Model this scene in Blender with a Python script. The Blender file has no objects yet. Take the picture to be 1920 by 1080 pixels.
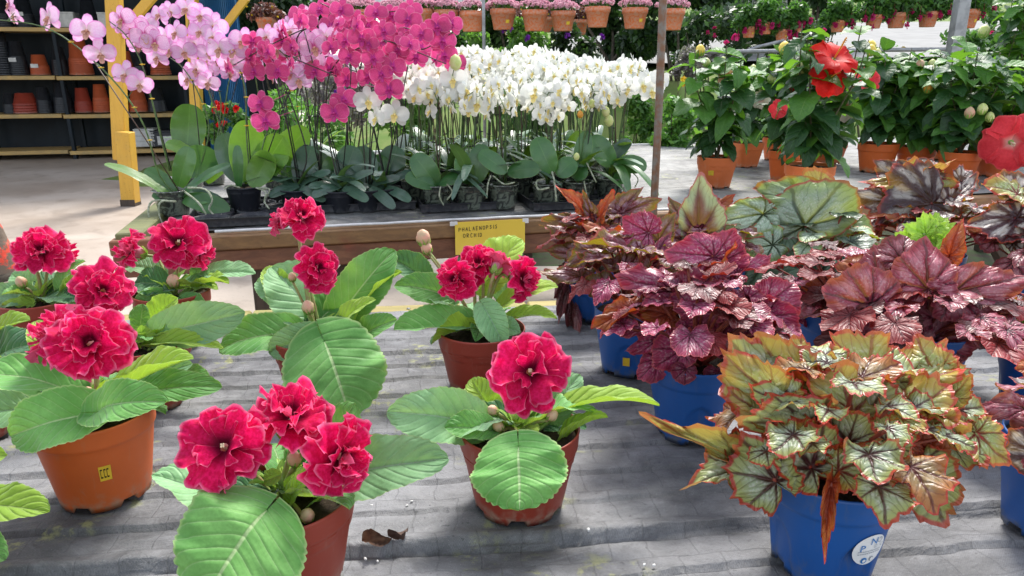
import bpy, math, random
import numpy as np
from mathutils import Vector, Matrix
R=math.radians
random.seed(7)
S=bpy.context.scene
COL=S.collection
# ---------------- camera, world, sun, exposure ----------------
PITCH=17.0; F=1350.0; CH=1.30
cam=bpy.data.cameras.new('camera'); co=bpy.data.objects.new('camera',cam); COL.objects.link(co)
co.location=(0,0,CH); co.rotation_euler=(R(90-PITCH),0,0)
cam.sensor_width=36; cam.lens=F*36/1920; cam.clip_start=0.02; cam.clip_end=600
cam.dof.use_dof=True; cam.dof.focus_distance=1.35; cam.dof.aperture_fstop=30
S.camera=co
SUN_EL=54; SUN_ROT=18           # the sun stands behind the tables, a little to the right
w=bpy.data.worlds.new("World"); S.world=w; w.use_nodes=True
nt=w.node_tree; bg=nt.nodes['Background']
sky=nt.nodes.new('ShaderNodeTexSky'); sky.sky_type='NISHITA'; sky.sun_disc=False
sky.sun_elevation=R(SUN_EL); sky.sun_rotation=R(SUN_ROT); sky.air_density=1.0; sky.dust_density=1.5; sky.ozone_density=1.0
hs=nt.nodes.new('ShaderNodeHueSaturation'); hs.inputs['Saturation'].default_value=.42    # thin even cloud: a paler, greyer sky
nt.links.new(sky.outputs[0],hs.inputs['Color']); nt.links.new(hs.outputs[0],bg.inputs[0]); bg.inputs[1].default_value=0.135
sl=bpy.data.lights.new('sun','SUN'); sl.energy=1.9; sl.angle=R(14); sl.color=(1.0,0.96,0.9)
so=bpy.data.objects.new('sun',sl); COL.objects.link(so)
sd=Vector((math.sin(R(SUN_ROT))*math.cos(R(SUN_EL)),math.cos(R(SUN_ROT))*math.cos(R(SUN_EL)),math.sin(R(SUN_EL))))
so.rotation_euler=sd.to_track_quat('Z','Y').to_euler(); so.location=(0,0,20)
S.view_settings.view_transform='Standard'; S.view_settings.look='None'
S.view_settings.exposure=1.50; S.view_settings.gamma=1.0
S.render.engine='CYCLES'
try:
    S.cycles.transparent_max_bounces=16; S.cycles.max_bounces=8; S.cycles.transmission_bounces=6
except Exception: pass

# ---------------- pixel of the photograph -> place in the world ----------------
cp,sp=math.cos(R(PITCH)),math.sin(R(PITCH))
def ray(px,py):
    x=(px-960)/F; y=(540-py)/F
    return Vector((x, cp+y*sp, -sp+y*cp))
def at(px,py,Y):
    d=ray(px,py); t=Y/d.y
    return Vector((0,0,CH))+d*t
def onz(px,py,z):
    d=ray(px,py); t=(z-CH)/d.z
    return Vector((0,0,CH))+d*t
def msize(npx,p):                 # metres that npx pixels span at point p
    return npx*(p.y*cp+(CH-p.z)*sp)/F
CAM=Vector((0,0,CH))
Z1=0.75; Z2=0.83                  # tops of the near and the far table

# ---------------- mesh helpers ----------------
def newmesh(name,V,Fc,mats=(),uv=None,smooth=True,mi=None):
    me=bpy.data.meshes.new(name)
    V=np.asarray(V,dtype=np.float64).reshape(-1,3)
    me.from_pydata(V.tolist(),[],[tuple(int(i) for i in f) for f in Fc])
    if uv is not None:
        l=me.uv_layers.new(name='UVMap'); idx=np.empty(len(me.loops),dtype=np.int32)
        me.loops.foreach_get('vertex_index',idx)
        l.data.foreach_set('uv',np.asarray(uv,dtype=np.float32)[idx].ravel())
    for m in mats: me.materials.append(m)
    if mi is not None: me.polygons.foreach_set('material_index',np.asarray(mi,dtype=np.int32))
    if smooth: me.polygons.foreach_set('use_smooth',[True]*len(me.polygons))
    me.update(); return me
def link(name,data,parent=None,loc=None,M=None):
    o=bpy.data.objects.new(name,data); COL.objects.link(o)
    if parent is not None: o.parent=parent
    if loc is not None: o.location=loc
    if M is not None: o.matrix_basis=M
    return o
def tag(o,label=None,cat=None,group=None,kind=None):
    if label: o['label']=label
    if cat: o['category']=cat
    if group: o['group']=group
    if kind: o['kind']=kind
    return o
def thing(name,loc,label,cat,group=None):
    o=bpy.data.objects.new(name,None); COL.objects.link(o); o.location=loc; o.empty_display_size=.02
    tag(o,label,cat,group); return o
def root_of(o):
    while o.parent is not None: o=o.parent
    return o
class MB:
    def __init__(s): s.V=[];s.F=[];s.U=[];s.M=[];s.n=0
    def add(s,V,Fc,uv=None,mi=0):
        V=np.asarray(V,dtype=float).reshape(-1,3)
        s.V.append(V); s.U.append(np.asarray(uv,dtype=float) if uv is not None else np.zeros((len(V),2)))
        n=s.n; s.F+= [tuple(i+n for i in f) for f in Fc]; s.M+=[mi]*len(Fc); s.n+=len(V)
        return s
    def mesh(s,name,mats,off=(0,0,0),smooth=True):
        V=np.concatenate(s.V)-np.array(off)
        return newmesh(name,V,s.F,mats if isinstance(mats,(list,tuple)) else [mats],np.concatenate(s.U),smooth,s.M)
    def build(s,name,mats,parent=None,smooth=True):       # V in world coordinates
        off=root_of(parent).location if parent is not None else (0,0,0)
        return link(name,s.mesh(name,mats,off,smooth),parent)
def gridf(nu,nv,flip=False):
    f=[]
    for i in range(nu-1):
        for j in range(nv-1):
            a=i*nv+j; q=(a,a+nv,a+nv+1,a+1)
            f.append(q[::-1] if flip else q)
    return f
def tube(mb,pts,rad,n=6,mi=0,cap=True):
    pts=[Vector(p) for p in pts]; k=len(pts)
    if not hasattr(rad,'__len__'): rad=[rad]*k
    T=[(pts[min(i+1,k-1)]-pts[max(i-1,0)]).normalized() for i in range(k)]
    a=T[0].cross(Vector((0.3,0.9,0.1))).normalized()
    V=[];U=[]
    L=0
    for i in range(k):
        a=(a-T[i]*a.dot(T[i]))
        if a.length<1e-6: a=T[i].orthogonal()
        a.normalize(); b=T[i].cross(a)
        if i: L+=(pts[i]-pts[i-1]).length
        for j in range(n):
            t=2*math.pi*j/n
            V.append(pts[i]+a*math.cos(t)*rad[i]+b*math.sin(t)*rad[i]); U.append((j/n,L))
    Fc=[]
    for i in range(k-1):
        for j in range(n):
            Fc.append((i*n+j,i*n+(j+1)%n,(i+1)*n+(j+1)%n,(i+1)*n+j))
    if cap: Fc.append(tuple(range(n))[::-1]); Fc.append(tuple((k-1)*n+j for j in range(n)))
    mb.add([tuple(v) for v in V],Fc,U,mi); return mb
def bez(pts,n=12):                 # smooth curve through control points (Catmull-Rom)
    P=[Vector(p) for p in pts]; P=[P[0]*2-P[1]]+P+[P[-1]*2-P[-2]]
    out=[]
    segs=len(P)-3
    for s in range(segs):
        p0,p1,p2,p3=P[s:s+4]
        m=max(2,n//segs)
        for i in range(m):
            t=i/m
            out.append(0.5*((2*p1)+(-p0+p2)*t+(2*p0-5*p1+4*p2-p3)*t*t+(-p0+3*p1-3*p2+p3)*t**3))
    out.append(P[-2]); return out
def box(mb,c,sx,sy,sz,ax=(1,0,0),ay=(0,1,0),az=(0,0,1),mi=0,bev=0.0):
    c=Vector(c);ax=Vector(ax)*sx/2;ay=Vector(ay)*sy/2;az=Vector(az)*sz/2
    if bev<=0:
        V=[c+ax*i+ay*j+az*k for i in(-1,1) for j in(-1,1) for k in(-1,1)]
        Fc=[(0,1,3,2),(4,6,7,5),(0,4,5,1),(2,3,7,6),(0,2,6,4),(1,5,7,3)]
        mb.add([tuple(v) for v in V],Fc,[(v.x+v.y,v.z) for v in V],mi); return mb
    b=[bev/(sx/2),bev/(sy/2),bev/(sz/2)]
    # chamfered box: 24 verts
    V=[];idx={}
    for i in(-1,1):
        for j in(-1,1):
            for k in(-1,1):
                for e in range(3):
                    s=[i,j,k]
                    t=[ (s[m] if m==e else s[m]*(1-b[m])) for m in range(3)]
                    idx[(i,j,k,e)]=len(V); V.append(c+ax*t[0]+ay*t[1]+az*t[2])
    Fc=[]
    for e in range(3):
        o=[m for m in range(3) if m!=e]
        for s in(-1,1):
            q=[]
            for (p,r) in((-1,-1),(1,-1),(1,1),(-1,1)):
                t=[0,0,0];t[e]=s;t[o[0]]=p;t[o[1]]=r; q.append(idx[(t[0],t[1],t[2],e)])
            Fc.append(tuple(q))
    for e in range(3):      # edge bevels along axis e
        o=[m for m in range(3) if m!=e]
        for p in(-1,1):
            for r in(-1,1):
                def g(s,f):
                    t=[0,0,0];t[e]=s;t[o[0]]=p;t[o[1]]=r; return idx[(t[0],t[1],t[2],f)]
                Fc.append((g(-1,o[0]),g(1,o[0]),g(1,o[1]),g(-1,o[1])))
    for i in(-1,1):
        for j in(-1,1):
            for k in(-1,1): Fc.append((idx[(i,j,k,0)],idx[(i,j,k,1)],idx[(i,j,k,2)]))
    # fix winding
    F2=[]
    for f in Fc:
        cc=sum((V[i] for i in f),Vector())/len(f); n=(V[f[1]]-V[f[0]]).cross(V[f[2]]-V[f[0]])
        F2.append(f if n.dot(cc-c)>0 else f[::-1])
    mb.add([tuple(v) for v in V],F2,[(v.x+v.y,v.z) for v in V],mi); return mb
def beam(mb,a,b,wd,th,up=(0,0,1),mi=0,bev=0.003):
    a=Vector(a);b=Vector(b);T=(b-a);L=T.length;T.normalize()
    s=T.cross(Vector(up));s=s.normalized() if s.length>1e-5 else T.orthogonal().normalized()
    n=s.cross(T)
    return box(mb,(a+b)/2,L,wd,th,T,s,n,mi,bev)
def lathe(mb,prof,c,n=32,mi=0,fn=None,closed=False):
    V=[];U=[]
    for i,(r,z) in enumerate(prof):
        for j in range(n):
            t=2*math.pi*j/n; rr,zz=(r,z) if fn is None else fn(r,z,t)
            V.append((c[0]+rr*math.cos(t),c[1]+rr*math.sin(t),c[2]+zz)); U.append((j/n,z))
    Fc=[]
    for i in range(len(prof)-1):
        for j in range(n): Fc.append((i*n+j,i*n+(j+1)%n,(i+1)*n+(j+1)%n,(i+1)*n+j))
    mb.add(V,Fc,U,mi); return mb
def frame(loc,T,up,s=1.0,sy=None):
    T=Vector(T).normalized(); y=Vector(up).cross(T)
    if y.length<1e-5: y=T.orthogonal()
    y.normalize(); z=T.cross(y); sy=s if sy is None else sy
    return Matrix(((T.x*s,y.x*sy,z.x*s,loc[0]),(T.y*s,y.y*sy,z.y*s,loc[1]),(T.z*s,y.z*sy,z.z*s,loc[2]),(0,0,0,1)))
_ng={}
def vnoise(x,y,seed=0):
    if seed not in _ng: _ng[seed]=np.random.RandomState(seed).rand(256,256)
    g=_ng[seed]; x=np.asarray(x,dtype=float);y=np.asarray(y,dtype=float)
    xi=np.floor(x).astype(int);yi=np.floor(y).astype(int);fx=x-xi;fy=y-yi
    fx=fx*fx*(3-2*fx);fy=fy*fy*(3-2*fy)
    a=g[xi%256,yi%256];b=g[(xi+1)%256,yi%256];c=g[xi%256,(yi+1)%256];d=g[(xi+1)%256,(yi+1)%256]
    return (a*(1-fx)+b*fx)*(1-fy)+(c*(1-fx)+d*fx)*fy-.5

# ---------------- materials ----------------
class G:
    def __init__(s,name,alpha=False):
        s.mat=bpy.data.materials.new(name); s.mat.use_nodes=True; s.t=s.mat.node_tree
        s.b=s.t.nodes['Principled BSDF']; s.o=s.t.nodes['Material Output']
    def put(s,sock,v):
        if v is None: return
        if isinstance(v,bpy.types.NodeSocket): s.t.links.new(v,sock)
        elif isinstance(v,(tuple,list)) and len(v)==3 and sock.type=='RGBA': sock.default_value=(*v,1)
        else: sock.default_value=v
    def n(s,t): return s.t.nodes.new(t)
    def m(s,op,a,b=None,c=None,clamp=False):
        k=s.n('ShaderNodeMath');k.operation=op;k.use_clamp=clamp
        s.put(k.inputs[0],a);s.put(k.inputs[1],b);s.put(k.inputs[2],c);return k.outputs[0]
    def ss(s,x,a,b,lo=0.0,hi=1.0):
        k=s.n('ShaderNodeMapRange');k.interpolation_type='SMOOTHSTEP'
        s.put(k.inputs[0],x);s.put(k.inputs[1],a);s.put(k.inputs[2],b);s.put(k.inputs[3],lo);s.put(k.inputs[4],hi);return k.outputs[0]
    def mix(s,f,a,b,bt='MIX'):
        k=s.n('ShaderNodeMix');k.data_type='RGBA';k.blend_type=bt;k.clamp_factor=True
        s.put(k.inputs[0],f);s.put(k.inputs[6],a);s.put(k.inputs[7],b);return k.outputs[2]
    def obj(s): return s.n('ShaderNodeTexCoord').outputs['Object']
    def noise(s,scale,det=3,rough=.55,vec=None,dist=0.0):
        k=s.n('ShaderNodeTexNoise');k.inputs['Scale'].default_value=scale;k.inputs['Detail'].default_value=det
        k.inputs['Roughness'].default_value=rough;k.inputs['Distortion'].default_value=dist
        s.t.links.new(vec if vec is not None else s.obj(),k.inputs['Vector']);return k.outputs[0]
    def geo(s,k): return s.n('ShaderNodeNewGeometry').outputs[k]
    def rnd(s): return s.n('ShaderNodeObjectInfo').outputs['Random']
    def uv(s):
        k=s.n('ShaderNodeUVMap');k.uv_map='UVMap'; q=s.n('ShaderNodeSeparateXYZ'); s.t.links.new(k.outputs[0],q.inputs[0])
        return q.outputs[0],q.outputs[1],k.outputs[0]
    def bump(s,h,st=.3,d=.002):
        k=s.n('ShaderNodeBump');k.inputs['Strength'].default_value=st;k.inputs['Distance'].default_value=d
        s.t.links.new(h,k.inputs['Height']); s.t.links.new(k.outputs[0],s.b.inputs['Normal']); return k.outputs[0]
    def set(s,**k):
        for a,v in k.items(): s.put(s.b.inputs[a.replace('_',' ')],v)
        return s
    def translucent(s,col,f):
        k=s.n('ShaderNodeBsdfTranslucent');s.put(k.inputs[0],col)
        x=s.n('ShaderNodeMixShader');s.put(x.inputs[0],f)
        s.t.links.new(s.b.outputs[0],x.inputs[1]);s.t.links.new(k.outputs[0],x.inputs[2]);s.t.links.new(x.outputs[0],s.o.inputs[0])
    def scl(s,col,f):               # colour times scalar
        k=s.n('ShaderNodeVectorMath');k.operation='SCALE';s.put(k.inputs[0],col);s.put(k.inputs[3],f);return k.outputs[0]

def simple(name,col,rough=.5,var=.15,nscale=30,bump=0,spec=.5,col2=None,metal=0,bscale=None):
    g=G(name); c2=col2 or tuple(c*(1-var*2) for c in col)
    f=g.ss(g.noise(nscale,4),.35,.65)
    g.set(Base_Color=g.mix(f,col,c2),Roughness=rough,Specular_IOR_Level=spec,Metallic=metal)
    if bump: g.bump(g.noise(bscale or nscale*4,3),bump,.002)
    return g.mat
def leafmat(name,ca,cb,vein,edge,back,nv=7,sw=2.2,rough=.5,tr=.3,trcol=None,vs=.7,mid=.045,spec=.5,coat=0,bump=.5,edgew=.06,sheen=0,bd=.0016,vw=.09,bsc=90):
    g=G(name); u,v,uvv=g.uv()
    vv=g.m('ABSOLUTE',g.m('SUBTRACT',g.m('MULTIPLY',v,2.0),1.0))
    nz=g.noise(14,4); 
    f=g.m('FRACT',g.m('ADD',g.m('SUBTRACT',g.m('MULTIPLY',u,float(nv)),g.m('MULTIPLY',vv,sw)),g.m('MULTIPLY',g.noise(25,2),.25)))
    d=g.m('ABSOLUTE',g.m('SUBTRACT',f,.5))       # .5 on a vein
    lat=g.ss(d,.5-vw,.5)
    md=g.ss(vv,mid*1.6,mid*.5)
    r=g.rnd()
    c=g.mix(g.ss(nz,.3,.7),ca,cb)
    c=g.mix(g.m('MULTIPLY',lat,vs*.6),c,vein)
    c=g.mix(g.m('MULTIPLY',md,min(1,vs*1.9)),c,vein)
    fine=g.noise(bsc*4,4)
    c=g.mix(g.ss(fine,.35,.75,0,.25),c,tuple(x*.6 for x in ca))
    c=g.mix(g.ss(vv,1-edgew*1.6,1-edgew*.2),c,edge)
    bk=g.mix(g.m('MAXIMUM',g.m('MULTIPLY',lat,.5),md),back,tuple(min(1,x*1.5) for x in back))
    c=g.mix(g.geo('Backfacing'),c,bk)
    c=g.scl(c,g.m('ADD',.8,g.m('MULTIPLY',r,.4)))
    g.set(Base_Color=c,Roughness=rough,Specular_IOR_Level=spec,Coat_Weight=coat,Coat_Roughness=.25)
    if sheen: g.set(Sheen_Weight=sheen,Sheen_Roughness=.4,Sheen_Tint=(.8,1,.85))
    h=g.m('SUBTRACT',g.m('ADD',g.m('MULTIPLY',g.m('SQRT',g.ss(d,.5,.2)),.8),g.m('MULTIPLY',g.noise(bsc,4),.5)),g.m('MULTIPLY',md,.5))
    g.bump(h,bump,bd)
    g.translucent(g.mix(.5,c,trcol or back),tr)
    return g.mat
def begmat(name,mid,outer,rim,vein,centre,back,backvein,c0=.12,c1=.35,blotch=None,tr=.3,rough=.42,nv=9,o0=.55,o1=.9,vstr=.85,silver=0.18,trc=None,rim0=.92):
    g=G(name);s_,t,uvv=g.uv()
    wob=g.m('MULTIPLY',g.m('SUBTRACT',g.noise(30,2),.5),.035)
    tt=g.m('ADD',t,wob)
    d1=g.m('ABSOLUTE',g.m('SUBTRACT',g.m('FRACT',g.m('MULTIPLY',tt,float(nv))),.5))      # 0 on a main vein, .5 between
    nz=g.noise(45,3)
    d2=g.m('ABSOLUTE',g.m('SUBTRACT',g.m('FRACT',g.m('ADD',g.m('SUBTRACT',g.m('MULTIPLY',s_,5.0),g.m('MULTIPLY',g.m('MULTIPLY',d1,s_),6.5)),g.m('MULTIPLY',nz,1.3))),.5))
    v1=g.ss(g.m('MULTIPLY',d1,s_),.055,.014)
    v2=g.m('MULTIPLY',g.ss(d2,.10,.01),g.ss(s_,.12,.3))
    v=g.m('MAXIMUM',v1,g.m('MULTIPLY',v2,.5))
    x=g.m('SUBTRACT',g.m('ADD',s_,g.m('MULTIPLY',d1,.45)),g.m('MULTIPLY',nz,.15))
    c=mid
    if blotch is not None:
        bm=g.m('MULTIPLY',g.m('MULTIPLY',g.ss(d1,.12,.3),g.ss(s_,.3,.45)),g.ss(s_,.93,.8))
        bm=g.m('MULTIPLY',bm,g.ss(nz,.3,.5)); c=g.mix(bm,c,blotch)
    c=g.mix(g.m('MULTIPLY',g.ss(g.noise(260,3),.45,.7),silver),c,(.8,.78,.74))
    c=g.mix(g.ss(g.m('ADD',s_,g.m('MULTIPLY',g.m('SUBTRACT',nz,.5),.3)),o0,o1),c,outer)
    c=g.mix(g.ss(x,c1,c0),c,centre)
    c=g.mix(g.m('MULTIPLY',v,vstr),c,vein)
    c=g.mix(g.ss(g.m('ADD',s_,g.m('MULTIPLY',g.m('SUBTRACT',nz,.5),.1)),rim0,rim0+.06),c,rim)
    bk=g.mix(g.m('MULTIPLY',v,.8),g.mix(g.ss(s_,.1,.6),backvein,back),backvein)
    bk=g.mix(g.ss(s_,rim0,rim0+.06),bk,rim)
    c=g.mix(g.geo('Backfacing'),c,bk)
    c=g.scl(c,g.m('ADD',.75,g.m('MULTIPLY',g.rnd(),.5)))
    g.set(Base_Color=c,Roughness=rough,Specular_IOR_Level=.6)
    h=g.m('SUBTRACT',g.m('ADD',g.m('MULTIPLY',g.ss(d2,.0,.3),.8),g.m('MULTIPLY',g.noise(200,3),.25)),g.m('MULTIPLY',v1,.6))
    g.bump(h,.8,.0012)
    g.translucent(g.mix(.65,c,trc or back),tr)
    return g.mat
def petalmat(name,ca,cb,edge,throat,back,rough=.55,tr=.25,stripe=0,scol=None,e0=.9,th=.3,nv=9,edgem=1.0,sheen=0.05,spec=.3):
    g=G(name);s_,v,uvv=g.uv()
    vv=g.m('ABSOLUTE',g.m('SUBTRACT',g.m('MULTIPLY',v,2.0),1.0))
    c=g.mix(g.ss(g.noise(11,4),.32,.68),ca,cb)
    if stripe:
        d=g.m('ABSOLUTE',g.m('SUBTRACT',g.m('FRACT',g.m('ADD',g.m('MULTIPLY',v,float(nv)),g.m('MULTIPLY',g.noise(30,2),.6))),.5))
        c=g.mix(g.m('MULTIPLY',g.ss(d,.16,.05),stripe),c,scol)
    c=g.mix(g.ss(s_,th,0.02),c,throat)
    ed=g.m('MAXIMUM',s_,g.m('SUBTRACT',vv,.02))
    c=g.mix(g.m('MULTIPLY',g.ss(g.m('ADD',ed,g.m('MULTIPLY',g.m('SUBTRACT',g.noise(60,2),.5),.06)),e0,1.0),edgem),c,edge)
    c=g.mix(g.geo('Backfacing'),c,back)
    c=g.scl(c,g.m('ADD',.76 if edgem<.9 else .93,g.m('MULTIPLY',g.rnd(),.42 if edgem<.9 else .12)))
    g.set(Base_Color=c,Roughness=rough,Specular_IOR_Level=spec,Sheen_Weight=sheen)
    g.bump(g.m('ADD',g.noise(120,3),g.m('MULTIPLY',g.m('SINE',g.m('MULTIPLY',v,60.0)),.15)),.25,.0012)
    g.translucent(c,tr); return g.mat

M={}
# clay-coloured plastic, blue plastic
def plastic(name,col,rough,dust):
    g=G(name); n1=g.noise(9,4); n2=g.noise(120,4)
    q=g.n('ShaderNodeSeparateXYZ'); g.t.links.new(g.obj(),q.inputs[0]); z=q.outputs[2]
    c=g.mix(g.ss(n1,.3,.75),col,tuple(x*.82 for x in col))
    c=g.mix(g.m('MULTIPLY',g.ss(n2,.55,.8),.10),c,dust)
    low=g.m('MULTIPLY',g.ss(g.m('ADD',z,g.m('MULTIPLY',g.m('SUBTRACT',g.noise(45,4),.5),.05)),.028,.004),g.ss(g.noise(70,4),.35,.6))
    c=g.mix(g.m('MULTIPLY',low,.85),c,dust)
    sm=g.n('ShaderNodeMapping'); g.t.links.new(g.obj(),sm.inputs[0]); sm.inputs['Scale'].default_value=(40,40,9)
    c=g.mix(g.m('MULTIPLY',g.ss(g.noise(1.6,5,.7,sm.outputs[0],.5),.56,.72),.30),c,dust)
    c=g.scl(c,g.m('ADD',.88,g.m('MULTIPLY',g.rnd(),.24)))
    g.set(Base_Color=c,Roughness=g.m('ADD',rough,g.m('MULTIPLY',n1,.15)),Specular_IOR_Level=.45)
    g.bump(g.noise(300,2),.12,.0006); return g.mat
M['clay']=plastic('orange_brown_plastic',(.62,.125,.022),.42,(.36,.22,.14))
M['clay_dark']=plastic('red_brown_plastic',(.28,.036,.018),.42,(.3,.2,.15))
M['clay_pale']=plastic('pale_terracotta_plastic',(.70,.17,.045),.45,(.6,.3,.2))
M['blue']=plastic('blue_plastic',(.010,.085,.32),.38,(.10,.11,.12))
M['blackpl']=plastic('black_plastic',(.018,.02,.028),.35,(.07,.07,.075))
M['soil']=simple('potting_soil',(.022,.015,.010),.95,.3,120,1.0,.2,(.045,.032,.02),0,260)
g=G('clear_orchid_pot'); nn=g.noise(40,4,.6,None,1.5)
g.set(Base_Color=g.mix(g.ss(nn,.4,.62),(.035,.04,.035),(.16,.19,.15)),Roughness=.16,Specular_IOR_Level=.8,Coat_Weight=.5,Coat_Roughness=.1)
g.bump(g.noise(70,4,.6,None,1.0),.6,.002); M['clear']=g.mat
# leaves
M['glox']=leafmat('gloxinia_leaf',(.085,.28,.055),(.20,.46,.12),(.42,.58,.27),(.33,.5,.18),(.36,.52,.06),8,2.6,.55,.28,(.36,.58,.04),.50,.026,.3,0,.7,.045,.35,.0018)
M['glox_pale']=leafmat('gloxinia_leaf_grey',(.20,.42,.18),(.29,.51,.25),(.4,.55,.4),(.3,.45,.2),(.36,.52,.06),8,2.6,.55,.25,(.36,.56,.04),.35,.025,.3,0,.7,.04,.4,.0018)
M['glox_dark']=leafmat('gloxinia_leaf_dark',(.035,.135,.05),(.07,.2,.075),(.2,.36,.15),(.25,.4,.12),(.3,.46,.05),8,2.6,.6,.22,(.22,.42,.03),.55,.03,.3,0,.9,.04,.4,.0022)
M['glox_yellow']=leafmat('gloxinia_leaf_yellow_green',(.30,.50,.05),(.39,.57,.08),(.5,.66,.2),(.42,.6,.15),(.36,.55,.05),7,2.4,.55,.35,(.38,.58,.03),.5,.03,.3,0,.8,.04,.3,.0018)
M['sepal']=leafmat('bright_green_sepal',(.25,.46,.07),(.33,.53,.12),(.42,.6,.2),(.35,.5,.15),(.3,.48,.07),3,1.5,.5,.3,(.3,.5,.04),.3,.05)
M['orch']=leafmat('orchid_leaf',(.035,.125,.035),(.06,.17,.045),(.09,.21,.06),(.14,.26,.05),(.16,.3,.03),1,0,.32,.18,(.2,.38,.02),.35,.03,.6,.25,.2,.03,0,.001,.01,40)
M['orch_grey']=leafmat('orchid_leaf_grey_green',(.06,.125,.09),(.10,.18,.125),(.13,.22,.14),(.12,.2,.1),(.13,.25,.06),1,0,.34,.12,(.12,.25,.03),.35,.03,.6,.25,.2,.03,0,.001,.01,40)
M['orch_bright']=leafmat('orchid_leaf_yellow_green',(.10,.27,.03),(.16,.34,.04),(.2,.38,.07),(.22,.4,.06),(.24,.4,.03),1,0,.35,.3,(.28,.5,.02),.4,.03,.6,.2,.2,.03,0,.001,.01,40)
M['hib']=leafmat('hibiscus_leaf',(.018,.07,.022),(.035,.11,.028),(.08,.17,.06),(.05,.13,.04),(.09,.2,.03),5,1.8,.44,.25,(.12,.32,.02),.5,.035,.5,.08,.8,.03,0,.0016)
M['hib_light']=leafmat('hibiscus_young_leaf',(.06,.19,.03),(.10,.26,.04),(.15,.3,.07),(.1,.22,.04),(.15,.33,.03),5,1.8,.44,.35,(.2,.45,.02),.5,.035,.5,.08,.7,.03,0,.0016)
# begonia leaves
M['b_silver']=begmat('begonia_silver_green',(.33,.41,.25),(.34,.38,.12),(.44,.03,.02),(.07,.012,.018),(.045,.010,.016),(.60,.32,.03),(.40,.02,.015),.2,.48,None,.28,.36,7,.5,.85,.9,.45,(.42,.42,.12),.87)
M['b_gold']=begmat('begonia_gold',(.30,.37,.12),(.40,.28,.05),(.46,.03,.02),(.20,.03,.02),(.16,.02,.02),(.62,.28,.03),(.40,.03,.015),.16,.42,None,.28,.36,7,.5,.85,.9,.35,(.46,.42,.10),.88)
M['b_pink']=begmat('begonia_pink_mauve',(.31,.030,.105),(.31,.028,.075),(.42,.07,.09),(.10,.006,.025),(.10,.008,.035),(.26,.012,.010),(.16,.006,.006),.12,.34,None,.20,.36,9,.6,.9,.85,.28)
M['b_redgreen']=begmat('begonia_maroon_green',(.20,.018,.045),(.20,.13,.025),(.38,.04,.06),(.07,.01,.02),(.13,.01,.03),(.30,.24,.015),(.24,.02,.012),.14,.4,(.34,.17,.22),.28,.36,9,.62,.95,.75)
M['b_greenmaroon']=begmat('begonia_green_edge_maroon_heart',(.17,.03,.05),(.36,.43,.22),(.35,.05,.10),(.09,.012,.03),(.12,.01,.03),(.35,.3,.03),(.25,.02,.012),.5,.9,(.3,.28,.2),.28,.38,9,.5,.75,.6)
M['b_green']=begmat('begonia_silver_leaf_dark_veins',(.34,.46,.32),(.30,.42,.14),(.42,.05,.04),(.03,.06,.035),(.03,.06,.03),(.40,.44,.03),(.22,.02,.02),.08,.2,None,.28,.4,7,.6,.9,.8,.4)
M['b_darkgreen']=begmat('begonia_dark_green',(.045,.09,.05),(.07,.13,.06),(.1,.06,.04),(.015,.025,.018),(.01,.02,.014),(.1,.14,.04),(.12,.02,.02),.1,.3,(.13,.22,.13),.15,.35,7,.6,.9,.7,.1)
M['b_dark']=begmat('begonia_blackish_purple_silver_blotches',(.04,.010,.024),(.10,.015,.035),(.38,.03,.02),(.04,.008,.02),(.03,.006,.016),(.50,.30,.02),(.25,.03,.015),.28,.55,(.46,.42,.38),.26,.34,10,.8,.97,.8,.1)
M['b_rose']=begmat('begonia_rose_dark_veins',(.27,.018,.055),(.25,.022,.045),(.30,.05,.06),(.06,.018,.03),(.07,.015,.03),(.42,.18,.02),(.28,.03,.015),.14,.36,(.42,.13,.17),.25,.36,9,.7,.93,.8)
M['b_red']=begmat('begonia_deep_red_leaf',(.22,.015,.02),(.26,.02,.02),(.34,.03,.03),(.10,.005,.01),(.10,.006,.012),(.30,.025,.012),(.18,.008,.006),.1,.3,None,.28,.45,9,.5,.9,.7,.08)
M['b_bronze']=begmat('begonia_bronze_leaf',(.24,.16,.06),(.34,.13,.03),(.42,.03,.02),(.08,.012,.012),(.07,.01,.012),(.45,.14,.02),(.26,.012,.01),.15,.4,None,.28,.38,7,.5,.9,.85,.2)
M['b_orange']=begmat('begonia_orange_underside',(.34,.045,.012),(.42,.12,.02),(.42,.02,.015),(.25,.02,.015),(.25,.02,.015),(.42,.08,.012),(.26,.012,.010),.1,.3,None,.35,.45,7,.5,.9,.7,.1)
M['b_lime']=begmat('lime_green_leaf',(.38,.66,.05),(.46,.70,.07),(.38,.5,.1),(.2,.42,.03),(.2,.4,.03),(.36,.6,.05),(.3,.5,.05),.1,.2,None,.35,.4,7,.6,.9,.3,.05)
M['b_dead_shaded']=begmat('withered_and_shaded_maroon_leaf',(.10,.018,.02),(.16,.04,.04),(.12,.02,.02),(.04,.008,.01),(.04,.008,.01),(.16,.03,.02),(.08,.01,.01),.1,.3,None,.1,.4,9,.6,.9,.7,.15)  # withered leaves; also dark fill leaves, shade of the gaps put into their colour
M['redstem']=simple('red_begonia_stalk',(.26,.06,.03),.5,.25,80,.3,.5,(.15,.02,.015))
M['petiole']=simple('pale_green_stalk',(.25,.4,.1),.5,.15,60,.2,.4)
M['gstem']=simple('gloxinia_stalk',(.24,.33,.09),.5,.2,60,.3,.4,(.28,.2,.09))
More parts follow.
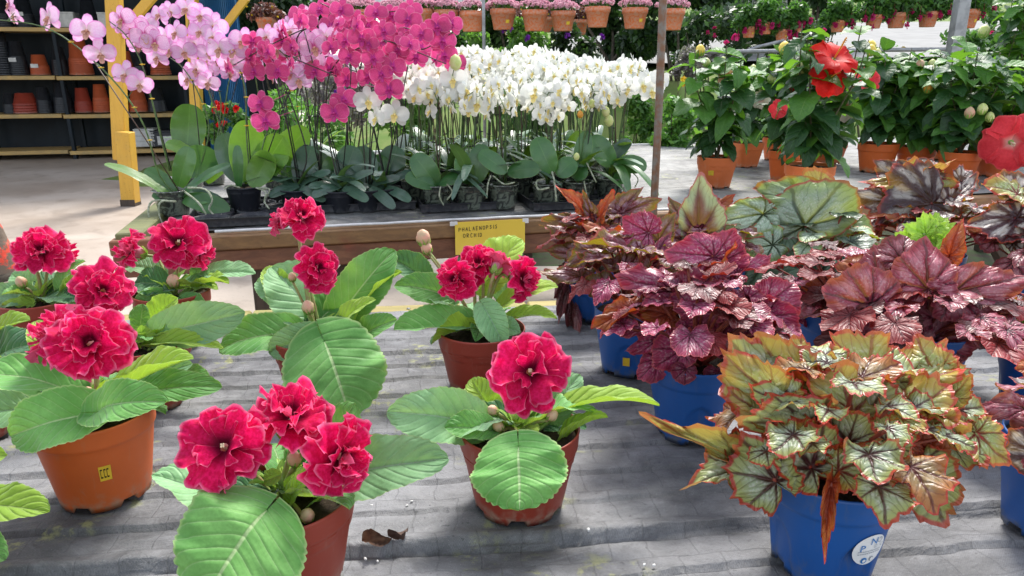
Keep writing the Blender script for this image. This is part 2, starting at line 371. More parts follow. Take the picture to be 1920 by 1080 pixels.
# flowers
M['glox_fl']=petalmat('crimson_petal',(.80,.010,.135),(.62,.002,.065),(.90,.26,.44),(.14,.0,.02),(.82,.12,.26),.65,.3,0,None,.90,.55,9,.55,sheen=0,spec=.15)
M['glox_tube']=petalmat('pale_pink_flower_tube',(.72,.36,.42),(.64,.26,.34),(.66,.12,.22),(.55,.5,.3),(.72,.34,.4),.5,.25,.35,(.55,.12,.2),.8,.2,9)
M['bud_pink']=simple('closed_pink_bud',(.68,.34,.24),.55,.12,60,.3,.4,(.5,.38,.22))
M['cream']=simple('cream_stamen',(.75,.62,.42),.5,.1)
M['or_mag']=petalmat('magenta_orchid_petal',(.70,.085,.27),(.62,.05,.22),(.86,.36,.52),(.50,.03,.34),(.76,.20,.38),.45,.3,.3,(.40,.01,.11),.86,.3,12,.75)
M['or_pink']=petalmat('lilac_pink_orchid_petal',(.88,.54,.80),(.90,.68,.86),(.84,.26,.66),(.85,.7,.7),(.86,.52,.76),.45,.3,.4,(.66,.14,.50),.72,.4,12,.8)
M['or_stripe']=petalmat('striped_purple_orchid_petal',(.80,.5,.72),(.84,.6,.78),(.66,.08,.42),(.5,.03,.2),(.8,.42,.7),.45,.3,.95,(.50,.02,.25),.85,.3,14,.9)
M['or_white']=petalmat('white_orchid_petal',(.84,.85,.80),(.88,.88,.84),(.88,.88,.86),(.80,.82,.50),(.86,.87,.8),.4,.35,0,None,.97,.22,9,.2)
M['lip_mag']=simple('magenta_orchid_lip',(.42,.004,.12),.4,.3,200,0,.5,(.6,.05,.3))
M['lip_white']=simple('yellow_throat_lip',(.84,.78,.42),.4,.1,200,0,.5,(.85,.62,.12))
M['lip_pink']=simple('purple_orchid_lip',(.42,.01,.18),.4,.3,200,0,.5,(.8,.62,.3))
M['ostem']=simple('orchid_flower_stem',(.10,.19,.05),.4,.25,60,.2,.5,(.06,.10,.035))
M['ostem_dark']=simple('dark_orchid_flower_stem',(.035,.035,.025),.4,.25,60,.2,.5)
M['stake']=simple('dark_support_stake',(.02,.022,.02),.4,.2)
M['stake_brown']=simple('brown_support_stake',(.09,.05,.035),.5,.2)
M['clip_b']=simple('black_clip',(.012,.012,.014),.35,.2)
M['clip_y']=simple('yellow_clip',(.75,.5,.03),.4,.1)
M['root']=simple('aerial_root',(.42,.44,.34),.7,.25,120,.5,.3,(.22,.26,.16))
M['bud_green']=simple('green_yellow_bud',(.5,.58,.18),.45,.12,60,0,.4,(.62,.62,.3))
M['bud_orange']=simple('orange_bud',(.75,.33,.04),.45,.1)
M['hib_red']=petalmat('red_hibiscus_petal',(.80,.012,.006),(.70,.006,.006),(.85,.05,.03),(.3,.0,.01),(.80,.03,.02),.5,.3,.15,(.6,0,0),.9,.3,10,.5)
M['hib_coral']=petalmat('coral_hibiscus_petal',(.84,.05,.07),(.76,.035,.05),(.88,.14,.14),(.85,.4,.35),(.85,.14,.12),.5,.3,.4,(.75,.03,.06),.9,.3,12,.6)
M['hib_cream']=petalmat('cream_hibiscus_petal',(.84,.74,.6),(.86,.8,.7),(.86,.7,.6),(.65,.01,.04),(.84,.7,.55),.5,.3,0,None,.9,.5,12,.5)
M['hib_peach']=petalmat('peach_hibiscus_petal',(.86,.42,.24),(.86,.5,.3),(.88,.5,.35),(.7,.03,.05),(.84,.4,.25),.5,.3,0,None,.9,.35,12,.5)
M['wood_stem']=simple('woody_green_brown_stem',(.13,.11,.06),.6,.3,60,.4,.3,(.07,.08,.04))
M['white_l']=simple('white_print',(.8,.8,.8),.5,.05)
# setting
def cloth(name,dark,light,alg,scale=1.0,rot=0.0,tone=.5):
    g=G(name); v=g.obj()
    mp=g.n('ShaderNodeMapping'); g.t.links.new(v,mp.inputs[0]); mp.inputs['Rotation'].default_value=(0,0,-rot)
    vec=mp.outputs[0]
    q=g.n('ShaderNodeSeparateXYZ'); g.t.links.new(vec,q.inputs[0])
    grit=g.noise(520,3,.7,vec); big=g.noise(3.2,5,.6,vec); med=g.noise(14,5,.65,vec,.6); fine=g.noise(140,4,.6,vec)
    mpa=g.n('ShaderNodeMapping'); g.t.links.new(vec,mpa.inputs[0]); mpa.inputs['Scale'].default_value=(9,14,10)
    streak=g.noise(1,7,.72,mpa.outputs[0],1.2)
    weave=g.m('MULTIPLY',g.m('SINE',g.m('MULTIPLY',q.outputs[0],2100.0)),g.m('SINE',g.m('MULTIPLY',q.outputs[1],2100.0)))
    br=g.n("ShaderNodeTexBrick")
    br.inputs['Scale'].default_value=1; br.inputs['Brick Width'].default_value=.052; br.inputs['Row Height'].default_value=.07
    br.inputs['Mortar Size'].default_value=.0012; br.inputs['Mortar Smooth'].default_value=.6
    ad=g.n('ShaderNodeVectorMath'); ad.operation='ADD'
    nc=g.n('ShaderNodeTexNoise'); nc.inputs['Scale'].default_value=16; g.t.links.new(vec,nc.inputs[0])
    sc=g.n('ShaderNodeVectorMath'); sc.operation='SCALE'; sc.inputs[3].default_value=.022; g.t.links.new(nc.outputs[1],sc.inputs[0])
    g.t.links.new(vec,ad.inputs[0]); g.t.links.new(sc.outputs[0],ad.inputs[1])
    g.t.links.new(ad.outputs[0],br.inputs[0])
    mort=br.outputs['Fac']
    dust=g.ss(g.m('ADD',g.m('MULTIPLY',big,.5),g.m('MULTIPLY',g.m('ADD',med,streak),.25)),.40,.60)
    c=g.mix(dust,dark,light)
    c=g.mix(g.m('MULTIPLY',g.ss(streak,.56,.72),.3),c,tuple(min(1,x*1.35) for x in light))
    c=g.mix(g.ss(weave,-.2,.9,0,.22),c,tuple(x*.5 for x in dark))
    c=g.mix(g.m('MULTIPLY',mort,.20),c,tuple(x*.6 for x in dark))
    c=g.mix(g.m('MULTIPLY',g.m('MULTIPLY',g.ss(g.noise(5,4,.6,vec),.57,.68),g.ss(g.noise(40,4,.7,vec),.5,.62)),.75),c,alg)
    c=g.mix(g.m('MULTIPLY',g.ss(fine,.62,.72),.6),c,tuple(x*.45 for x in dark))
    c=g.mix(g.m('MULTIPLY',g.ss(grit,.56,.68),.45),c,tuple(x*.4 for x in dark)); c=g.mix(g.m('MULTIPLY',g.ss(grit,.40,.30),.35),c,tuple(min(1,x*1.7) for x in light))
    g.set(Base_Color=c,Roughness=g.ss(med,.3,.7,.52,.80),Specular_IOR_Level=.45)
    h=g.m('ADD',g.m('ADD',g.m('MULTIPLY',med,.9),g.m('ADD',g.m('MULTIPLY',fine,.16),g.m('MULTIPLY',grit,.05))),g.m('ADD',g.m('MULTIPLY',streak,.9),g.m('MULTIPLY',mort,-.12)))
    g.bump(h,.75,.006); return g.mat
M['cloth']=cloth('dusty_black_ground_cloth',(.075,.077,.082),(.225,.228,.238),(.30,.31,.12),rot=R(6))
M['cloth2']=cloth('pale_weathered_ground_cloth',(.10,.10,.10),(.30,.30,.29),(.32,.34,.16),rot=R(14))
def wood(name,a,b,stain=None,rough=.55,ax=0,sf=.5):
    g=G(name);mp=g.n('ShaderNodeMapping');g.t.links.new(g.obj(),mp.inputs[0])
    s=[24,24,24];s[ax]=2.0; mp.inputs['Scale'].default_value=s
    gr=g.noise(2,6,.65,mp.outputs[0],.8)
    c=g.mix(g.ss(gr,.3,.7),a,b)
    if stain: c=g.mix(g.m('MULTIPLY',g.ss(g.noise(5,4),.52,.66),sf),c,stain)
    c=g.mix(g.m('MULTIPLY',g.ss(g.noise(60,4),.6,.75),.5),c,tuple(x*.4 for x in b))
    c=g.scl(c,g.m('ADD',.9,g.m('MULTIPLY',g.rnd(),.2)))
    g.set(Base_Color=c,Roughness=rough); g.bump(g.m('ADD',gr,g.noise(90,3)),.4,.002); return g.mat
M['railwood']=wood('brown_stained_rail',(.20,.085,.045),(.12,.05,.028),(.27,.03,.025))
M['railtop']=wood('golden_brown_rail',(.27,.15,.06),(.17,.09,.04),(.3,.04,.02),sf=.3)
M['mossy']=wood('mossy_yellow_wood',(.34,.27,.09),(.24,.20,.06),(.20,.24,.06),.7)
M['mossgreen']=wood('green_mossy_plank',(.17,.18,.06),(.10,.115,.04),(.2,.19,.09),.7)
M['legwood']=wood('dark_brown_leg',(.075,.05,.035),(.04,.028,.02),None,.7,2)
M['yellow']=wood('yellow_painted_timber',(.66,.38,.045),(.60,.33,.035),(.5,.3,.06),.5,2,.4)
M['yellow_dirty']=wood('worn_yellow_shelf_board',(.48,.31,.10),(.36,.24,.09),(.25,.2,.1),.6,0,.5)
M['pipe']=simple('rusty_grey_pipe',(.20,.19,.17),.5,.2,40,.3,.5,(.20,.10,.055),.3)
M['steel']=simple('grey_steel_post',(.33,.34,.35),.45,.15,20,.1,.5,None,.4)
M['wire']=simple('grey_wire',(.25,.25,.25),.4,.1,20,0,.5,None,.6)
M['sheetedge']=simple('white_plastic_trim',(.72,.72,.72),.35,.08)
def concrete():
    g=G('damp_concrete_floor'); b=g.noise(.7,6,.6); m_=g.noise(4,6,.6,None,.5); f=g.noise(60,4)
    c=g.mix(g.ss(b,.35,.65),(.36,.295,.24),(.46,.395,.335))
    c=g.mix(g.m('MULTIPLY',g.ss(m_,.5,.68),.5),c,(.26,.205,.165)); c=g.mix(g.m('MULTIPLY',g.ss(f,.55,.75),.3),c,(.2,.17,.14))
    g.set(Base_Color=c,Roughness=g.ss(b,.3,.7,.35,.7)); g.bump(m_,.3,.01); return g.mat
M['concrete']=concrete()
M['roadm']=simple('pale_road',(.24,.24,.235),.8,.08,3,.2,.3)
M['earth']=simple('dark_bed_earth',(.06,.05,.035),.9,.2,8,.6,.2,(.05,.08,.03))

# ---------------- setting: ground, tables ----------------
def sheet(name,x0,x1,y0,y1,z,mat,n=2,kind='structure'):
    mb=MB(); mb.add([(x0,y0,z),(x1,y0,z),(x1,y1,z),(x0,y1,z)],[(0,1,2,3)],[(0,0),(1,0),(1,1),(0,1)])
    return tag(mb.build(name,mat),kind=kind)
sheet('ground',-150,150,-20,400,0.0,M['earth'])
sheet('concrete_floor',-14,-0.4,-6,24,0.004,M['concrete'])
sheet('path',-0.4,14,-6,4.75,0.004,M['concrete'])
sheet('road',2.2,40,14.5,21,0.008,M['roadm'])
sheet('far_paving',-2,60,23,60,0.008,M['concrete'])

def tabledir(y): return Vector((math.cos(R(y)),math.sin(R(y)),0)),Vector((-math.sin(R(y)),math.cos(R(y)),0))
A1,B1=tabledir(6); A2,B2=tabledir(14)
near_rear=onz(500,585,Z1)            # a point on the near table's rear edge
far_front=onz(390,437,Z2)
def board_surface(name,O,A,B,a0,a1,b0,b1,z,pitch,amp,mat,da,db,seam=None,seed=1,wr=.003):
    na=int((a1-a0)/da)+1; nb=int((b1-b0)/db)+1
    a,b=np.meshgrid(np.linspace(a0,a1,na),np.linspace(b0,b1,nb),indexing='ij')
    bb=b+.020*vnoise(a*2.2,b*3,seed)+.010*vnoise(a*8,b*6,seed+1)+.004*vnoise(a*25,b*9,seed+8)
    row=np.floor(bb/pitch); f=bb/pitch-row
    rh=vnoise(row*7.3,a*2.2,seed+2)
    h=amp*(-f*.85+.10*np.sin(math.pi*f))*(1+1.1*rh)-amp*.25*np.exp(-((f-.985)/.03)**2)
    h+=wr*vnoise(a*22,b*50,seed+3)+wr*.6*vnoise(a*60,b*110,seed+4)+wr*1.2*vnoise(a*5,b*9,seed+5)
    if seam is not None:
        sb=seam+.022*vnoise(a*2.2,a*0+.5,seed+6)
        d=b-sb
        h+=np.where(d<0,-.0045,0)*np.exp(np.minimum(d,0)/.12)-.004*np.exp(-(d/.005)**2)+.0035*np.exp(-((d-.012)/.01)**2)
    cr=vnoise(a*7+b*4,b*9-a*3,seed+20); cr2=vnoise(a*15-b*9,b*13+a*6,seed+21)
    h+=.0022*np.exp(-(cr/.035)**2)*np.clip(vnoise(a*2,b*2,seed+22)*3+.4,0,1)+.0012*np.exp(-(cr2/.05)**2)
    x=O.x+A.x*a+B.x*b; y=O.y+A.y*a+B.y*b
    V=np.stack([x,y,z+h],-1).reshape(-1,3)
    i,j=np.meshgrid(np.arange(na-1),np.arange(nb-1),indexing='ij'); k=i*nb+j
    Fc=np.stack([k,k+nb,k+nb+1,k+1],-1).reshape(-1,4)
    mb=MB(); mb.V=[V];mb.U=[np.stack([a,b],-1).reshape(-1,2)];mb.F=Fc.tolist();mb.M=[0]*len(Fc);mb.n=len(V)
    return mb
# near table: its own frame starts at near_rear, a runs right, b runs away from the viewer
near=thing('plant_table',(0.3,1.1,0),'near bench covered with ridged black cloth, carrying gloxinias and begonias','table')
NO=Vector((near_rear.x,near_rear.y,0))
seam_p=onz(1000,1010,Z1); seam_b=(seam_p-NO).dot(B1)
mb=board_surface('x',NO,A1,B1,-1.5,2.6,-1.30,-0.012,Z1,.07,.0068,None,.010,.0036,seam_b,11)
tt=mb.build('ground_cloth',M['cloth'],near); tag(tt,'ridged black ground cloth with dust and algae')
def nb_(a,b,z): return NO+A1*a+B1*b+Vector((0,0,z))
for a0,a1 in((-1.5,-.047),(-.043,.62),(.624,2.6)):
    mb=MB(); beam(mb,nb_(a0,.022,Z1-.036),nb_(a1,.022,Z1-.036),.062,.05,bev=.004); mb.build('rear_rail',M['mossy'],near,False)
mb=MB(); beam(mb,nb_(-1.5,-1.33,Z1-.04),nb_(2.6,-1.33,Z1-.04),.05,.07); mb.build('front_rail',M['mossy'],near,False)
for k in range(18):
    b=-1.27+k*.073
    mb=MB(); beam(mb,nb_(-1.5,b,Z1-.030),nb_(2.6,b,Z1-.030),.058,.018); mb.build('slat',M['legwood'],near,False)
for a in(-1.4,.5,2.4):
    for b in(-1.25,-.05):
        mb=MB(); beam(mb,nb_(a,b,0),nb_(a,b,Z1-.066),.07,.07,(0,1,0)); mb.build('leg',M['legwood'],near,False)
# a nail in the rail
p=at(718,581,1.67)
mb=MB(); lathe(mb,[(0.0001,.003),(.004,.0025),(.005,0),(.0015,-.001),(.0015,-.02)],nb_(.33,.02,Z1-.011),12); mb.build('nail',M['steel'],near)

far=thing('plant_table',(1.2,3.1,0),'far wooden display bench with double brown front rail behind the near bench','table')
FO=Vector((far_front.x,far_front.y,0))
def fb_(a,b,z): return FO+A2*a+B2*b+Vector((0,0,z))
lft=-.245
mb=board_surface('x',FO,A2,B2,lft+.09,5.2,.03,2.05,Z2,.075,.004,None,.018,.0085,None,31)
tt=mb.build('ground_cloth',M['cloth2'],far); tag(tt,'pale weathered cloth over ridged slats')
mb=MB(); beam(mb,fb_(lft-.02,0,Z2-.028),fb_(1.55,0,Z2-.028),.05,.045,bev=.004); mb.build('front_rail',M['railtop'],far,False)
mb=MB(); beam(mb,fb_(1.553,0,Z2-.028),fb_(5.2,0,Z2-.028),.05,.045,bev=.004); mb.build('front_rail',M['railtop'],far,False)
mb=MB(); beam(mb,fb_(lft-.02,.008,Z2-.087),fb_(5.2,.008,Z2-.087),.035,.068,bev=.004); mb.build('lower_rail',M['railwood'],far,False)
mb=MB(); beam(mb,fb_(lft+.03,-.0,Z2-.004),fb_(lft+.03,1.2,Z2-.004),.075,.03,bev=.004); mb.build('side_rail',M['mossgreen'],far,False)
mb=MB(); beam(mb,fb_(lft+.02,.035,Z2-.085),fb_(lft+.02,2.05,Z2-.085),.035,.065,bev=.004); mb.build('side_rail',M['mossgreen'],far,False)
mb=MB(); pts=[fb_(.02+i*.05,-.004+.008*vnoise(i*.5,.3,5),Z2+.004+.003*float(vnoise(i*.7,2.3,6))) for i in range(40)]; tube(mb,pts,[.0045]*40,5); mb.build('plastic_trim',M['sheetedge'],far)
mb=MB(); beam(mb,fb_(.0,2.07,Z2-.01),fb_(5.2,2.07,Z2-.01),.03,.035); tag(mb.build('rear_rail',M['sheetedge'],far,False),'white rear edge strip')
for k in range(20):
    b=.06+k*.103
    mb=MB(); beam(mb,fb_(lft+.06,b,Z2-.026),fb_(5.2,b,Z2-.026),.06,.016); mb.build('slat',M['legwood'],far,False)
for a,b in((.14,.05),(1.52,.05),(3.2,.05),(.14,1.95),(1.52,1.95),(3.2,1.95),(5.0,1.95)):
    mb=MB(); beam(mb,fb_(a,b,0),fb_(a,b,Z2-.06),.055,.07,(0,1,0)); mb.build('leg',M['legwood'],far,False)
for a,s in((.14,1),(1.52,-1),(1.52,1),(3.2,-1)):
    mb=MB(); beam(mb,fb_(a,.09,.38),fb_(a+s*.33,.09,Z2-.06),.03,.06,(0,1,0)); mb.build('brace',M['legwood'],far,False)

# ---------------- leaf, pot and flower builders ----------------
PROF={'ovate':lambda u:np.power(np.clip(u,0,1),.42)*np.power(np.clip(1-u,0,1),.55)/.512,
      'oblong':lambda u:np.power(np.clip(u,0,1),.5)*np.power(np.clip(1-u,0,1),.42)/.53,
      'strap':lambda u:(.28+.72*np.power(np.clip(u*1.25,0,1),.7))*np.power(np.clip(1-u,0,1)**.9,.36),
      'pointed':lambda u:np.power(np.clip(u,0,1),.45)*np.power(np.clip(1-u,0,1),.85)/.4,
      'petal':lambda u:(.16+.84*np.power(np.clip(u*1.1,0,1),.8))*np.power(np.clip(1-u**4,0,1),.5)}
def leafgrid(W,L,prof,nu=24,nv=9,back=0.0,arch=0.0,droop=0.0,fold=0.0,cup=0.0,ruf=0.0,rk=3,quilt=0.0,nvn=7,sw=2.2,crn=0.0,ncr=16,twist=0.0,seed=0,asym=0,sidebend=0):
    rs=np.random.RandomState(seed); ph=rs.rand(4)*6.28
    u,v=np.meshgrid(np.linspace(0,1,nu),np.linspace(-1,1,nv),indexing='ij')
    uu=.5-.5*np.cos(math.pi*u); uu=.35*u+.65*uu
    half=W/2*PROF[prof](uu); half=np.maximum(half,W*.008)
    av=np.abs(v)
    if crn: half=half*(1+.16*vnoise(uu*3.3+seed*1.3,v*0+.5+(v>0)*7,12))
    e=np.clip((av-.6)/.4,0,1)
    half=half*(1+crn*e*(np.abs(np.sin(uu*math.pi*ncr+ph[3]))-.6))
    x=uu*L-back*L*av**1.6*(1-uu)**4
    x=x+crn*.5*W*e*(np.abs(np.sin(uu*math.pi*ncr+ph[3]))-.6)*(uu>.8)
    y=half*v*(1+asym*v)+sidebend*L*uu**2
    z=arch*L*4*uu*(1-uu)-droop*L*uu**2+fold*half*av+cup*half*v*v
    z+=ruf*W*av**2*(np.sin(uu*math.pi*rk*2+ph[0]+(v>0)*ph[1])+.5*np.sin(uu*math.pi*rk*4.3+ph[2]+(v<0)*ph[1]))*np.sin(math.pi*np.clip(uu*.92+.06,0,1))
    z+=ruf*W*.35*np.sin(uu*5+ph[2]+v*1.5)+(.055*W*vnoise(uu*4+seed,v*1.6+seed*.7,13) if crn else 0)
    if quilt:
        f=uu*nvn-av*sw+.35*vnoise(uu*9,v*3+seed,3)+.25*(v>0); f=f-np.floor(f)
        z+=quilt*np.sqrt(np.clip(np.abs(np.sin(math.pi*(f+.5))),0,1))*np.clip(av*5,0,1)*np.clip((1-av)*4,.25,1)*np.clip(np.sin(math.pi*uu)*2.5,0,1)
        z-=quilt*.8*np.exp(-(av/.09)**2)
    if twist:
        a=twist*uu; y,z=y*np.cos(a)-z*np.sin(a),y*np.sin(a)+z*np.cos(a)
    return np.stack([x,y,z],-1).reshape(-1,3),gridf(nu,nv),np.stack([uu,(v+1)/2],-1).reshape(-1,2)
def place(V,base,T,N,s=1):
    T=Vector(T).normalized(); N=Vector(N); y=N.cross(T)
    if y.length<1e-4: y=T.orthogonal()
    y.normalize(); z=T.cross(y)
    Mx=np.array([list(T),list(y),list(z)])*s
    return V@Mx+np.array(base)
def norm_for(T,mid,k,roll=0,side=0):
    N=Vector((0,0,1))*(1-k)+(CAM-mid).normalized()*k+Vector((side,0,0))
    N=N-T*N.dot(T)
    if N.length<1e-3: N=T.orthogonal()
    N.normalize()
    return Matrix.Rotation(R(roll),3,T)@N

def pot(c,rr,rb,h,mat,parent,style='round',lip=.014,soil=True,seed=0,rot=0.0,n=72,soild=.012):
    rs=random.Random(seed)
    th=.0022
    lipz=h-lip*1.9
    pr=[(rb*.55,.006),(rb-.004,.0055),(rb,.0),(rb+(rr-rb)*.06,.009)]
    K=12
    for i in range(1,K+1):
        z=.009+(lipz-.012)*i/K; pr.append((rb+(rr*.945-rb)*z/lipz,z))
    pr+=[(rr*.95,lipz-.0015),(rr*.975,lipz+.0008),(rr*.982,lipz+.004),(rr*.99,h-.006),(rr*.998,h-.004),(rr,h-.0015),(rr-.0012,h),(rr-th,h-.0008),(rr-th-.001,h-lip),(rr*.93-th,h-.03)]
    def fn(r,z,t):
        a=(t+rot)%(2*math.pi)
        if z<.0085:                       # feet: drainage notches cut up from the bottom edge
            q=(a*6/(2*math.pi))%1
            if q<.32: z=z+.0075*(1 if z<.008 else .5); r=r-.0012
        if style=='blue' and r>rb*.9 and z<lipz-.004:
            q=((a*4/(2*math.pi))%1-.5)*2      # arched recess panels
            top=lipz*.72
            wv=.52*(1-.25*z/top) if z<top*.55 else .45*math.sqrt(max(0,1-((z-top*.55)/(top*.45))**2))
            e=abs(q)
            if e<wv: r=r-.0042*min(1,(wv-e)/.10)
        if style=='tabs' and lipz-h*.13<z<lipz-.002:
            q=(a*9/(2*math.pi))%1
            if q<.62: r+=.0018
        return r,z
    if style=='square':
        def fn(r,z,t):
            a=t+rot; k=(abs(math.cos(a))**6+abs(math.sin(a))**6)**(-1/6)
            return r*.93*k,(z+.006 if z<.0085 and (a*8/(2*math.pi))%1<.3 else z)
    if style=='blue': n=128
    # more rings for the recess
    if style in('blue','tabs'):
        pr2=[]
        for i in range(len(pr)-1):
            pr2.append(pr[i])
            if 3<i<4+K: pr2.append(((pr[i][0]+pr[i+1][0])/2,(pr[i][1]+pr[i+1][1])/2))
        pr2.append(pr[-1]); pr=pr2
    mb=MB(); lathe(mb,pr,c,n,0,fn)
    # floor of the pot
    o=root_of(parent).location
    po=mb.build('pot',mat,parent)
    if soil:
        mb=MB(); m=14; V=[(c[0],c[1],c[2]+h-soild+.004)];Fc=[]
        for i in range(1,m+1):
            r=(rr*.962-th)*i/m
            for j in range(40):
                t=2*math.pi*j/40; k=.93*(abs(math.cos(t+rot))**6+abs(math.sin(t+rot))**6)**(-1/6) if style=='square' else 1
                V.append((c[0]+r*k*math.cos(t),c[1]+r*k*math.sin(t),c[2]+h-soild+rs.uniform(-.0022,.0028)*(i<m)))
        for j in range(40): Fc.append((0,1+j,1+(j+1)%40))
        for i in range(m-1):
            for j in range(40): a=1+i*40; Fc.append((a+j,a+40+j,a+40+(j+1)%40,a+(j+1)%40))
        mb.add(V,Fc); mb.build('soil',M['soil'],parent)
    return po
def patch(c,rfun,a0,a1,z0,z1,mat,parent,name,n=8,off=.0006,holes=None,round_=False):
    mb=MB();V=[];U=[]
    if round_:
        ac,zc=(a0+a1)/2,(z0+z1)/2; V.append((ac,zc)); 
        for k in range(1,5):
            for j in range(32): t=2*math.pi*j/32; V.append((ac+(a1-a0)/2*math.cos(t)*k/4,zc+(z1-z0)/2*math.sin(t)*k/4))
        Fc=[(0,1+j,1+(j+1)%32) for j in range(32)]
        for k in range(3):
            for j in range(32): a=1+k*32; Fc.append((a+j,a+32+j,a+32+(j+1)%32,a+(j+1)%32))
    else:
        for i in range(n+1):
            for j in range(4): V.append((a0+(a1-a0)*i/n,z0+(z1-z0)*j/3))
        Fc=gridf(n+1,4)
    W=[]
    for a,z in V:
        r=rfun(z)+off; W.append((c[0]+r*math.cos(a),c[1]+r*math.sin(a),c[2]+z))
    mb.add(W,Fc); return mb.build(name,mat,parent)
def textpatch(c,rfun,txt,ac,zc,size,mat,parent,name='lettering',off=.0011,shear=0):
    cu=bpy.data.curves.new('t','FONT'); cu.body=txt; cu.size=size; cu.align_x='CENTER'; cu.align_y='CENTER'; cu.resolution_u=2
    o=bpy.data.objects.new('t',cu); COL.objects.link(o); bpy.context.view_layer.update()
    me=o.to_mesh(); V=[tuple(v.co) for v in me.vertices]; Fc=[tuple(p.vertices) for p in me.polygons]; o.to_mesh_clear()
    bpy.data.objects.remove(o); bpy.data.curves.remove(cu)
    W=[]
    for x,y,z in V:
        zz=zc+y+shear*x; r=rfun(zz)+off; a=ac+x/r; W.append((c[0]+r*math.cos(a),c[1]+r*math.sin(a),c[2]+zz))
    mb=MB(); mb.add(W,Fc); return mb.build(name,mat,parent,False)
def textflat(txt,O,X,Y,size,mat,parent,name='lettering',off=.0006,bold=0.0,align='LEFT'):
    cu=bpy.data.curves.new('t','FONT'); cu.body=txt; cu.size=size; cu.align_x=align; cu.resolution_u=2; cu.offset=bold
    o=bpy.data.objects.new('t',cu); COL.objects.link(o); bpy.context.view_layer.update()
    me=o.to_mesh(); V=[tuple(v.co) for v in me.vertices]; Fc=[tuple(p.vertices) for p in me.polygons]; o.to_mesh_clear()
    bpy.data.objects.remove(o); bpy.data.curves.remove(cu)
    X=Vector(X).normalized();Y=Vector(Y).normalized();N=X.cross(Y)
    mb=MB(); mb.add([tuple(Vector(O)+X*x+Y*y+N*off) for x,y,z in V],Fc); return mb.build(name,mat,parent,False)
def strokes(lines,O,X,Y,w_,mat,parent,name='lettering',off=.0008):
    """pen strokes on a flat sheet; lines in sheet coordinates (m)"""
    X=Vector(X).normalized();Y=Vector(Y).normalized();N=X.cross(Y); mb=MB()
    for ln in lines:
        for (x0,y0),(x1,y1) in zip(ln[:-1],ln[1:]):
            d=Vector((x1-x0,y1-y0)); L=d.length
            if L<1e-6: continue
            d/=L; n_=Vector((-d.y,d.x))*w_/2; d=d*w_*.3
            q=[(x0-d.x+n_.x,y0-d.y+n_.y),(x0-d.x-n_.x,y0-d.y-n_.y),(x1+d.x-n_.x,y1+d.y-n_.y),(x1+d.x+n_.x,y1+d.y+n_.y)]
            mb.add([tuple(Vector(O)+X*a+Y*b+N*off) for a,b in q],[(0,1,2,3)])
    return mb.build(name,mat,parent,False)

# --- gloxinia flower: a tube with ruffled petals in rings; shared petal meshes
def petal_mesh(name,L,W,seed,ruf=.10,open_=.5,mat=None,curl=.25,nu=12,nv=19,notch=0):
    rs=np.random.RandomState(seed);ph=rs.rand(6)*6.28
    u,v=np.meshgrid(np.linspace(0,1,nu),np.linspace(-1,1,nv),indexing='ij')
    fan=.30+.70*u**.8
    endr=1-.16*np.abs(v)**5+.05*np.sin(v*5+ph[0])+.014*np.sin(v*11+ph[1])-.10*np.exp(-((v-.5*math.sin(ph[2]))/.12)**2)
    ang=v*.70
    rr=u*L*(1-(1-endr)*u**2)
    x=rr*np.cos(ang*fan); y=W/2*fan*np.sin(v*1.45)/math.sin(1.45)*1.02
    # the petal rises with the throat and then opens outward
    z=open_*L*(u*.55)-curl*L*u**2.6
    e=u**2.2
    z=z+ruf*L*e*(np.sin(v*4.6+ph[3])+.75*np.sin(v*10+ph[4])*u**3+.4*np.sin(v*17+ph[5])*u**5)+.18*L*u*(np.abs(v)**2)*.8
    x=x+ruf*.22*L*e*np.sin(v*7+ph[1])
    return newmesh(name,np.stack([x,y,z],-1).reshape(-1,3),gridf(nu,nv),[mat],np.stack([u,(v+1)/2],-1).reshape(-1,2))
GP=[petal_mesh('gloxinia_petal',1,1.22,i,.17,.5,M['glox_fl'],.30) for i in range(6)]
GI=[petal_mesh('gloxinia_inner_petal',1,1.15,20+i,.22,1.1,M['glox_fl'],.15) for i in range(5)]
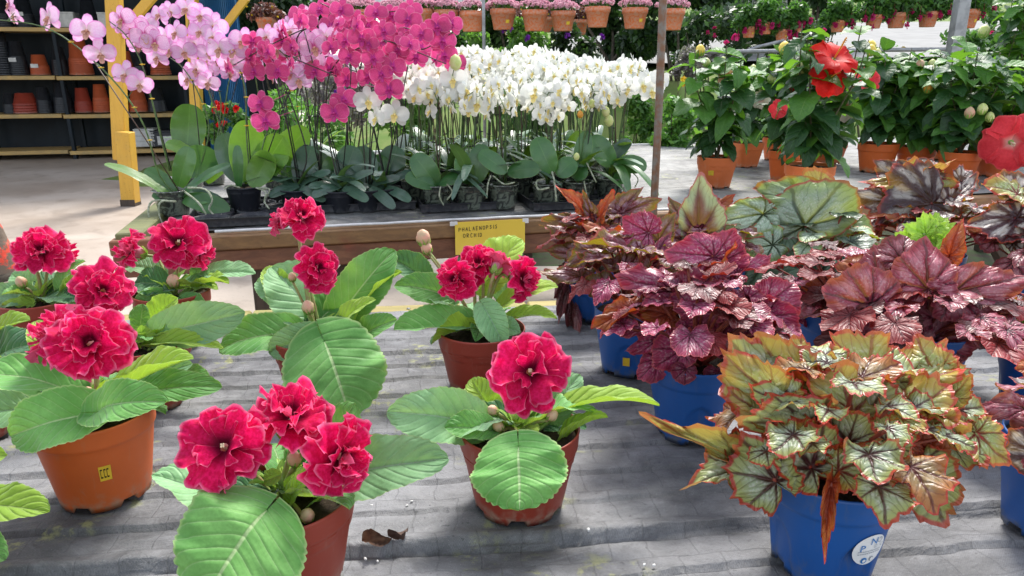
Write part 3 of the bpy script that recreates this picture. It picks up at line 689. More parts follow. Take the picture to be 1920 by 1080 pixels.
def glox_flower(root,cpos,facing,r,attach,kind='double',seed=0,label=None,tubelen=1.0):
    """cpos: centre of the flower's mouth, facing: direction it opens to, r: outer radius, attach: where the stalk leaves the soil"""
    rs=random.Random(seed)
    Fd=Vector(facing).normalized(); cpos=Vector(cpos); O=root.location
    base=cpos-Fd*r*.85*tubelen
    ax=Fd.orthogonal().normalized(); ay=Fd.cross(ax)
    # tube / calyx end
    mb=MB();V=[];U=[];n=20;K=9
    for i in range(K):
        t=i/(K-1); rad=r*(.10+.24*t**.8+.05*math.sin(t*3.1)); cc=base+Fd*(r*.85*tubelen*t*.70)
        for j in range(n):
            a=2*math.pi*j/n; q=rad*(1+.05*math.cos(a*5)*t)
            V.append(cc+ax*q*math.cos(a)+ay*q*math.sin(a)); U.append((t,j/n))
    Fc=[(i*n+j,i*n+(j+1)%n,(i+1)*n+(j+1)%n,(i+1)*n+j) for i in range(K-1) for j in range(n)]
    Fc=[f for f in Fc]; mb.add([tuple(v) for v in V],Fc,U)
    fl=link('flower',mb.mesh('flower_tube',M['glox_tube'],tuple(O)),root)
    if label: fl['label']=label
    rings=[(6,.98,.0,0,GP),(5,.80,.10,.5,GP),(5,.60,.22,.2,GI)] +[(4,.34,.34,.3,GI)] if kind=='double' else ([(6,.98,0,0,GP),(5,.92,.07,.5,GP),(3,.55,.12,.3,GI)] if kind=='open' else [(6,1.0,.0,0,GP),(6,.84,.1,.5,GP),(5,.66,.24,.1,GI),(4,.46,.34,.6,GI)])
    for (k,s,lift,ph,src) in rings:
        for i in range(k):
            a=2*math.pi*(i+ph)/k+rs.uniform(-.26,.26)+seed
            d=ax*math.cos(a)+ay*math.sin(a)
            tilt=rs.uniform(-.22,.25)+(.10 if lift<.01 else .20)
            if src is GI: tilt+=.2
            T=(d*math.cos(tilt)+Fd*math.sin(tilt)).normalized()
            p=cpos+Fd*r*(lift-.28)+d*r*.09
            sc=r*s*rs.uniform(.80,1.10)
            Mx=frame(p-O,T,(Fd+d.cross(Fd)*rs.uniform(-.4,.4)),sc,sc*rs.uniform(.85,1.15))
            link('petal',rs.choice(src),fl,M=Mx)
    # stamen
    if kind!='double':
     mb=MB(); q=[cpos-Fd*r*.4,cpos-Fd*r*.15+ay*r*.02,cpos+Fd*r*.10+ay*r*.05]; tube(mb,bez(q,6),[r*.03]*5+[r*.035,r*.03][:2],6)
     for kk in range(4):
        a=kk*1.57; pp=q[2]+ax*r*.035*math.cos(a)+ay*r*.035*math.sin(a); lathe(mb,[(.0001,-r*.03),(r*.026,-.0),(r*.02,r*.025),(.0001,r*.035)],pp,6)
     link('stamen',mb.mesh('stamen',M['cream'],tuple(O)),fl)
    # calyx sepals
    mb=MB()
    for i in range(5):
        a=2*math.pi*i/5+seed; d=ax*math.cos(a)+ay*math.sin(a)
        V,Fc,U=leafgrid(r*.34,r*.62,'pointed',8,5,arch=.05,fold=.3,seed=i)
        T=(Fd*.75+d*.75).normalized(); V=place(V,base-Fd*r*.05,T,d*.7-Fd*.7); mb.add(V,Fc,U)
    link('calyx',mb.mesh('calyx',M['sepal'],tuple(O)),fl)
    # stalk
    a=Vector(attach); mid=(a+base)/2+Vector((rs.uniform(-.006,.006),rs.uniform(-.006,.006),0)); 
    c2=base-Fd*min(r*.6,(base-a).length*.3)
    mb=MB(); pts=bez([a,(a*.55+c2*.45)+Vector((0,0,.004)),c2,base+Fd*r*.02],14); tube(mb,pts,[.0036-.0009*i/len(pts) for i in range(len(pts))],8)
    link('stalk',mb.mesh('stalk',M['gstem'],tuple(O)),fl)
    return fl
def bud(root,p,attach,r,mat,dirn=(0,0,1),seed=0,name='bud'):
    O=root.location; d=Vector(dirn).normalized(); p=Vector(p)
    mb=MB(); prof=[(.0001,-1.0),(.55,-.75),(.92,-.2),(.95,.25),(.7,.75),(.3,1.05),(.0001,1.15)]
    ax=d.orthogonal().normalized(); ay=d.cross(ax); V=[];n=12
    for q,z in prof:
        for j in range(n):
            a=2*math.pi*j/n; rr=q*r*(1+.09*math.cos(a*5+z*2+seed)); V.append(tuple(p+ax*rr*math.cos(a)+ay*rr*math.sin(a)+d*z*r*1.15))
    Fc=[(i*n+j,i*n+(j+1)%n,(i+1)*n+(j+1)%n,(i+1)*n+j) for i in range(len(prof)-1) for j in range(n)]
    mb.add(V,Fc); b=link(name,mb.mesh(name,mat,tuple(O)),root)
    mb=MB()
    for i in range(5):
        a=2*math.pi*i/5+seed; e=ax*math.cos(a)+ay*math.sin(a)
        V,Fc,U=leafgrid(r*.9,r*1.9,'pointed',8,5,arch=.18,fold=.2,seed=i); V=place(V,p-d*r*1.2,(d+e*.5).normalized(),e-d*.4); mb.add(V,Fc,U)
    link('calyx',mb.mesh('calyx',M['sepal'],tuple(O)),b)
    mb=MB(); a=Vector(attach); tube(mb,bez([a,(a+p)/2+Vector((0,0,r*.4)),p-d*r*1.1],10),.0024,6); link('stalk',mb.mesh('stalk',M['gstem'],tuple(O)),b)
    return b

def bigleaf(root,Yc,spec,mats,seed):
    """spec: (bx,by,bd, tx,ty,td, width px, k, fold, material key, extra dict)"""
    bx,by,bd,tx,ty,td,wpx,k,fold,mk=spec[:10]; ex=spec[10] if len(spec)>10 else {}
    b=at(bx,by,Yc+bd); t=at(tx,ty,Yc+td); T=(t-b); L=T.length; T.normalize(); mid=(b+t)/2
    rs=random.Random(seed); N=norm_for(T,mid,k,ex.get('roll',0)+rs.uniform(-9,9),ex.get('side',0)); W=msize(wpx,mid)*.94
    L*=.99
    V,Fc,U=leafgrid(W,L,ex.get('prof','ovate'),58,19,back=ex.get('back',.12),arch=ex.get('arch',.10),droop=ex.get('droop',.0),fold=fold,cup=ex.get('cup',.20),
        ruf=ex.get('ruf',.055),rk=ex.get('rk',2),quilt=ex.get('quilt',.0022),nvn=8,sw=2.6,crn=.05,ncr=16,seed=seed,twist=ex.get('twist',rs.uniform(-.35,.35)),sidebend=rs.uniform(-.06,.06))
    V=place(V,b,T,N)
    mb=MB(); mb.add(V,Fc,U); lf=link('leaf',mb.mesh('leaf',M[mk],tuple(root.location)),root)
    return lf,b
def gloxinia(name_label,base_px,pot_rr,potmat,leaves,flowers,buds,seed,style='round',group='potted crimson gloxinias',baseY=None,extra=0,sticker=None,h=.112):
    """base_px = centre of the pot's foot on the cloth"""
    c=onz(base_px[0],base_px[1],Z1+.001)
    rb=pot_rr*.74
    root=thing('potted_gloxinia',c,name_label,'potted plant',group)
    pot(c,pot_rr,rb,h,potmat,root,style,rot=seed*1.3,seed=seed)
    top=c+Vector((0,0,h-.012)); Yc=c.y
    for i,sp_ in enumerate(leaves):
        lf,b=bigleaf(root,Yc,sp_,None,seed*31+i)
        # leaf stalk
        a=top+(b-top)*.22; a.z=top.z-.002
        if (b-a).length>.012:
            mb=MB(); b2=b-Vector((0,0,.0035)); tube(mb,bez([a,(a+b2)/2-Vector((0,0,.004)),b2],8),[.0034]*5+[.0026]*4,7); link('leaf_stalk',mb.mesh('leaf_stalk',M['petiole'],tuple(root.location)),lf)
    rs=random.Random(seed+77)
    for i in range(7):                 # smaller leaves of the rosette between the large ones
        a=i*2.4+seed+rs.uniform(-.4,.4); el=rs.uniform(-.05,.5); L=rs.uniform(.055,.085); dd=Vector((math.cos(a)*math.cos(el),math.sin(a)*math.cos(el),math.sin(el)))
        if math.sin(a)<-.55: L*=.55
        b0=top+Vector((math.cos(a),math.sin(a),0))*.016+Vector((0,0,rs.uniform(.008,.02))); N=(Vector((0,0,1))-dd*dd.z).normalized(); N=Matrix.Rotation(rs.uniform(-.5,.5),3,dd)@N
        V,Fc,U=leafgrid(L*.72,L,'ovate',40,15,back=.12,arch=.06,droop=rs.uniform(0,.3),fold=rs.uniform(-.05,.45),cup=rs.uniform(0,.4),ruf=.06,rk=2,quilt=.0016,nvn=8,sw=2.6,crn=.05,ncr=13,seed=seed*13+i,twist=rs.uniform(-.4,.4))
        mb=MB(); mb.add(place(V,b0,dd,N),Fc,U); link('leaf',mb.mesh('leaf',M[rs.choice(['glox','glox','glox_yellow','glox_dark','glox_pale'])],tuple(root.location)),root)
    rs=random.Random(seed)
    for i in range(7+extra):
        a=rs.uniform(0,6.28); el=rs.uniform(.2,1.1); L=rs.uniform(.022,.042); d=Vector((math.cos(a)*math.cos(el),math.sin(a)*math.cos(el),math.sin(el)))
        V,Fc,U=leafgrid(L*.45,L,'pointed',14,7,arch=.08,fold=.3,seed=i,ruf=.03,crn=.04,ncr=8)
        V=place(V,top+Vector((math.cos(a),math.sin(a),0))*.008+Vector((0,0,rs.uniform(0,.02))),d,(0,0,1))
        mb=MB(); mb.add(V,Fc,U); link('young_leaf',mb.mesh('young_leaf',M[rs.choice(['sepal','glox_yellow','sepal'])],tuple(root.location)),root)
    for i,(x,y,dy,rpx,fx,fy,fz,kd) in enumerate(flowers):
        p=at(x,y,Yc+dy); att=top+Vector((rs.uniform(-.008,.008),rs.uniform(-.008,.008),0))
        tc=(CAM-p).normalized(); rt=Vector((1,0,0)); upv=Vector((0,0,1))
        f=tc*fz+rt*fx+upv*fy
        glox_flower(root,p,f,msize(rpx,p)*.91,att,kd,seed*17+i)
    for i,(x,y,dy,rpx,dx,dz) in enumerate(buds):
        p=at(x,y,Yc+dy); bud(root,p,top,msize(rpx,p),M['bud_pink'],(dx,-.15,dz),i)
    if sticker:
        a0,a1,z0,z1=sticker; rf=lambda z:rb+(pot_rr*.945-rb)*z/(h-.0266)
        ps=patch(c,rf,R(a0),R(a1),z0,z1,M['clip_y'],root,'price_sticker')
        for k,(p0,p1) in enumerate(((.1,.28),(.38,.55),(.62,.8))):
            A=R(a0+(a1-a0)*p0);B=R(a0+(a1-a0)*p1); zz=(z1-z0)
            for (q0,q1) in((.2,.3),(.72,.82)): patch(c,rf,A,B,z0+zz*q0,z0+zz*q1,M['soil'],ps,'print',3,.001)
            patch(c,rf,A,A+(B-A)*.25,z0+zz*.2,z0+zz*.8,M['soil'],ps,'print',2,.0011)
    return root

# ---------------- gloxinias on the near table ----------------
gloxinia('crimson gloxinia in an orange pot with yellow price sticker, at the left',
 (201,919),.0745,M['clay'],[
 (170,748,.02,-45,700,.02,105,.55,.10,'glox',{'arch':.12}),
 (186,772,-.05,18,822,-.08,118,.62,.16,'glox',{'arch':.14,'cup':.25,'side':.15,'back':.2}),
 (182,772,-.065,313,762,-.09,92,.65,.08,'glox',{'arch':.16,'back':.25}),
 (228,752,.03,418,722,.02,78,.5,.05,'glox',{'arch':.10}),
 (205,742,-.0,366,670,-.01,78,.10,.55,'glox_yellow',{'arch':.05,'ruf':.05}),
 (225,745,.05,362,678,.05,70,.45,.1,'glox_pale',{'arch':.05}),
 (60,765,.04,-70,790,.02,85,.6,.1,'glox_pale',{}),
 (120,700,.06,70,600,.09,70,.4,.2,'glox_yellow',{}),
 ],[(168,640,-.025,86,-.10,.35,1.0,'double'),(95,622,.03,62,-.7,.45,.55,'double')],[(165,735,0,9,.1,1)],3,'round',sticker=(-62,-50,.048,.070),h=.122)

gloxinia('front-most gloxinia, three large crimson flowers and a huge leaf hanging over its pot',
 (545,1082),.0777,M['clay_dark'],[
 (500,958,-.072,372,1122,-.15,275,.72,-.05,'glox',{'arch':.16,'back':.2,'cup':-.18,'droop':.1}),
 (440,955,.0,281,893,.0,100,.5,.18,'glox_pale',{'side':.1}),
 (612,900,.03,842,846,.02,128,.70,.08,'glox_pale',{'arch':.05}),
 (575,880,.05,672,758,.08,105,.7,.1,'glox',{}),
 (560,870,.06,600,790,.10,90,.5,.1,'glox',{}),
 (585,955,-.0,660,905,-.01,50,.35,.4,'glox_yellow',{}),
 (525,890,-.02,495,905,-.02,34,.7,.1,'glox_yellow',{}),
 (545,940,-.02,600,860,-.03,38,.6,.3,'glox_yellow',{}),
 (500,940,.02,440,880,.03,60,.5,.2,'glox_dark',{}),
 ],[(416,835,-.05,92,-.25,.25,1.0,'open'),(547,772,-.0,84,.12,1.0,.30,'double'),(648,858,-.03,80,.75,-.25,.75,'double')],
 [(459,950,-.045,16,-.2,.8),(576,968,-.04,14,.2,.8),(552,862,.0,14,.1,1)],5,'tabs',extra=4)

gloxinia('gloxinia with a single round crimson flower and a broad leaf hanging down its pot',
 (973,939),.0777,M['clay_dark'],[
 (972,836,-.070,978,958,-.13,190,.80,-.04,'glox',{'arch':.14,'back':.28,'cup':-.10,'side':.0}),
 (905,800,.0,727,762,-.01,112,.62,.12,'glox_pale',{'arch':.12}),
 (925,806,-.03,833,806,-.045,64,.6,.1,'glox',{}),
 (1040,775,.01,1238,758,.0,72,.30,.30,'glox_yellow',{'arch':.10,'roll':-22}),
 (1050,832,-.01,1140,778,-.02,50,.1,.5,'glox_yellow',{'side':-.3}),
 (1030,790,.02,1085,700,.06,70,.6,.1,'glox_pale',{}),
 (1010,800,.02,1100,800,.03,60,.4,.1,'glox_dark',{}),
 (925,780,.04,880,712,.07,70,.5,.1,'glox_yellow',{}),
 (935,770,.05,930,720,.08,55,.6,.1,'glox',{}),
 ],[(992,694,-.01,80,-.12,.22,1.0,'open')],[(935,800,-.03,11,-.6,.7),(1035,780,-.02,11,.5,.8),(925,770,0,10,-.7,.6)],7,'tabs',extra=13)

gloxinia('tall gloxinia with one crimson flower above another and a very large quilted leaf',
 (604,737),.0765,M['clay_dark'],[
 (608,640,-.068,668,785,-.15,205,.82,-.04,'glox',{'arch':.12,'back':.3,'cup':-.08}),
 (560,622,-.0,410,652,-.02,92,.66,.08,'glox',{'arch':.12,'roll':8}),
 (602,625,-.035,503,660,-.05,72,.78,.06,'glox_pale',{'arch':.12,'back':.2}),
 (610,612,.03,508,500,.08,130,.85,.05,'glox_pale',{'arch':.05}),
 (628,600,.04,742,468,.10,95,.85,.05,'glox',{}),
 (668,618,.05,752,505,.07,62,.2,.4,'glox_yellow',{}),
 (630,620,.0,706,562,.0,46,.35,.3,'glox_yellow',{}),
 (590,610,.02,640,560,.06,90,.8,.05,'glox',{}),
 (545,560,.06,492,505,.09,50,.7,.2,'glox_yellow',{}),
 (560,580,.05,480,525,.08,60,.8,.1,'glox_pale',{}),
 (660,645,.0,745,600,-.02,60,.55,.1,'glox',{}),
 ],[(598,500,-.01,50,.45,.05,.8,'double'),(566,403,.03,52,.15,.75,.65,'double'),(519,414,.05,28,-.9,.3,.3,'double')],
 [(578,577,-.02,12,-.1,.9),(548,520,.03,8,0,1)],9,'tabs')

gloxinia('crimson gloxinia below the yellow sign, four crowded flowers and a bud on a long stalk',
 (904,723),.0775,M['clay_dark'],[
 (888,612,-.01,737,622,-.03,88,.30,.42,'glox',{'arch':.02,'roll':0,'ruf':.03}),
 (905,572,-.02,950,648,-.06,62,.55,.30,'glox_pale',{'side':-.3}),
 (950,600,.0,1045,600,-.01,42,.2,.4,'glox_yellow',{}),
 (940,575,.02,1048,540,.02,56,.4,.2,'glox_yellow',{}),
 (900,540,.06,985,452,.10,88,.6,.15,'glox_yellow',{}),
 (850,560,.04,740,530,.04,66,.65,.1,'glox',{}),
 (800,530,.09,728,480,.10,62,.5,.4,'glox_dark',{}),
 (850,570,.03,790,560,.03,52,.5,.3,'glox_pale',{}),
 (925,610,-.02,975,625,-.04,45,.6,.1,'glox_pale',{}),
 (940,560,.05,960,500,.08,60,.7,.1,'glox_pale',{}),
 ],[(852,523,-.01,46,-.55,.05,.75,'double'),(897,492,.02,46,-.15,.55,.75,'double'),(934,492,.02,36,.15,.45,-.5,'double'),(985,524,-.01,46,.8,-.1,.6,'double')],
 [(794,447,.06,14,-.1,1),(800,466,.06,11,-.2,.8),(900,598,-.02,8,0,1)],11,'tabs')

gloxinia('gloxinia with three crowded flowers before the left end of the brown rail',
 (335,640),.075,M['clay_dark'],[
 (385,512,.03,478,515,.02,52,.45,.1,'glox_pale',{'arch':.04}),
 (370,538,.0,432,530,-.01,44,.15,.45,'glox_yellow',{}),
 (312,535,.0,250,530,.0,66,.6,.1,'glox_dark',{}),
 (318,560,-.02,250,590,-.04,66,.7,.0,'glox',{}),
 (340,560,-.03,378,590,-.06,54,.7,.0,'glox',{}),
 (305,515,.03,240,498,.05,50,.5,.1,'glox_pale',{}),
 (365,520,.02,392,500,.03,40,.5,.1,'glox',{}),
 ],[(333,452,-.01,58,-.02,.3,1,'open'),(240,468,.0,42,-.75,.25,.5,'double'),(378,472,.02,36,.8,.0,.3,'double')],[(325,528,-.02,12,0,.8)],13,'tabs')

gloxinia('gloxinia with two frilled flowers at the far left corner of the near bench',
 (92,655),.075,M['clay_dark'],[
 (62,555,.0,-25,560,-.0,58,.6,.1,'glox_pale',{}),
 (112,548,.0,160,487,.01,44,.3,.3,'glox',{}),
 (125,545,.02,185,510,.03,56,.3,.3,'glox_yellow',{}),
 (60,570,-.02,-5,600,-.03,46,.6,.1,'glox_yellow',{}),
 (115,560,-.01,165,560,-.02,40,.6,.1,'glox_dark',{}),
 (70,540,.03,20,515,.03,50,.6,.1,'glox_pale',{}),
 ],[(76,468,-.01,52,-.12,.45,.8,'double'),(120,476,.03,38,.7,.2,-.2,'double')],[(40,530,-.01,10,-.2,.8)],15,'round',extra=6)

gloxinia('gloxinia directly behind the stickered orange pot, a big grey-green leaf spread to its right',
 (285,752),.075,M['clay_dark'],[
 (290,628,.0,463,592,.0,88,.62,.0,'glox_pale',{'arch':.08,'roll':6}),
 (280,650,-.02,420,655,-.03,42,.15,.45,'glox_yellow',{}),
 (245,640,-.01,292,640,-.02,48,.5,.3,'glox_yellow',{}),
 (262,615,.01,270,570,.02,40,.6,.2,'glox',{}),
 (290,600,.04,335,560,.05,56,.5,.3,'glox_yellow',{}),
 (250,660,-.02,190,700,-.03,60,.6,.1,'glox',{}),
 (330,700,.0,400,735,-.03,60,.6,.1,'glox',{}),
 (230,640,.0,170,640,.0,60,.5,.1,'glox_dark',{}),
 ],[(194,543,-.02,58,.15,.25,.85,'double')],[],17,'round')

gloxinia('gloxinia cut off by the left edge behind the orange pot, only leaves showing',
 (-52,812),.075,M['clay_dark'],[
 (-30,690,.02,78,640,.0,100,.55,.1,'glox_dark',{}),
 (-20,640,.05,58,600,.05,60,.5,.3,'glox_yellow',{}),
 (-20,740,.0,70,745,-.02,90,.55,.1,'glox_pale',{}),
 (-30,700,.05,-90,640,.05,90,.5,.1,'glox',{}),
 (-60,770,-.02,-40,850,-.05,90,.7,.1,'glox',{}),
 ],[(-75,640,.0,60,-.1,.3,1,'double')],[],19,'round')
gloxinia('gloxinia cut off by the bottom left corner, one bright leaf tip showing',
 (-130,1075),.075,M['clay_dark'],[
 (-70,950,.0,90,962,-.02,92,.6,.05,'glox_yellow',{'arch':.06}),
 (-90,1010,-.02,12,1050,-.04,80,.6,.1,'glox',{}),
 (-110,930,.04,-60,860,.06,80,.6,.1,'glox',{}),
 ],[],[],21,'round')

# ---------------- begonias ----------------
def polar_leaf(R0,wr,seed,cup=.1,ruf=.05,tooth=.035,spike=.35,nth=82,nr=13,nv=7,relief=.0012,droop=.12,fold=0.0,rk=5,sinus=.7,asym=.12,lobes=.05,curl=0.0):
    rs=np.random.RandomState(seed);ph=rs.rand(6)*6.28
    s,tn=np.meshgrid(np.linspace(0.0,1,nr)**.9,np.linspace(0,1,nth),indexing='ij')
    th=(tn-.5)*2*math.pi*.985
    r=.60+.16*np.cos(th)+spike*np.exp(-(np.abs(th)/.30)**1.3)*.62
    r*=1+asym*np.sin(th)
    r*=1-sinus*np.exp(-((np.abs(th)-math.pi)/.42)**2)
    r*=1+lobes*np.cos(th*7+ph[0]*.3)*(np.abs(th)<2.7)
    tt=(th*11/math.pi)%1
    e=np.clip((s-.75)/.25,0,1)
    r=r*(1+tooth*e*(np.abs(tt-.35)*2-.6)*1.6+tooth*.6*e*np.sin(th*31+ph[1]))
    r*=1/(.76+spike*.62)
    rad=s*r*R0
    x=rad*np.cos(th); y=rad*np.sin(th)*wr
    d=np.abs((tn*nv)%1-.5)
    z=cup*rad*rad/R0-droop*np.clip(x,0,None)**2/R0+fold*np.abs(y)
    z+=ruf*R0*s**2.2*(np.sin(th*rk+ph[2])*.6+np.sin(th*(rk*2+1)+ph[3])*.45*s+np.sin(th*3+ph[4])*.5)
    z+=relief*(1-np.exp(-(d/.10)**2))*np.sin(math.pi*np.clip(s*1.05,0,1))*3*(R0/.07)
    c2=(s*5-d*s*6.5)%1
    z+=relief*.9*np.abs(np.sin(math.pi*c2))*np.clip(s*4,0,1)*(R0/.07)
    z+=ruf*R0*.9*s*(vnoise(rad*np.cos(th)/R0*3+seed*1.7,rad*np.sin(th)/R0*3+seed*.9,9))+.10*R0*s*vnoise(rad*np.cos(th)/R0*7+seed,rad*np.sin(th)/R0*7,8)*s
    if curl: z-=curl*R0*np.clip((s-.8)/.2,0,1)**2
    V=np.stack([x,y,z],-1).reshape(-1,3)
    return V,gridf(nr,nth),np.stack([s,tn],-1).reshape(-1,2)
def begleaf(root,Yc,sp_,seed,soilp,sizek=1.0):
    cx,cy,cd,tx,ty,td,wpx,k,mk=sp_[:9]; ex=sp_[9] if len(sp_)>9 else {}
    c=at(cx,cy,Yc+cd); t=at(tx,ty,Yc+td); T=t-c; R0=T.length; T.normalize(); mid=(c+t)/2
    N=norm_for(T,mid,k,ex.get('roll',0),ex.get('side',0)); wr=msize(wpx,mid)/(R0*1.22)
    rq=random.Random(seed*3+2); j=ex.get('jit',0)
    if j: N=Matrix.Rotation(R(rq.uniform(-28,28)*j),3,T)@N; ex=dict(ex); ex['fold']=ex.get('fold',.05)+rq.uniform(-.1,.38)*j; ex['cup']=ex.get('cup',.1)+rq.uniform(-.25,.3)*j
    V,Fc,U=polar_leaf(R0,wr,seed,ex.get('cup',.10),ex.get('ruf',.075),ex.get('tooth',.05),ex.get('spike',.35),nv=ex.get('nv',7),fold=ex.get('fold',.05),rk=ex.get('rk',5),lobes=ex.get('lobes',.05),sinus=ex.get('sinus',.7),asym=.14 if seed%2 else -.14,droop=ex.get('droop',.12),relief=ex.get('relief',.0014))
    # leaf faces: +z is the upper side
    V=place(V,c,T,N); mb=MB(); mb.add(V,Fc,U)
    lf=link('leaf',mb.mesh('leaf',M[mk],tuple(root.location)),root)
    if soilp is not None and not ex.get('nostalk'):
        a=soilp; rs=random.Random(seed); a=a+Vector((rs.uniform(-.012,.012),rs.uniform(-.012,.012),0))
        m=(a+c)/2+Vector((0,0,(c-a).length*.10)); mb=MB(); tube(mb,bez([a,m,c-N*.004,c+T*.004],12),.0024*(.7+R0*6),6)
        link('leaf_stalk',mb.mesh('leaf_stalk',M[ex.get('stem','redstem')],tuple(root.location)),lf)
    return lf
def begonia(label,basepx,leaves,fills,fillkey,seed,rr=.0705,h=.125,group='potted begonias',potlabel=None,showpot=True,dome=(.07,.10,.9),fillr=(.035,.055),stem='redstem',sticker=None,fex=None,name='potted_begonia'):
    c=onz(basepx[0],basepx[1],Z1+.001)
    root=thing(name,c,label,'potted plant',group)
    rb=rr*.76
    pot(c,rr,rb,h,M['blue'],root,'blue',lip=.016,rot=seed*.9+.35,seed=seed)
    top=c+Vector((0,0,h-.012)); Yc=c.y
    for i,s_ in enumerate(leaves): begleaf(root,Yc,s_,seed*57+i,top)
    rs=random.Random(seed*5+1)
    dr,dz,fl=dome; fex=fex or {}
    for i in range(fills):
        a=i*2.399+rs.uniform(-.4,.4); q=math.sqrt((i+.7)/fills)
        cc=top+Vector((math.cos(a)*dr*q,math.sin(a)*dr*q,dz*(1-.55*q*q)*rs.uniform(.7,1.0)+.012))
        out=Vector((math.cos(a),math.sin(a),.35-fl*q)).normalized(); R0=rs.uniform(*fillr)
        N=(Vector((0,0,1))*1.0+Vector((math.cos(a),math.sin(a),0))*.6*q).normalized(); N=(N-out*N.dot(out)).normalized()
        mk=rs.choice(fillkey) if isinstance(fillkey,(list,tuple)) else fillkey
        V,Fc,U=polar_leaf(R0,rs.uniform(.85,1.1)*fex.get('wr',1),seed*91+i,rs.uniform(-.2,.3),fex.get('ruf',.08),fex.get('tooth',.05),fex.get('spike',.35),nv=fex.get('nv',7),fold=.1,nth=62,nr=9,lobes=fex.get('lobes',.05),relief=.001)
        V=place(V,cc,out,N); mb=MB(); mb.add(V,Fc,U); lf=link('leaf',mb.mesh('leaf',M[mk],tuple(root.location)),root)
        mb=MB(); a0=top+(cc-top)*.1; a0.z=top.z; tube(mb,bez([a0,(a0+cc)/2+Vector((0,0,.01)),cc-N*.003],8),.0022,6)
        link('leaf_stalk',mb.mesh('leaf_stalk',M[stem],tuple(root.location)),lf)
    if sticker:
        a0,a1,z0,z1=sticker; rf=lambda z:rb+(rr*.945-rb)*z/(h-.03)
        patch(c,rf,R(a0),R(a1),z0,z1,M['clip_y'],root,'price_sticker',off=.0012)
    return root,c,rb,rr,h
Bx={'lobes':.055,'tooth':.06,'spike':.24,'ruf':.17,'nv':7,'jit':1}
def X(**k): d=dict(Bx); d.update(k); return d
r_,c_,rb_,rr_,h_=begonia('silver-green begonia with jagged red edges, blue pot with a round white sticker',
 (1537,1052),[
 (1391,869,.0,1193,778,-.01,60,.05,'b_gold',X(fold=.5,spike=.6,roll=-50,cup=.1,tooth=.06)),
 (1395,872,.0,1375,800,.01,60,.5,'b_silver',X(fold=.3)),
 (1389,884,.0,1288,908,-.02,88,.75,'b_silver',X(spike=.5)),
 (1456,902,-.05,1398,812,-.02,118,.92,'b_silver',X(spike=.2)),
 (1522,878,-.05,1453,792,-.03,125,.9,'b_silver',X()),
 (1455,745,.0,1352,662,.03,112,.8,'b_gold',X(cup=.0)),
 (1440,720,.03,1362,640,.06,84,.6,'b_silver',X()),
 (1480,760,-.01,1400,730,.0,96,.8,'b_silver',X()),
 (1430,790,-.01,1372,730,.0,80,.6,'b_gold',X(fold=.3)),
 (1470,690,.04,1400,640,.07,84,.5,'b_gold',X()),
 (1518,798,-.02,1374,788,-.02,92,.85,'b_silver',X()),
 (1491,724,.03,1426,628,.07,130,.85,'b_gold',X(ruf=.10)),
 (1598,776,-.01,1489,706,.0,86,.35,'b_gold',X(fold=.35,roll=-25)),
 (1629,780,.0,1571,690,.03,140,.95,'b_silver',X(cup=.05)),
 (1624,704,.05,1552,630,.08,110,.7,'b_gold',X(ruf=.11)),
 (1651,716,.05,1640,640,.09,105,.85,'b_silver',X(ruf=.11)),
 (1700,782,.0,1690,700,.05,130,.92,'b_gold',X(cup=.12)),
 (1753,708,.05,1716,626,.08,98,.7,'b_gold',X(ruf=.1)),
 (1762,712,.05,1821,690,.05,58,.7,'b_silver',X()),
 (1780,748,.03,1824,708,.03,62,.6,'b_gold',X()),
 (1730,770,.0,1822,792,-.01,90,.5,'b_gold',X(fold=.3)),
 (1778,828,-.0,1822,795,.01,120,.9,'b_silver',X(spike=.1)),
 (1829,813,.0,1890,868,-.02,88,.8,'b_gold',X()),
 (1713,875,-.01,1778,990,-.05,140,.82,'b_silver',X(spike=.5,droop=.0)),
 (1640,890,-.05,1712,928,-.07,104,.5,'b_silver',X(fold=-.1,ruf=.16)),
 (1571,884,-.06,1655,914,-.08,78,.4,'b_gold',X(ruf=.18)),
 (1560,905,-.075,1541,1005,-.085,34,.9,'b_orange',X(cup=.8,spike=.6)),
 (1669,850,-.04,1615,872,-.05,72,.85,'b_silver',X(ruf=.12)),
 (1567,850,-.04,1645,816,-.03,66,.3,'b_orange',X(fold=.3,roll=-20)),
 (1500,840,-.03,1560,800,-.03,80,.6,'b_gold',X()),
 (1740,850,-.02,1700,790,-.02,70,.7,'b_orange',X()),
 (1560,720,.05,1590,640,.09,100,.6,'b_gold',X()),
 (1430,700,.04,1350,690,.05,90,.6,'b_silver',X()),
 (1500,690,.06,1500,632,.09,90,.6,'b_gold',X()),
 (1690,720,.05,1760,650,.09,90,.6,'b_gold',X()),
 (1800,770,.02,1850,760,.02,70,.7,'b_silver',X()),
 (1590,830,-.04,1540,770,-.02,90,.75,'b_silver',X()),
 (1660,830,-.03,1720,800,-.03,80,.6,'b_silver',X()),
 ],38,['b_silver','b_silver','b_gold','b_bronze'],2,dome=(.115,.125,.8),fillr=(.026,.044),fex=Bx)
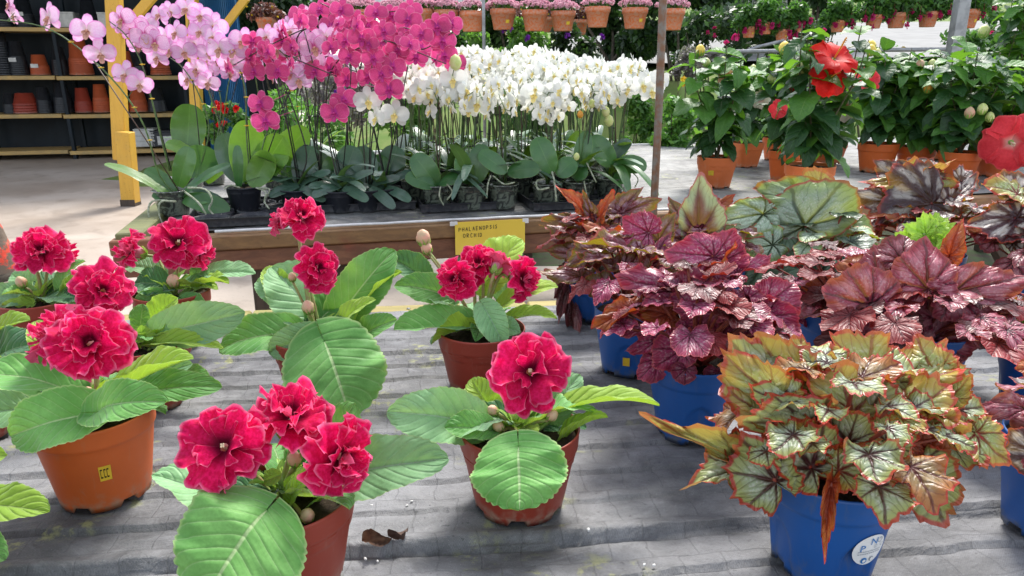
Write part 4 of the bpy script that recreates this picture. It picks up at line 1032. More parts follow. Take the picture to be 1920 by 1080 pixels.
# round white sticker with pen marks
a0=math.atan2(CAM.y-c_.y,CAM.x-c_.x)
rf_=lambda z:rb_+(rr_*.945-rb_)*z/(h_-.03)
ac=a0+R(47)
sk=patch(c_,rf_,ac-.335,ac+.335,.040,.080,M['white_l'],r_,'round_sticker',off=.0014,round_=True)
M['ink']=simple('blue_ink',(.02,.18,.5),.5,.05); M['inkgrey']=simple('faded_grey_ink',(.35,.38,.42),.5,.05)
textpatch(c_,rf_,'P',ac-.17,.0635,.0125,M['ink'],sk,off=.0022)
textpatch(c_,rf_,'N',ac+.03,.0715,.0125,M['ink'],sk,off=.0022)
textpatch(c_,rf_,'O',ac+.15,.0715,.0105,M['inkgrey'],sk,off=.0022)
textpatch(c_,rf_,'\u00a9  C',ac+.16,.0640,.007,M['inkgrey'],sk,off=.0022)
for z,t in((.0585,''),(.0555,'')):
    for k in range(11): patch(c_,rf_,ac-.24+k*.044,ac-.24+k*.044+.034,z,z+.0010,M['inkgrey'],sk,'faint_print',2,.0020)
patch(c_,rf_,ac-.145,ac-.02,.0425,.0505,M['ink'],sk,'round_mark',off=.0020,round_=True)
patch(c_,rf_,ac-.115,ac-.05,.0445,.0485,M['white_l'],sk,'round_mark',off=.0024,round_=True)
patch(c_,rf_,ac+.03,ac+.125,.0440,.0505,M['inkgrey'],sk,'round_mark',off=.0020,round_=True)
patch(c_,rf_,ac+.045,ac+.11,.0452,.0493,M['white_l'],sk,'round_mark',off=.0024,round_=True)

Pk={'lobes':.03,'tooth':.025,'spike':.15,'ruf':.12,'nv':9,'jit':.6}
def K_(**k): d=dict(Pk); d.update(k); return d
begonia('pink-mauve begonia with rounded crinkled leaves in a blue pot behind the silver-green one',
 (1292,806),[
 (1258,548,.02,1158,516,.0,72,.7,'b_pink',K_(spike=.3)),
 (1338,482,.05,1256,468,.04,84,.75,'b_pink',K_(ruf=.13)),
 (1335,500,.06,1372,432,.08,80,.6,'b_pink',K_()),
 (1340,525,.04,1386,452,.05,66,.15,'b_orange',K_(roll=-40)),
 (1292,552,.02,1300,500,.04,72,.85,'b_pink',K_()),
 (1325,582,.0,1260,552,.0,66,.75,'b_pink',K_(ruf=.12)),
 (1365,562,.0,1318,614,-.02,62,.8,'b_pink',K_()),
 (1292,615,-.02,1278,642,-.03,52,.9,'b_pink',K_()),
 (1278,655,-.04,1225,690,-.05,68,.9,'b_pink',K_()),
 (1236,672,-.03,1196,712,-.04,50,.85,'b_pink',K_()),
 (1285,692,-.06,1285,722,-.07,42,.9,'b_pink',K_(lobes=.0)),
 (1185,583,-.0,1111,620,-.02,46,.2,'b_orange',K_(fold=.4)),
 (1226,612,-.01,1165,630,-.02,30,.5,'b_pink',K_()),
 (1232,638,-.02,1172,660,-.03,30,.5,'b_pink',K_()),
 (1435,570,.01,1490,532,.02,82,.85,'b_pink',K_()),
 (1430,596,-.0,1500,625,-.02,64,.75,'b_pink',K_()),
 (1382,512,.03,1449,489,.02,40,.25,'b_pink',K_()),
 (1375,585,.01,1432,560,.01,60,.15,'b_orange',K_(roll=-30,fold=.3)),
 (1345,696,-.04,1352,726,-.05,42,.8,'b_pink',K_()),
 (1395,640,-.01,1440,620,-.02,64,.7,'b_pink',K_()),
 (1350,640,-.01,1400,610,.0,60,.7,'b_pink',K_()),
 (1250,590,.0,1190,575,.0,60,.6,'b_orange',K_()),
 (1400,560,.0,1440,600,-.03,50,.5,'b_pink',K_()),
 ],48,['b_pink','b_pink','b_pink','b_red','b_dead_shaded'],4,dome=(.12,.145,.7),fillr=(.026,.045),fex=Pk)
Mr={'lobes':.04,'tooth':.05,'spike':.5,'ruf':.10,'nv':9}
def J(**k): d=dict(Mr); d.update(k); return d
begonia('maroon and green begonia in a blue pot with a small yellow sticker',
 (1180,690),[
 (1180,472,.0,1078,452,-.02,74,.15,'b_redgreen',J(fold=.3)),
 (1150,502,-.01,1078,480,-.02,66,.2,'b_redgreen',J(fold=.3)),
 (1090,520,.0,1006,518,-.01,54,.4,'b_redgreen',J()),
 (1215,436,.03,1168,410,.03,72,.8,'b_pink',J(spike=.2)),
 (1132,545,-.03,1096,520,-.04,66,.8,'b_redgreen',J()),
 (1200,470,.0,1165,520,-.03,70,.7,'b_redgreen',J()),
 (1215,500,.0,1255,440,.03,66,.6,'b_pink',J()),
 (1170,500,-.02,1210,540,-.04,60,.6,'b_redgreen',J()),
 (1120,470,.02,1060,500,.0,60,.6,'b_redgreen',J()),
 (1235,450,.04,1265,400,.05,60,.6,'b_redgreen',J()),
 ],28,['b_redgreen','b_redgreen','b_pink','b_red'],6,dome=(.115,.145,.8),fillr=(.035,.055),fex=Mr,sticker=(-112,-100,.028,.045))
begonia('spiky red-green begonia at the back left of the begonias, before the brown rail',
 (1110,592),[
 (1098,405,.0,1046,346,.02,46,.4,'b_orange',J(fold=.5,spike=.8)),
 (1110,405,.0,1092,358,.0,36,.6,'b_redgreen',J(fold=.4,spike=.8)),
 (1125,410,.0,1151,354,.0,48,.3,'b_orange',J(fold=.5,spike=.8)),
 (1150,408,.03,1203,350,.05,58,.8,'b_redgreen',J(spike=.7)),
 (1165,400,.03,1240,372,.03,60,.8,'b_redgreen',J(spike=.6)),
 (1076,437,.0,1010,425,-.01,48,.35,'b_redgreen',J()),
 (1100,420,.0,1016,410,.0,40,.6,'b_redgreen',J()),
 (1150,440,-.03,1074,420,-.05,64,.15,'b_orange',J(fold=.3)),
 (1085,480,-.01,1022,470,-.02,50,.7,'b_redgreen',J()),
 (1070,545,-.02,1073,648,-.05,40,.7,'b_dead_shaded',J(cup=.6,ruf=.25)),
 (1062,520,-.02,1052,600,-.04,34,.5,'b_dead_shaded',J(cup=.6,ruf=.25)),
 ],22,['b_redgreen','b_redgreen','b_red'],8,dome=(.09,.13,.7),fillr=(.04,.06),fex=Mr)
begonia('begonia with an upright leaf, green-edged with a maroon heart, behind the pink-mauve begonia',
 (1330,592),[
 (1308,442,.0,1312,324,.02,96,.95,'b_greenmaroon',J(cup=.05,ruf=.04,tooth=.03)),
 (1290,430,.02,1255,372,.04,64,.7,'b_redgreen',J()),
 (1330,400,.04,1375,365,.04,50,.4,'b_orange',J()),
 (1280,450,.0,1235,440,.0,60,.6,'b_redgreen',J()),
 (1340,440,.02,1400,400,.03,70,.7,'b_redgreen',J()),
 (1290,470,-.02,1255,480,-.03,60,.6,'b_redgreen',J()),
 ],12,['b_redgreen','b_pink'],10,dome=(.08,.11,.7),fillr=(.035,.05),fex=Mr)
Gr={'relief':.0028,'lobes':.02,'tooth':.025,'spike':.12,'ruf':.06,'nv':7}
def Q(**k): d=dict(Gr); d.update(k); return d
begonia('begonia with a big round silvery dark-veined leaf and yellow-green undersides',
 (1530,595),[
 (1530,400,.06,1412,356,.04,70,.10,'b_green',Q(roll=-50,fold=.3)),
 (1540,392,.07,1590,372,.03,120,.95,'b_gold',Q(cup=.1)),
 (1508,424,.0,1478,352,.03,140,.97,'b_green',Q(cup=.03,spike=.0)),
 (1430,402,.03,1336,418,.01,66,.85,'b_green',Q()),
 (1448,460,-.01,1388,474,-.02,66,.8,'b_green',Q()),
 (1560,472,-.02,1620,428,-.01,60,.3,'b_green',Q(roll=-35,fold=.3)),
 (1585,440,.03,1620,400,.03,66,.8,'b_green',Q()),
 (1511,505,-.03,1463,490,-.04,84,.85,'b_darkgreen',Q()),
 (1480,500,-.02,1450,450,-.0,70,.8,'b_darkgreen',Q()),
 (1530,530,-.03,1580,560,-.05,70,.8,'b_darkgreen',Q()),
 (1500,560,-.04,1540,600,-.06,60,.8,'b_darkgreen',Q()),
 (1600,480,.0,1660,470,.0,66,.6,'b_green',Q()),
 (1430,500,.0,1400,540,-.02,60,.7,'b_darkgreen',Q()),
 ],16,['b_darkgreen','b_green'],12,dome=(.10,.14,.7),fillr=(.035,.05),fex=Gr)
Dk={'lobes':.07,'tooth':.05,'spike':.4,'ruf':.09,'nv':9}
def D(**k): d=dict(Dk); d.update(k); return d
begonia('blackish purple begonia with silver blotches and yellow-red wavy edges, back right',
 (1735,565),[
 (1748,382,.0,1652,422,-.02,165,.92,'b_dark',D(cup=.05,ruf=.05)),
 (1735,340,.06,1608,345,.05,66,.10,'b_gold',D(roll=-40,ruf=.12)),
 (1735,330,.07,1790,305,.06,80,.1,'b_gold',D(roll=-30)),
 (1690,335,.07,1640,302,.09,70,.6,'b_dark',D()),
 (1720,325,.08,1745,296,.10,80,.6,'b_dark',D()),
 (1778,384,.02,1832,325,.05,70,.85,'b_dark',D(spike=.7)),
 (1790,400,.0,1860,395,.0,60,.35,'b_gold',D(spike=.6)),
 (1680,380,.03,1600,362,.03,70,.7,'b_dark',D()),
 (1700,400,.0,1620,405,-.0,70,.3,'b_orange',D()),
 (1800,340,.05,1840,350,.05,60,.6,'b_dark',D()),
 (1645,440,-.02,1657,392,-.0,18,.6,'b_orange',D(spike=.9)),
 ],28,['b_dark','b_dark','b_red'],14,dome=(.14,.135,.6),fillr=(.045,.065),fex=Dk)
begonia('blackish begonia with pointed silver-streaked leaves, cut off by the right edge',
 (1925,600),[
 (1907,366,.0,1846,345,.0,80,.4,'b_gold',D()),
 (1905,410,-.02,1812,428,-.03,86,.75,'b_dark',D()),
 (1900,455,-.03,1892,388,-.01,42,.8,'b_dark',D(spike=.9)),
 (1895,372,.02,1960,350,.02,90,.8,'b_dark',D()),
 (1860,450,-.02,1815,430,-.02,60,.8,'b_rose',D()),
 (1925,430,-.02,1940,500,-.04,70,.8,'b_dark',D()),
 (1900,490,-.03,1930,530,-.05,70,.8,'b_rose',D()),
 ],34,['b_dark','b_rose','b_dead_shaded'],16,dome=(.16,.15,.6),fillr=(.04,.06),fex=Dk)
Ro={'relief':.002,'lobes':.03,'tooth':.03,'spike':.2,'ruf':.10,'nv':9,'jit':.4}
def O_(**k): d=dict(Ro); d.update(k); return d
begonia('rose-red begonia with large dark-veined leaves behind the silver-green one',
 (1715,740),[
 (1632,573,-.04,1538,548,-.04,115,.92,'b_rose',O_()),
 (1740,542,-.04,1733,444,.0,112,.92,'b_rose',O_(spike=.4)),
 (1785,548,-.05,1925,520,-.05,105,.75,'b_rose',O_(spike=.35)),
 (1765,562,-.02,1884,598,-.03,52,.15,'b_gold',O_(roll=20,fold=.3,spike=.3)),
 (1790,575,-.02,1900,575,-.02,60,.7,'b_rose',O_()),
 (1650,532,.02,1636,470,.04,82,.8,'b_rose',O_(ruf=.1)),
 (1630,522,.03,1563,507,.03,60,.2,'b_orange',O_(fold=.3)),
 (1748,640,-.04,1800,585,-.03,125,.9,'b_rose',O_(cup=.2)),
 (1770,600,-.03,1800,690,-.06,110,.85,'b_rose',O_()),
 (1625,622,-.03,1530,640,-.04,84,.8,'b_dead_shaded',O_()),
 (1680,600,-.03,1690,660,-.05,90,.8,'b_dead_shaded',O_()),
 (1690,570,-.02,1720,590,-.05,60,.5,'b_rose',O_(cup=.6)),
 (1818,628,-.02,1878,650,-.03,44,.6,'b_dead_shaded',O_(spike=.4)),
 (1690,490,.02,1700,440,.05,70,.6,'b_rose',O_()),
 (1780,480,.02,1802,408,.03,54,.2,'b_orange',O_(spike=.8)),
 (1660,500,.03,1680,455,.05,60,.6,'b_rose',O_()),
 ],60,['b_rose','b_rose','b_dead_shaded','b_red'],18,dome=(.19,.095,.8),fillr=(.035,.058),fex=Ro)
begonia('dark red begonia mostly hidden between the pink-mauve and the rose-red ones',
 (1560,700),[
 (1560,560,.0,1500,530,.0,70,.6,'b_orange',O_()),
 (1600,600,-.02,1560,650,-.04,70,.8,'b_dead_shaded',O_()),
 (1510,590,.0,1470,570,.0,60,.7,'b_pink',O_()),
 ],30,['b_dead_shaded','b_pink','b_red'],20,dome=(.14,.13,.7),fillr=(.035,.05),fex=Ro)
# small lime-green plant
c=onz(1738,560,Z1+.001); rt=thing('potted_foliage_plant',c,'small lime-green leafy plant peeping out between the dark and the rose begonias','potted plant')
pot(c,.05,.038,.08,M['blackpl'],rt,'round',rot=1,seed=4)
for i,(x,y,tx,ty,w_) in enumerate(((1735,440,1700,425,40),(1745,435,1742,405,36),(1755,440,1785,420,34),(1720,455,1690,462,30),(1745,455,1765,480,32),(1725,450,1715,480,34),(1770,450,1790,465,26),(1735,430,1720,412,26),(1700,450,1680,440,30),(1755,425,1775,408,26))):
    begleaf(rt,c.y,(x,y,-.20+.01*(i%3),tx,ty,-.19,w_*1.35,.85,'b_lime',{'lobes':.16,'tooth':.08,'spike':.2,'stem':'petiole','nv':7}),700+i,c+Vector((0,0,.07)))
# the two blue pots at the right edge
begonia('small half-bare begonia in a blue pot at the right edge, the upper one',
 (1938,758),[
 (1905,618,-.02,1865,640,-.03,30,.5,'b_dead_shaded',O_()),
 (1930,650,-.05,1880,655,-.06,26,.7,'b_pink',O_()),
 (1945,590,.0,1950,540,.02,60,.7,'b_rose',O_()),
 (1912,602,.0,1868,598,.0,20,.4,'b_lime',{'spike':.1,'tooth':0,'lobes':0,'stem':'petiole'}),
 ],3,['b_rose'],22,dome=(.03,.05,.7),fillr=(.02,.03),fex=Ro,group='blue pots at the right edge')
begonia('purple-pink ruffled begonia in a blue pot at the right edge, the lower one',
 (1968,985),[
 (1925,772,-.03,1818,770,-.04,50,.45,'b_rose',O_(spike=.4)),
 (1945,850,-.06,1885,800,-.05,76,.85,'b_dark',O_()),
 (1940,700,.0,1905,690,.0,40,.5,'b_orange',O_()),
 (1960,800,-.03,1990,730,.0,90,.7,'b_rose',O_()),
 (1960,860,-.06,1925,880,-.08,60,.8,'b_rose',O_()),
 ],8,['b_rose','b_dark'],24,dome=(.06,.08,.7),fillr=(.035,.05),fex=Ro,group='blue pots at the right edge')

# ---------------- litter on the cloth ----------------
def tabz(p): return p
for (x,y,L,lab,sd_) in((702,1018,.030,'flat curled dry brown leaf on the cloth, left of the crumpled one',1),(745,1010,.022,'crumpled dry brown leaf on the cloth beside the watered-down ridge',2)):
    p=onz(x,y,Z1+.002)
    V,Fc,U=leafgrid(L*.55,L*1.2,'pointed',20,9,arch=.1,fold=.5,cup=.8,ruf=.2,rk=3,seed=sd_,twist=1.2*sd_)
    V=place(V,p-Vector((L*.5,0,-.003)),(1,.15*sd_,.1*(sd_==2)*4),(0,-.3,1)); V[:,2]=np.maximum(V[:,2],Z1-.001)
    mb=MB(); mb.add(V,Fc,U); o=link('dry_leaf',mb.mesh('dry_leaf',simple('dry_brown_leaf_%d'%sd_,(.17,.09,.05) if sd_==1 else (.09,.055,.04),.7,.3,60,.5,.3,(.06,.03,.02)),tuple(p))); o.location=p
    tag(o,lab.replace(' beside the watered-down ridge',', right of the flat one'),'dead leaf')
M['pebble']=simple('white_grit',(.7,.7,.68),.7,.1,60)
for i,(x,y,s_,lab) in enumerate(((763,949,.0016,'right of the front pot, left of a pair'),(772,941,.0016,'right of the front pot, right of a pair'),(697,949,.0018,'just beside the rim of the front brown-red pot'),(685,1049,.0018,'below the dry leaves, left one'),(708,1053,.0014,'below the dry leaves, right one'),(1103,995,.0028,'right of the foot of the centre front pot'),(1208,1060,.0018,'low between centre and blue pot, left one'),(1226,1061,.0018,'low between centre and blue pot, right one'))):
    p=onz(x,y,Z1-.001); mb=MB(); lathe(mb,[(.0001,0),(s_*1.1,s_*.3),(s_*.9,s_*1.1),(.0001,s_*1.5)],(0,0,0),7,0,lambda r,z,t:(r*(1+.25*math.sin(t*2+i)),z)); o=mb.build('pebble',M['pebble'],None,False); o.location=p
    tag(o,'white pebble on the cloth '+lab,'pebble','white grit on the cloth')

# ---------------- orchids ----------------
def tepal(L,W,prof,seed,cup=.15,curl=.0,nu=8,nv=7,off=0,rot=0,ruf=.02,lift=0):
    V,Fc,U=leafgrid(W,L,prof,nu,nv,cup=cup,droop=curl,ruf=ruf,seed=seed,crn=0)
    V[:,0]+=off; V[:,2]+=lift
    a=rot; c,s=math.cos(a),math.sin(a); x=V[:,0]*c-V[:,1]*s; y=V[:,0]*s+V[:,1]*c
    return np.stack([x,y,V[:,2]],-1),Fc,U
PROF['round']=lambda u:np.power(np.clip(u*1.0,0,1),.45)*np.power(np.clip(1-u**1.6,0,1),.5)/.66
# local flower: x = up in the flower's plane, z = facing; unit half-size 1
def sepals_mesh(name,mat,seed):
    mb=MB()
    for r_,L,W in((0,1.0,.62),(2.2,.95,.56),(-2.2,.95,.56)):
        V,Fc,U=tepal(L,W,'oblong',seed+int(r_*3+9),cup=-.15,curl=.12,off=.04,rot=r_,lift=-.03); mb.add(V,Fc,U)
    return mb.mesh(name,mat)
def petal2_mesh(name,mat,side,seed,curl=.08):
    mb=MB(); V,Fc,U=tepal(1.02,1.18,'round',seed,cup=.18,curl=curl,nu=9,nv=9,off=.02,rot=side*1.32,ruf=.03,lift=.03); mb.add(V,Fc,U); return mb.mesh(name,mat)
def lip_mesh(name,mat):
    mb=MB()
    for r_,L,W,cu in((math.pi,.55,.34,-.9),(2.3,.28,.22,-1.4),(-2.3,.28,.22,-1.4)):
        V,Fc,U=tepal(L,W,'oblong',3,cup=.8,curl=cu*.5,off=.02,rot=r_,lift=.06,nu=6,nv=5); mb.add(V,Fc,U)
    lathe(mb,[(.0001,.02),(.10,.05),(.09,.16),(.05,.22),(.0001,.24)],(0.02,0,0),8)
    return mb.mesh(name,mat)
OF={}
for key,pm,lm,cl in(('mag','or_mag','lip_mag',.10),('pink','or_pink','lip_pink',.12),('stripe','or_stripe','lip_pink',.1),('white','or_white','lip_white',.05)):
    OF[key]=[(sepals_mesh('orchid_sepals',M[pm],k*7),petal2_mesh('orchid_petal',M[pm],1,k*5+1,cl+.06*k),petal2_mesh('orchid_petal',M[pm],-1,k*5+2,cl+.05*k),lip_mesh('orchid_lip',M[lm])) for k in range(3)]
def orchid_flower(root,p,facing,r,key,attach,seed,up=(0,0,1)):
    rs=random.Random(seed); O=root.location; Fd=Vector(facing).normalized(); U_=Vector(up); U_=(U_-Fd*U_.dot(Fd))
    if U_.length<.05: U_=Fd.orthogonal()
    U_.normalize(); U_=Matrix.Rotation(rs.uniform(-.3,.3),3,Fd)@U_
    m=rs.choice(OF[key]); Mx=frame(Vector(p)-O,U_,Fd,r)
    f=link('flower',m[0],root,M=Mx)
    link('petal',m[1],f); link('petal',m[2],f); link('lip',m[3],f)
    if attach is not None:      # flower stalk
        q=(Vector(attach)-Vector(p)); 
        if q.length>.004:
            mb=MB(); mid=Vector(p)-Fd*r*.5+q*.35; tube(mb,bez([Vector(attach),mid,Vector(p)-Fd*r*.02],6),.0011,5)
            o=link('flower_stalk',mb.mesh('flower_stalk',M['ostem'] if key!='mag' else M['lip_mag'],tuple(O)),f)
            o.matrix_parent_inverse=Mx.inverted()
    return f
OL={}
for k in range(6):
    mb=MB(); V,Fc,U=leafgrid([.36,.30,.42,.33,.28,.38][k],1,'strap',16,7,arch=[.10,.16,.06,.12,.2,.08][k],droop=[.20,.45,.05,.3,.6,.15][k],fold=.22,cup=-.05,ruf=.015,seed=k); mb.add(V,Fc,U)
    for mk in('orch','orch_grey','orch_bright'): OL[(k,mk)]=mb.mesh('orchid_leaf',M[mk])
def oleaf(root,base,T,up,L,mk,k=None,wk=1.0):
    k=random.randrange(6) if k is None else k
    return link('leaf',OL[(k,mk)],root,M=frame(Vector(base)-root.location,T,up,L,L*wk))
def opot(c,rr,h,mat,root,seed):
    rs=random.Random(seed); mb=MB()
    lathe(mb,[(.0001,.001),(rr*.74,.001),(rr*.77,.004),(rr*.97,h-.006),(rr*1.03,h-.004),(rr*1.03,h),(rr*.98,h),(rr*.95,h-.02)],c,28,0,lambda r,z,t:(r*(1+.02*math.sin(t*7+z*90+seed)),z))
    mb.build('pot',mat,root)
    mb=MB(); V=[(c[0],c[1],c[2]+h-.010)]; 
    for i in range(1,6):
        for j in range(20):
            t=6.283*j/20; V.append((c[0]+rr*.96*i/5*math.cos(t),c[1]+rr*.96*i/5*math.sin(t),c[2]+h-.013+rs.uniform(-.004,.005)))
    Fc=[(0,1+j,1+(j+1)%20) for j in range(20)]+[(1+i*20+j,21+i*20+j,21+i*20+(j+1)%20,1+i*20+(j+1)%20) for i in range(4) for j in range(20)]
    mb.add(V,Fc); mb.build('bark_filling',M['soil'],root)
def clip(root,p,mat,s=.0045):
    mb=MB(); lathe(mb,[(s*.5,-s*.6),(s*.9,-s*.3),(s*.9,s*.3),(s*.5,s*.6)],p,8); box(mb,Vector(p)+Vector((s*1.3,0,0)),s*1.6,s*.5,s*.7); box(mb,Vector(p)+Vector((-s*.9,-s*.5,0)),s*1.2,s*.4,s*.5)
    return link('clip',mb.mesh('clip',mat,tuple(root.location)),root)
def roots(root,lines,rad=.0032):
    for ln in lines:
        pts=[at(x,y,root.location.y+dy) for x,y,dy in ln]
        mb=MB(); pp=bez(pts,18); tube(mb,pp,[rad*(1+.15*math.sin(i*1.7)) for i in range(len(pp))],7); mb.build('aerial_root',M['root'],root)
def orchid(label,c,key,spikes,leaves,seed,potr=.062,poth=.09,potmat='clear',lm='orch',group=None,stemmat='ostem',nleaf=0,leafL=(.13,.20),flr=.033,extra=()):
    """spikes: list of dicts: pts (world), flowers: list of (pos, facing, r, key) or auto n"""
    rs=random.Random(seed); root=thing('potted_orchid',c,label,'orchid',group)
    opot(c,potr,poth,M[potmat],root,seed)
    top=Vector(c)+Vector((0,0,poth-.01))
    a0=rs.uniform(0,3.14)
    for i in range(nleaf):
        a=a0+(i%2)*math.pi+rs.uniform(-.5,.5); el=rs.uniform(.35,1.15)-.1*(i//2)
        T=Vector((math.cos(a)*math.cos(el),math.sin(a)*math.cos(el),math.sin(el)))
        oleaf(root,top+Vector((0,0,.006*i)),T,(0,0,1),rs.uniform(*leafL),lm,rs.randrange(6))
    for (bx,by,bd,tx,ty,td,wpx,k,mk,kk) in leaves:
        b=at(bx,by,c[1]+bd);t=at(tx,ty,c[1]+td);T=t-b;L=T.length;T.normalize();mid=(b+t)/2;N=norm_for(T,mid,k);W=msize(wpx,mid)
        V,Fc,U=leafgrid(W,L,'strap' if kk!=9 else 'oblong',26,11,arch=(.08 if kk<4 else -.10),fold=.18,cup=-.08,ruf=.018,seed=seed+bx,droop=0)
        V=place(V,b,T,N); mb=MB(); mb.add(V,Fc,U); link('leaf',mb.mesh('leaf',M[mk],tuple(c)),root)
    for si,s_ in enumerate(spikes):
        pts=bez(s_['pts'],26); n=len(pts)
        mb=MB(); tube(mb,pts,[.0030-.0014*i/n for i in range(n)],6); st=mb.build('flower_stem',M[s_.get('mat',stemmat)],root)
        if s_.get('stake',True):
            kk=int(n*.62); mb=MB(); q0=pts[0]+Vector((.006,.0,0)); q1=pts[kk]+Vector((.003,.002,.0)); tube(mb,[q0,(q0+q1)/2+Vector((.002,0,0)),q1],.0019,5); mb.build('stake',M[s_.get('stakemat','stake')],root)
        for f_ in s_.get('clips',(.3,.5,.62)): clip(root,pts[min(n-1,int(n*f_))],M[s_.get('clipmat','clip_b')])
        for fi,(p,fc,r,ky) in enumerate(s_.get('fl',[])):
            p=Vector(p); near_=min(pts,key=lambda q:(q-p).length)
            orchid_flower(root,p,fc,r,ky or key,near_,seed*100+si*20+fi)
        if 'auto' in s_:
            nf,f0,spread,rr_=s_['auto']
            for q in range(nf):
                f=f0+(1-f0)*(q+.5)/nf; i=min(n-1,int(f*(n-1))); T=(pts[min(i+1,n-1)]-pts[i-1]).normalized()
                sd_=(-1 if q%2 else 1); lat=T.cross(Vector((0,0,1))); lat=lat.normalized() if lat.length>.1 else Vector((1,0,0))
                tc=Vector((rs.uniform(-1.5,1.5),-1+.5*rs.random(),rs.uniform(-.6,.5))) 
                p=pts[i]+lat*sd_*spread*rs.uniform(.5,1.1)+Vector((rs.uniform(-.3,.3),-rs.uniform(.3,1.0),rs.uniform(-.3,.5)))*spread
                orchid_flower(root,p,tc+lat*sd_*.5,rr_*rs.uniform(.85,1.1),s_.get('key',key),pts[i],seed*100+si*20+q)
        for (p,r,mk) in s_.get('buds',[]): 
            mb=MB(); p=Vector(p); lathe(mb,[(.0001,-r*1.2),(r*.7,-r*.8),(r,0),(r*.7,r*.9),(.0001,r*1.35)],p,10); mb.build('bud',M[mk],root)
    return root
def zz(px,py,Y): return at(px,py,Y)
FCAM=Vector((0,-1,.05))
def fc(x=0,z=0): return Vector((x,-1,z))
def fpx(l,Y,key=None,r=24):     # list of flower pixels -> flower tuples; (x,y,facing x,facing z[,dy,rpx,key])
    out=[]
    for t in l:
        x,y,fx,fz=t[:4]; dy=t[4] if len(t)>4 else 0; rp=t[5] if len(t)>5 else r; ky=t[6] if len(t)>6 else key
        p=at(x,y,Y+dy); out.append((p,Vector((fx,-1,fz)),msize(rp,p),ky))
    return out
# --- lilac orchids on the left
c=onz(328,402,Z2); Y=c.y
orchid('lilac pink orchid at the bench corner, its long stem arching far left',c,'pink',[
 {'pts':[zz(345,378,Y),zz(300,330,Y-.03),zz(272,240,Y-.06),zz(225,165,Y-.08),zz(150,92,Y-.10),zz(80,50,Y-.12),zz(-10,36,Y-.14)],'clips':(.30,.42,.57,.70),'clipmat':'clip_y','stakemat':'stake_brown',
  'fl':fpx([(18,8,-.9,.1,0,22,'stripe'),(26,30,-.6,-.5,0,22),(92,34,-.5,.1,0,30),(163,58,.25,.1,0,31),(188,101,.6,-.5,0,28),(235,140,.1,-.1,.02,26),(262,158,.5,-.3,.02,24)],Y-.09)},
 {'pts':[zz(318,320,Y+.03),zz(300,250,Y),zz(280,170,Y-.02),zz(262,110,Y-.03),zz(235,65,Y-.04),zz(205,40,Y-.04)],'clips':(.35,.55,.75),'clipmat':'clip_y','fl':fpx([(228,38,-.2,.1,0,28,'stripe'),(250,52,.2,.1,.02,28,'stripe'),(272,68,.3,0,0,27,'stripe'),(290,82,.5,0,0,26,'stripe'),(262,84,0,-.2,.03,26)],Y-.04)},
 ],[(325,375,-.02,196,307,-.04,42,.25,'orch_bright',1),(330,360,.02,272,318,0,50,.6,'orch',1),(340,370,-.02,432,308,.0,40,.4,'orch',2),(345,372,-.03,430,398,-.05,62,.7,'orch',2),
 (335,350,.03,355,275,.04,58,.8,'orch',1),(350,355,.0,430,400,.03,55,.6,'orch_grey',2),(330,380,-.03,285,365,-.05,30,.6,'orch',1),(350,375,-.02,395,375,-.04,42,.6,'orch',1)],101,.060,.085,'clear',group='lilac pink orchids')
rt=bpy.data.objects['potted_orchid']
roots(rt,[[(315,375,-.05),(285,378,-.08),(278,400,-.1),(290,430,-.1),(308,452,-.09)],[(330,378,-.06),(300,380,-.1),(302,415,-.1),(325,440,-.1)],[(347,360,-.06),(372,380,-.09),(388,405,-.1),(402,430,-.11),(398,455,-.11)],[(352,352,-.06),(385,355,-.08),(398,375,-.1),(392,392,-.1),(408,408,-.1),(416,402,-.1)]])
c=onz(345,378,Z2); Y=c.y+.05; c=Vector((c.x,Y,Z2))
orchid('lilac pink orchid, second from the corner, with an upright oval leaf and a tall stem',c,'pink',[
 {'pts':[zz(375,318,Y),zz(392,240,Y-.02),zz(372,175,Y-.03),zz(345,130,Y-.04),zz(315,105,Y-.04)],'clips':(.4,.6),'clipmat':'clip_y','fl':fpx([(295,108,-.2,0),(318,95,.1,.1),(330,62,-.3,.1),(312,70,0,.1,.03),(345,98,.3,0),(362,82,.1,.2,.03),(300,28,-.3,.2,.03,22),(318,22,.3,.1,.03,20),(275,45,0,.3,.03,22)],Y-.05)},
 {'pts':[zz(440,330,Y),zz(410,230,Y),zz(385,150,Y),zz(365,85,Y),zz(335,70,Y)],'clips':(.35,.55),'clipmat':'clip_y','fl':fpx([(368,130,-.2,-.1),(390,155,.2,-.3,0,22),(352,148,-.3,0),(392,98,.3,0),(375,60,0,.2),(350,18,0,.3,.02,26),(375,30,.2,.2,.02,24),(400,50,.2,.1,.02,27)],Y-.02)},
 ],[(350,290,.03,356,195,.05,62,.95,'orch',9),(360,290,.0,310,268,-.0,45,.5,'orch_bright',1),(372,340,-.02,380,272,-.02,62,.9,'orch',9),(360,330,-.02,345,300,-.02,40,.6,'orch_bright',1),(385,340,.02,440,280,.04,50,.8,'orch_bright',1)],102,.060,.085,'clear',group='lilac pink orchids',stemmat='ostem')
c=onz(462,398,Z2); Y=c.y
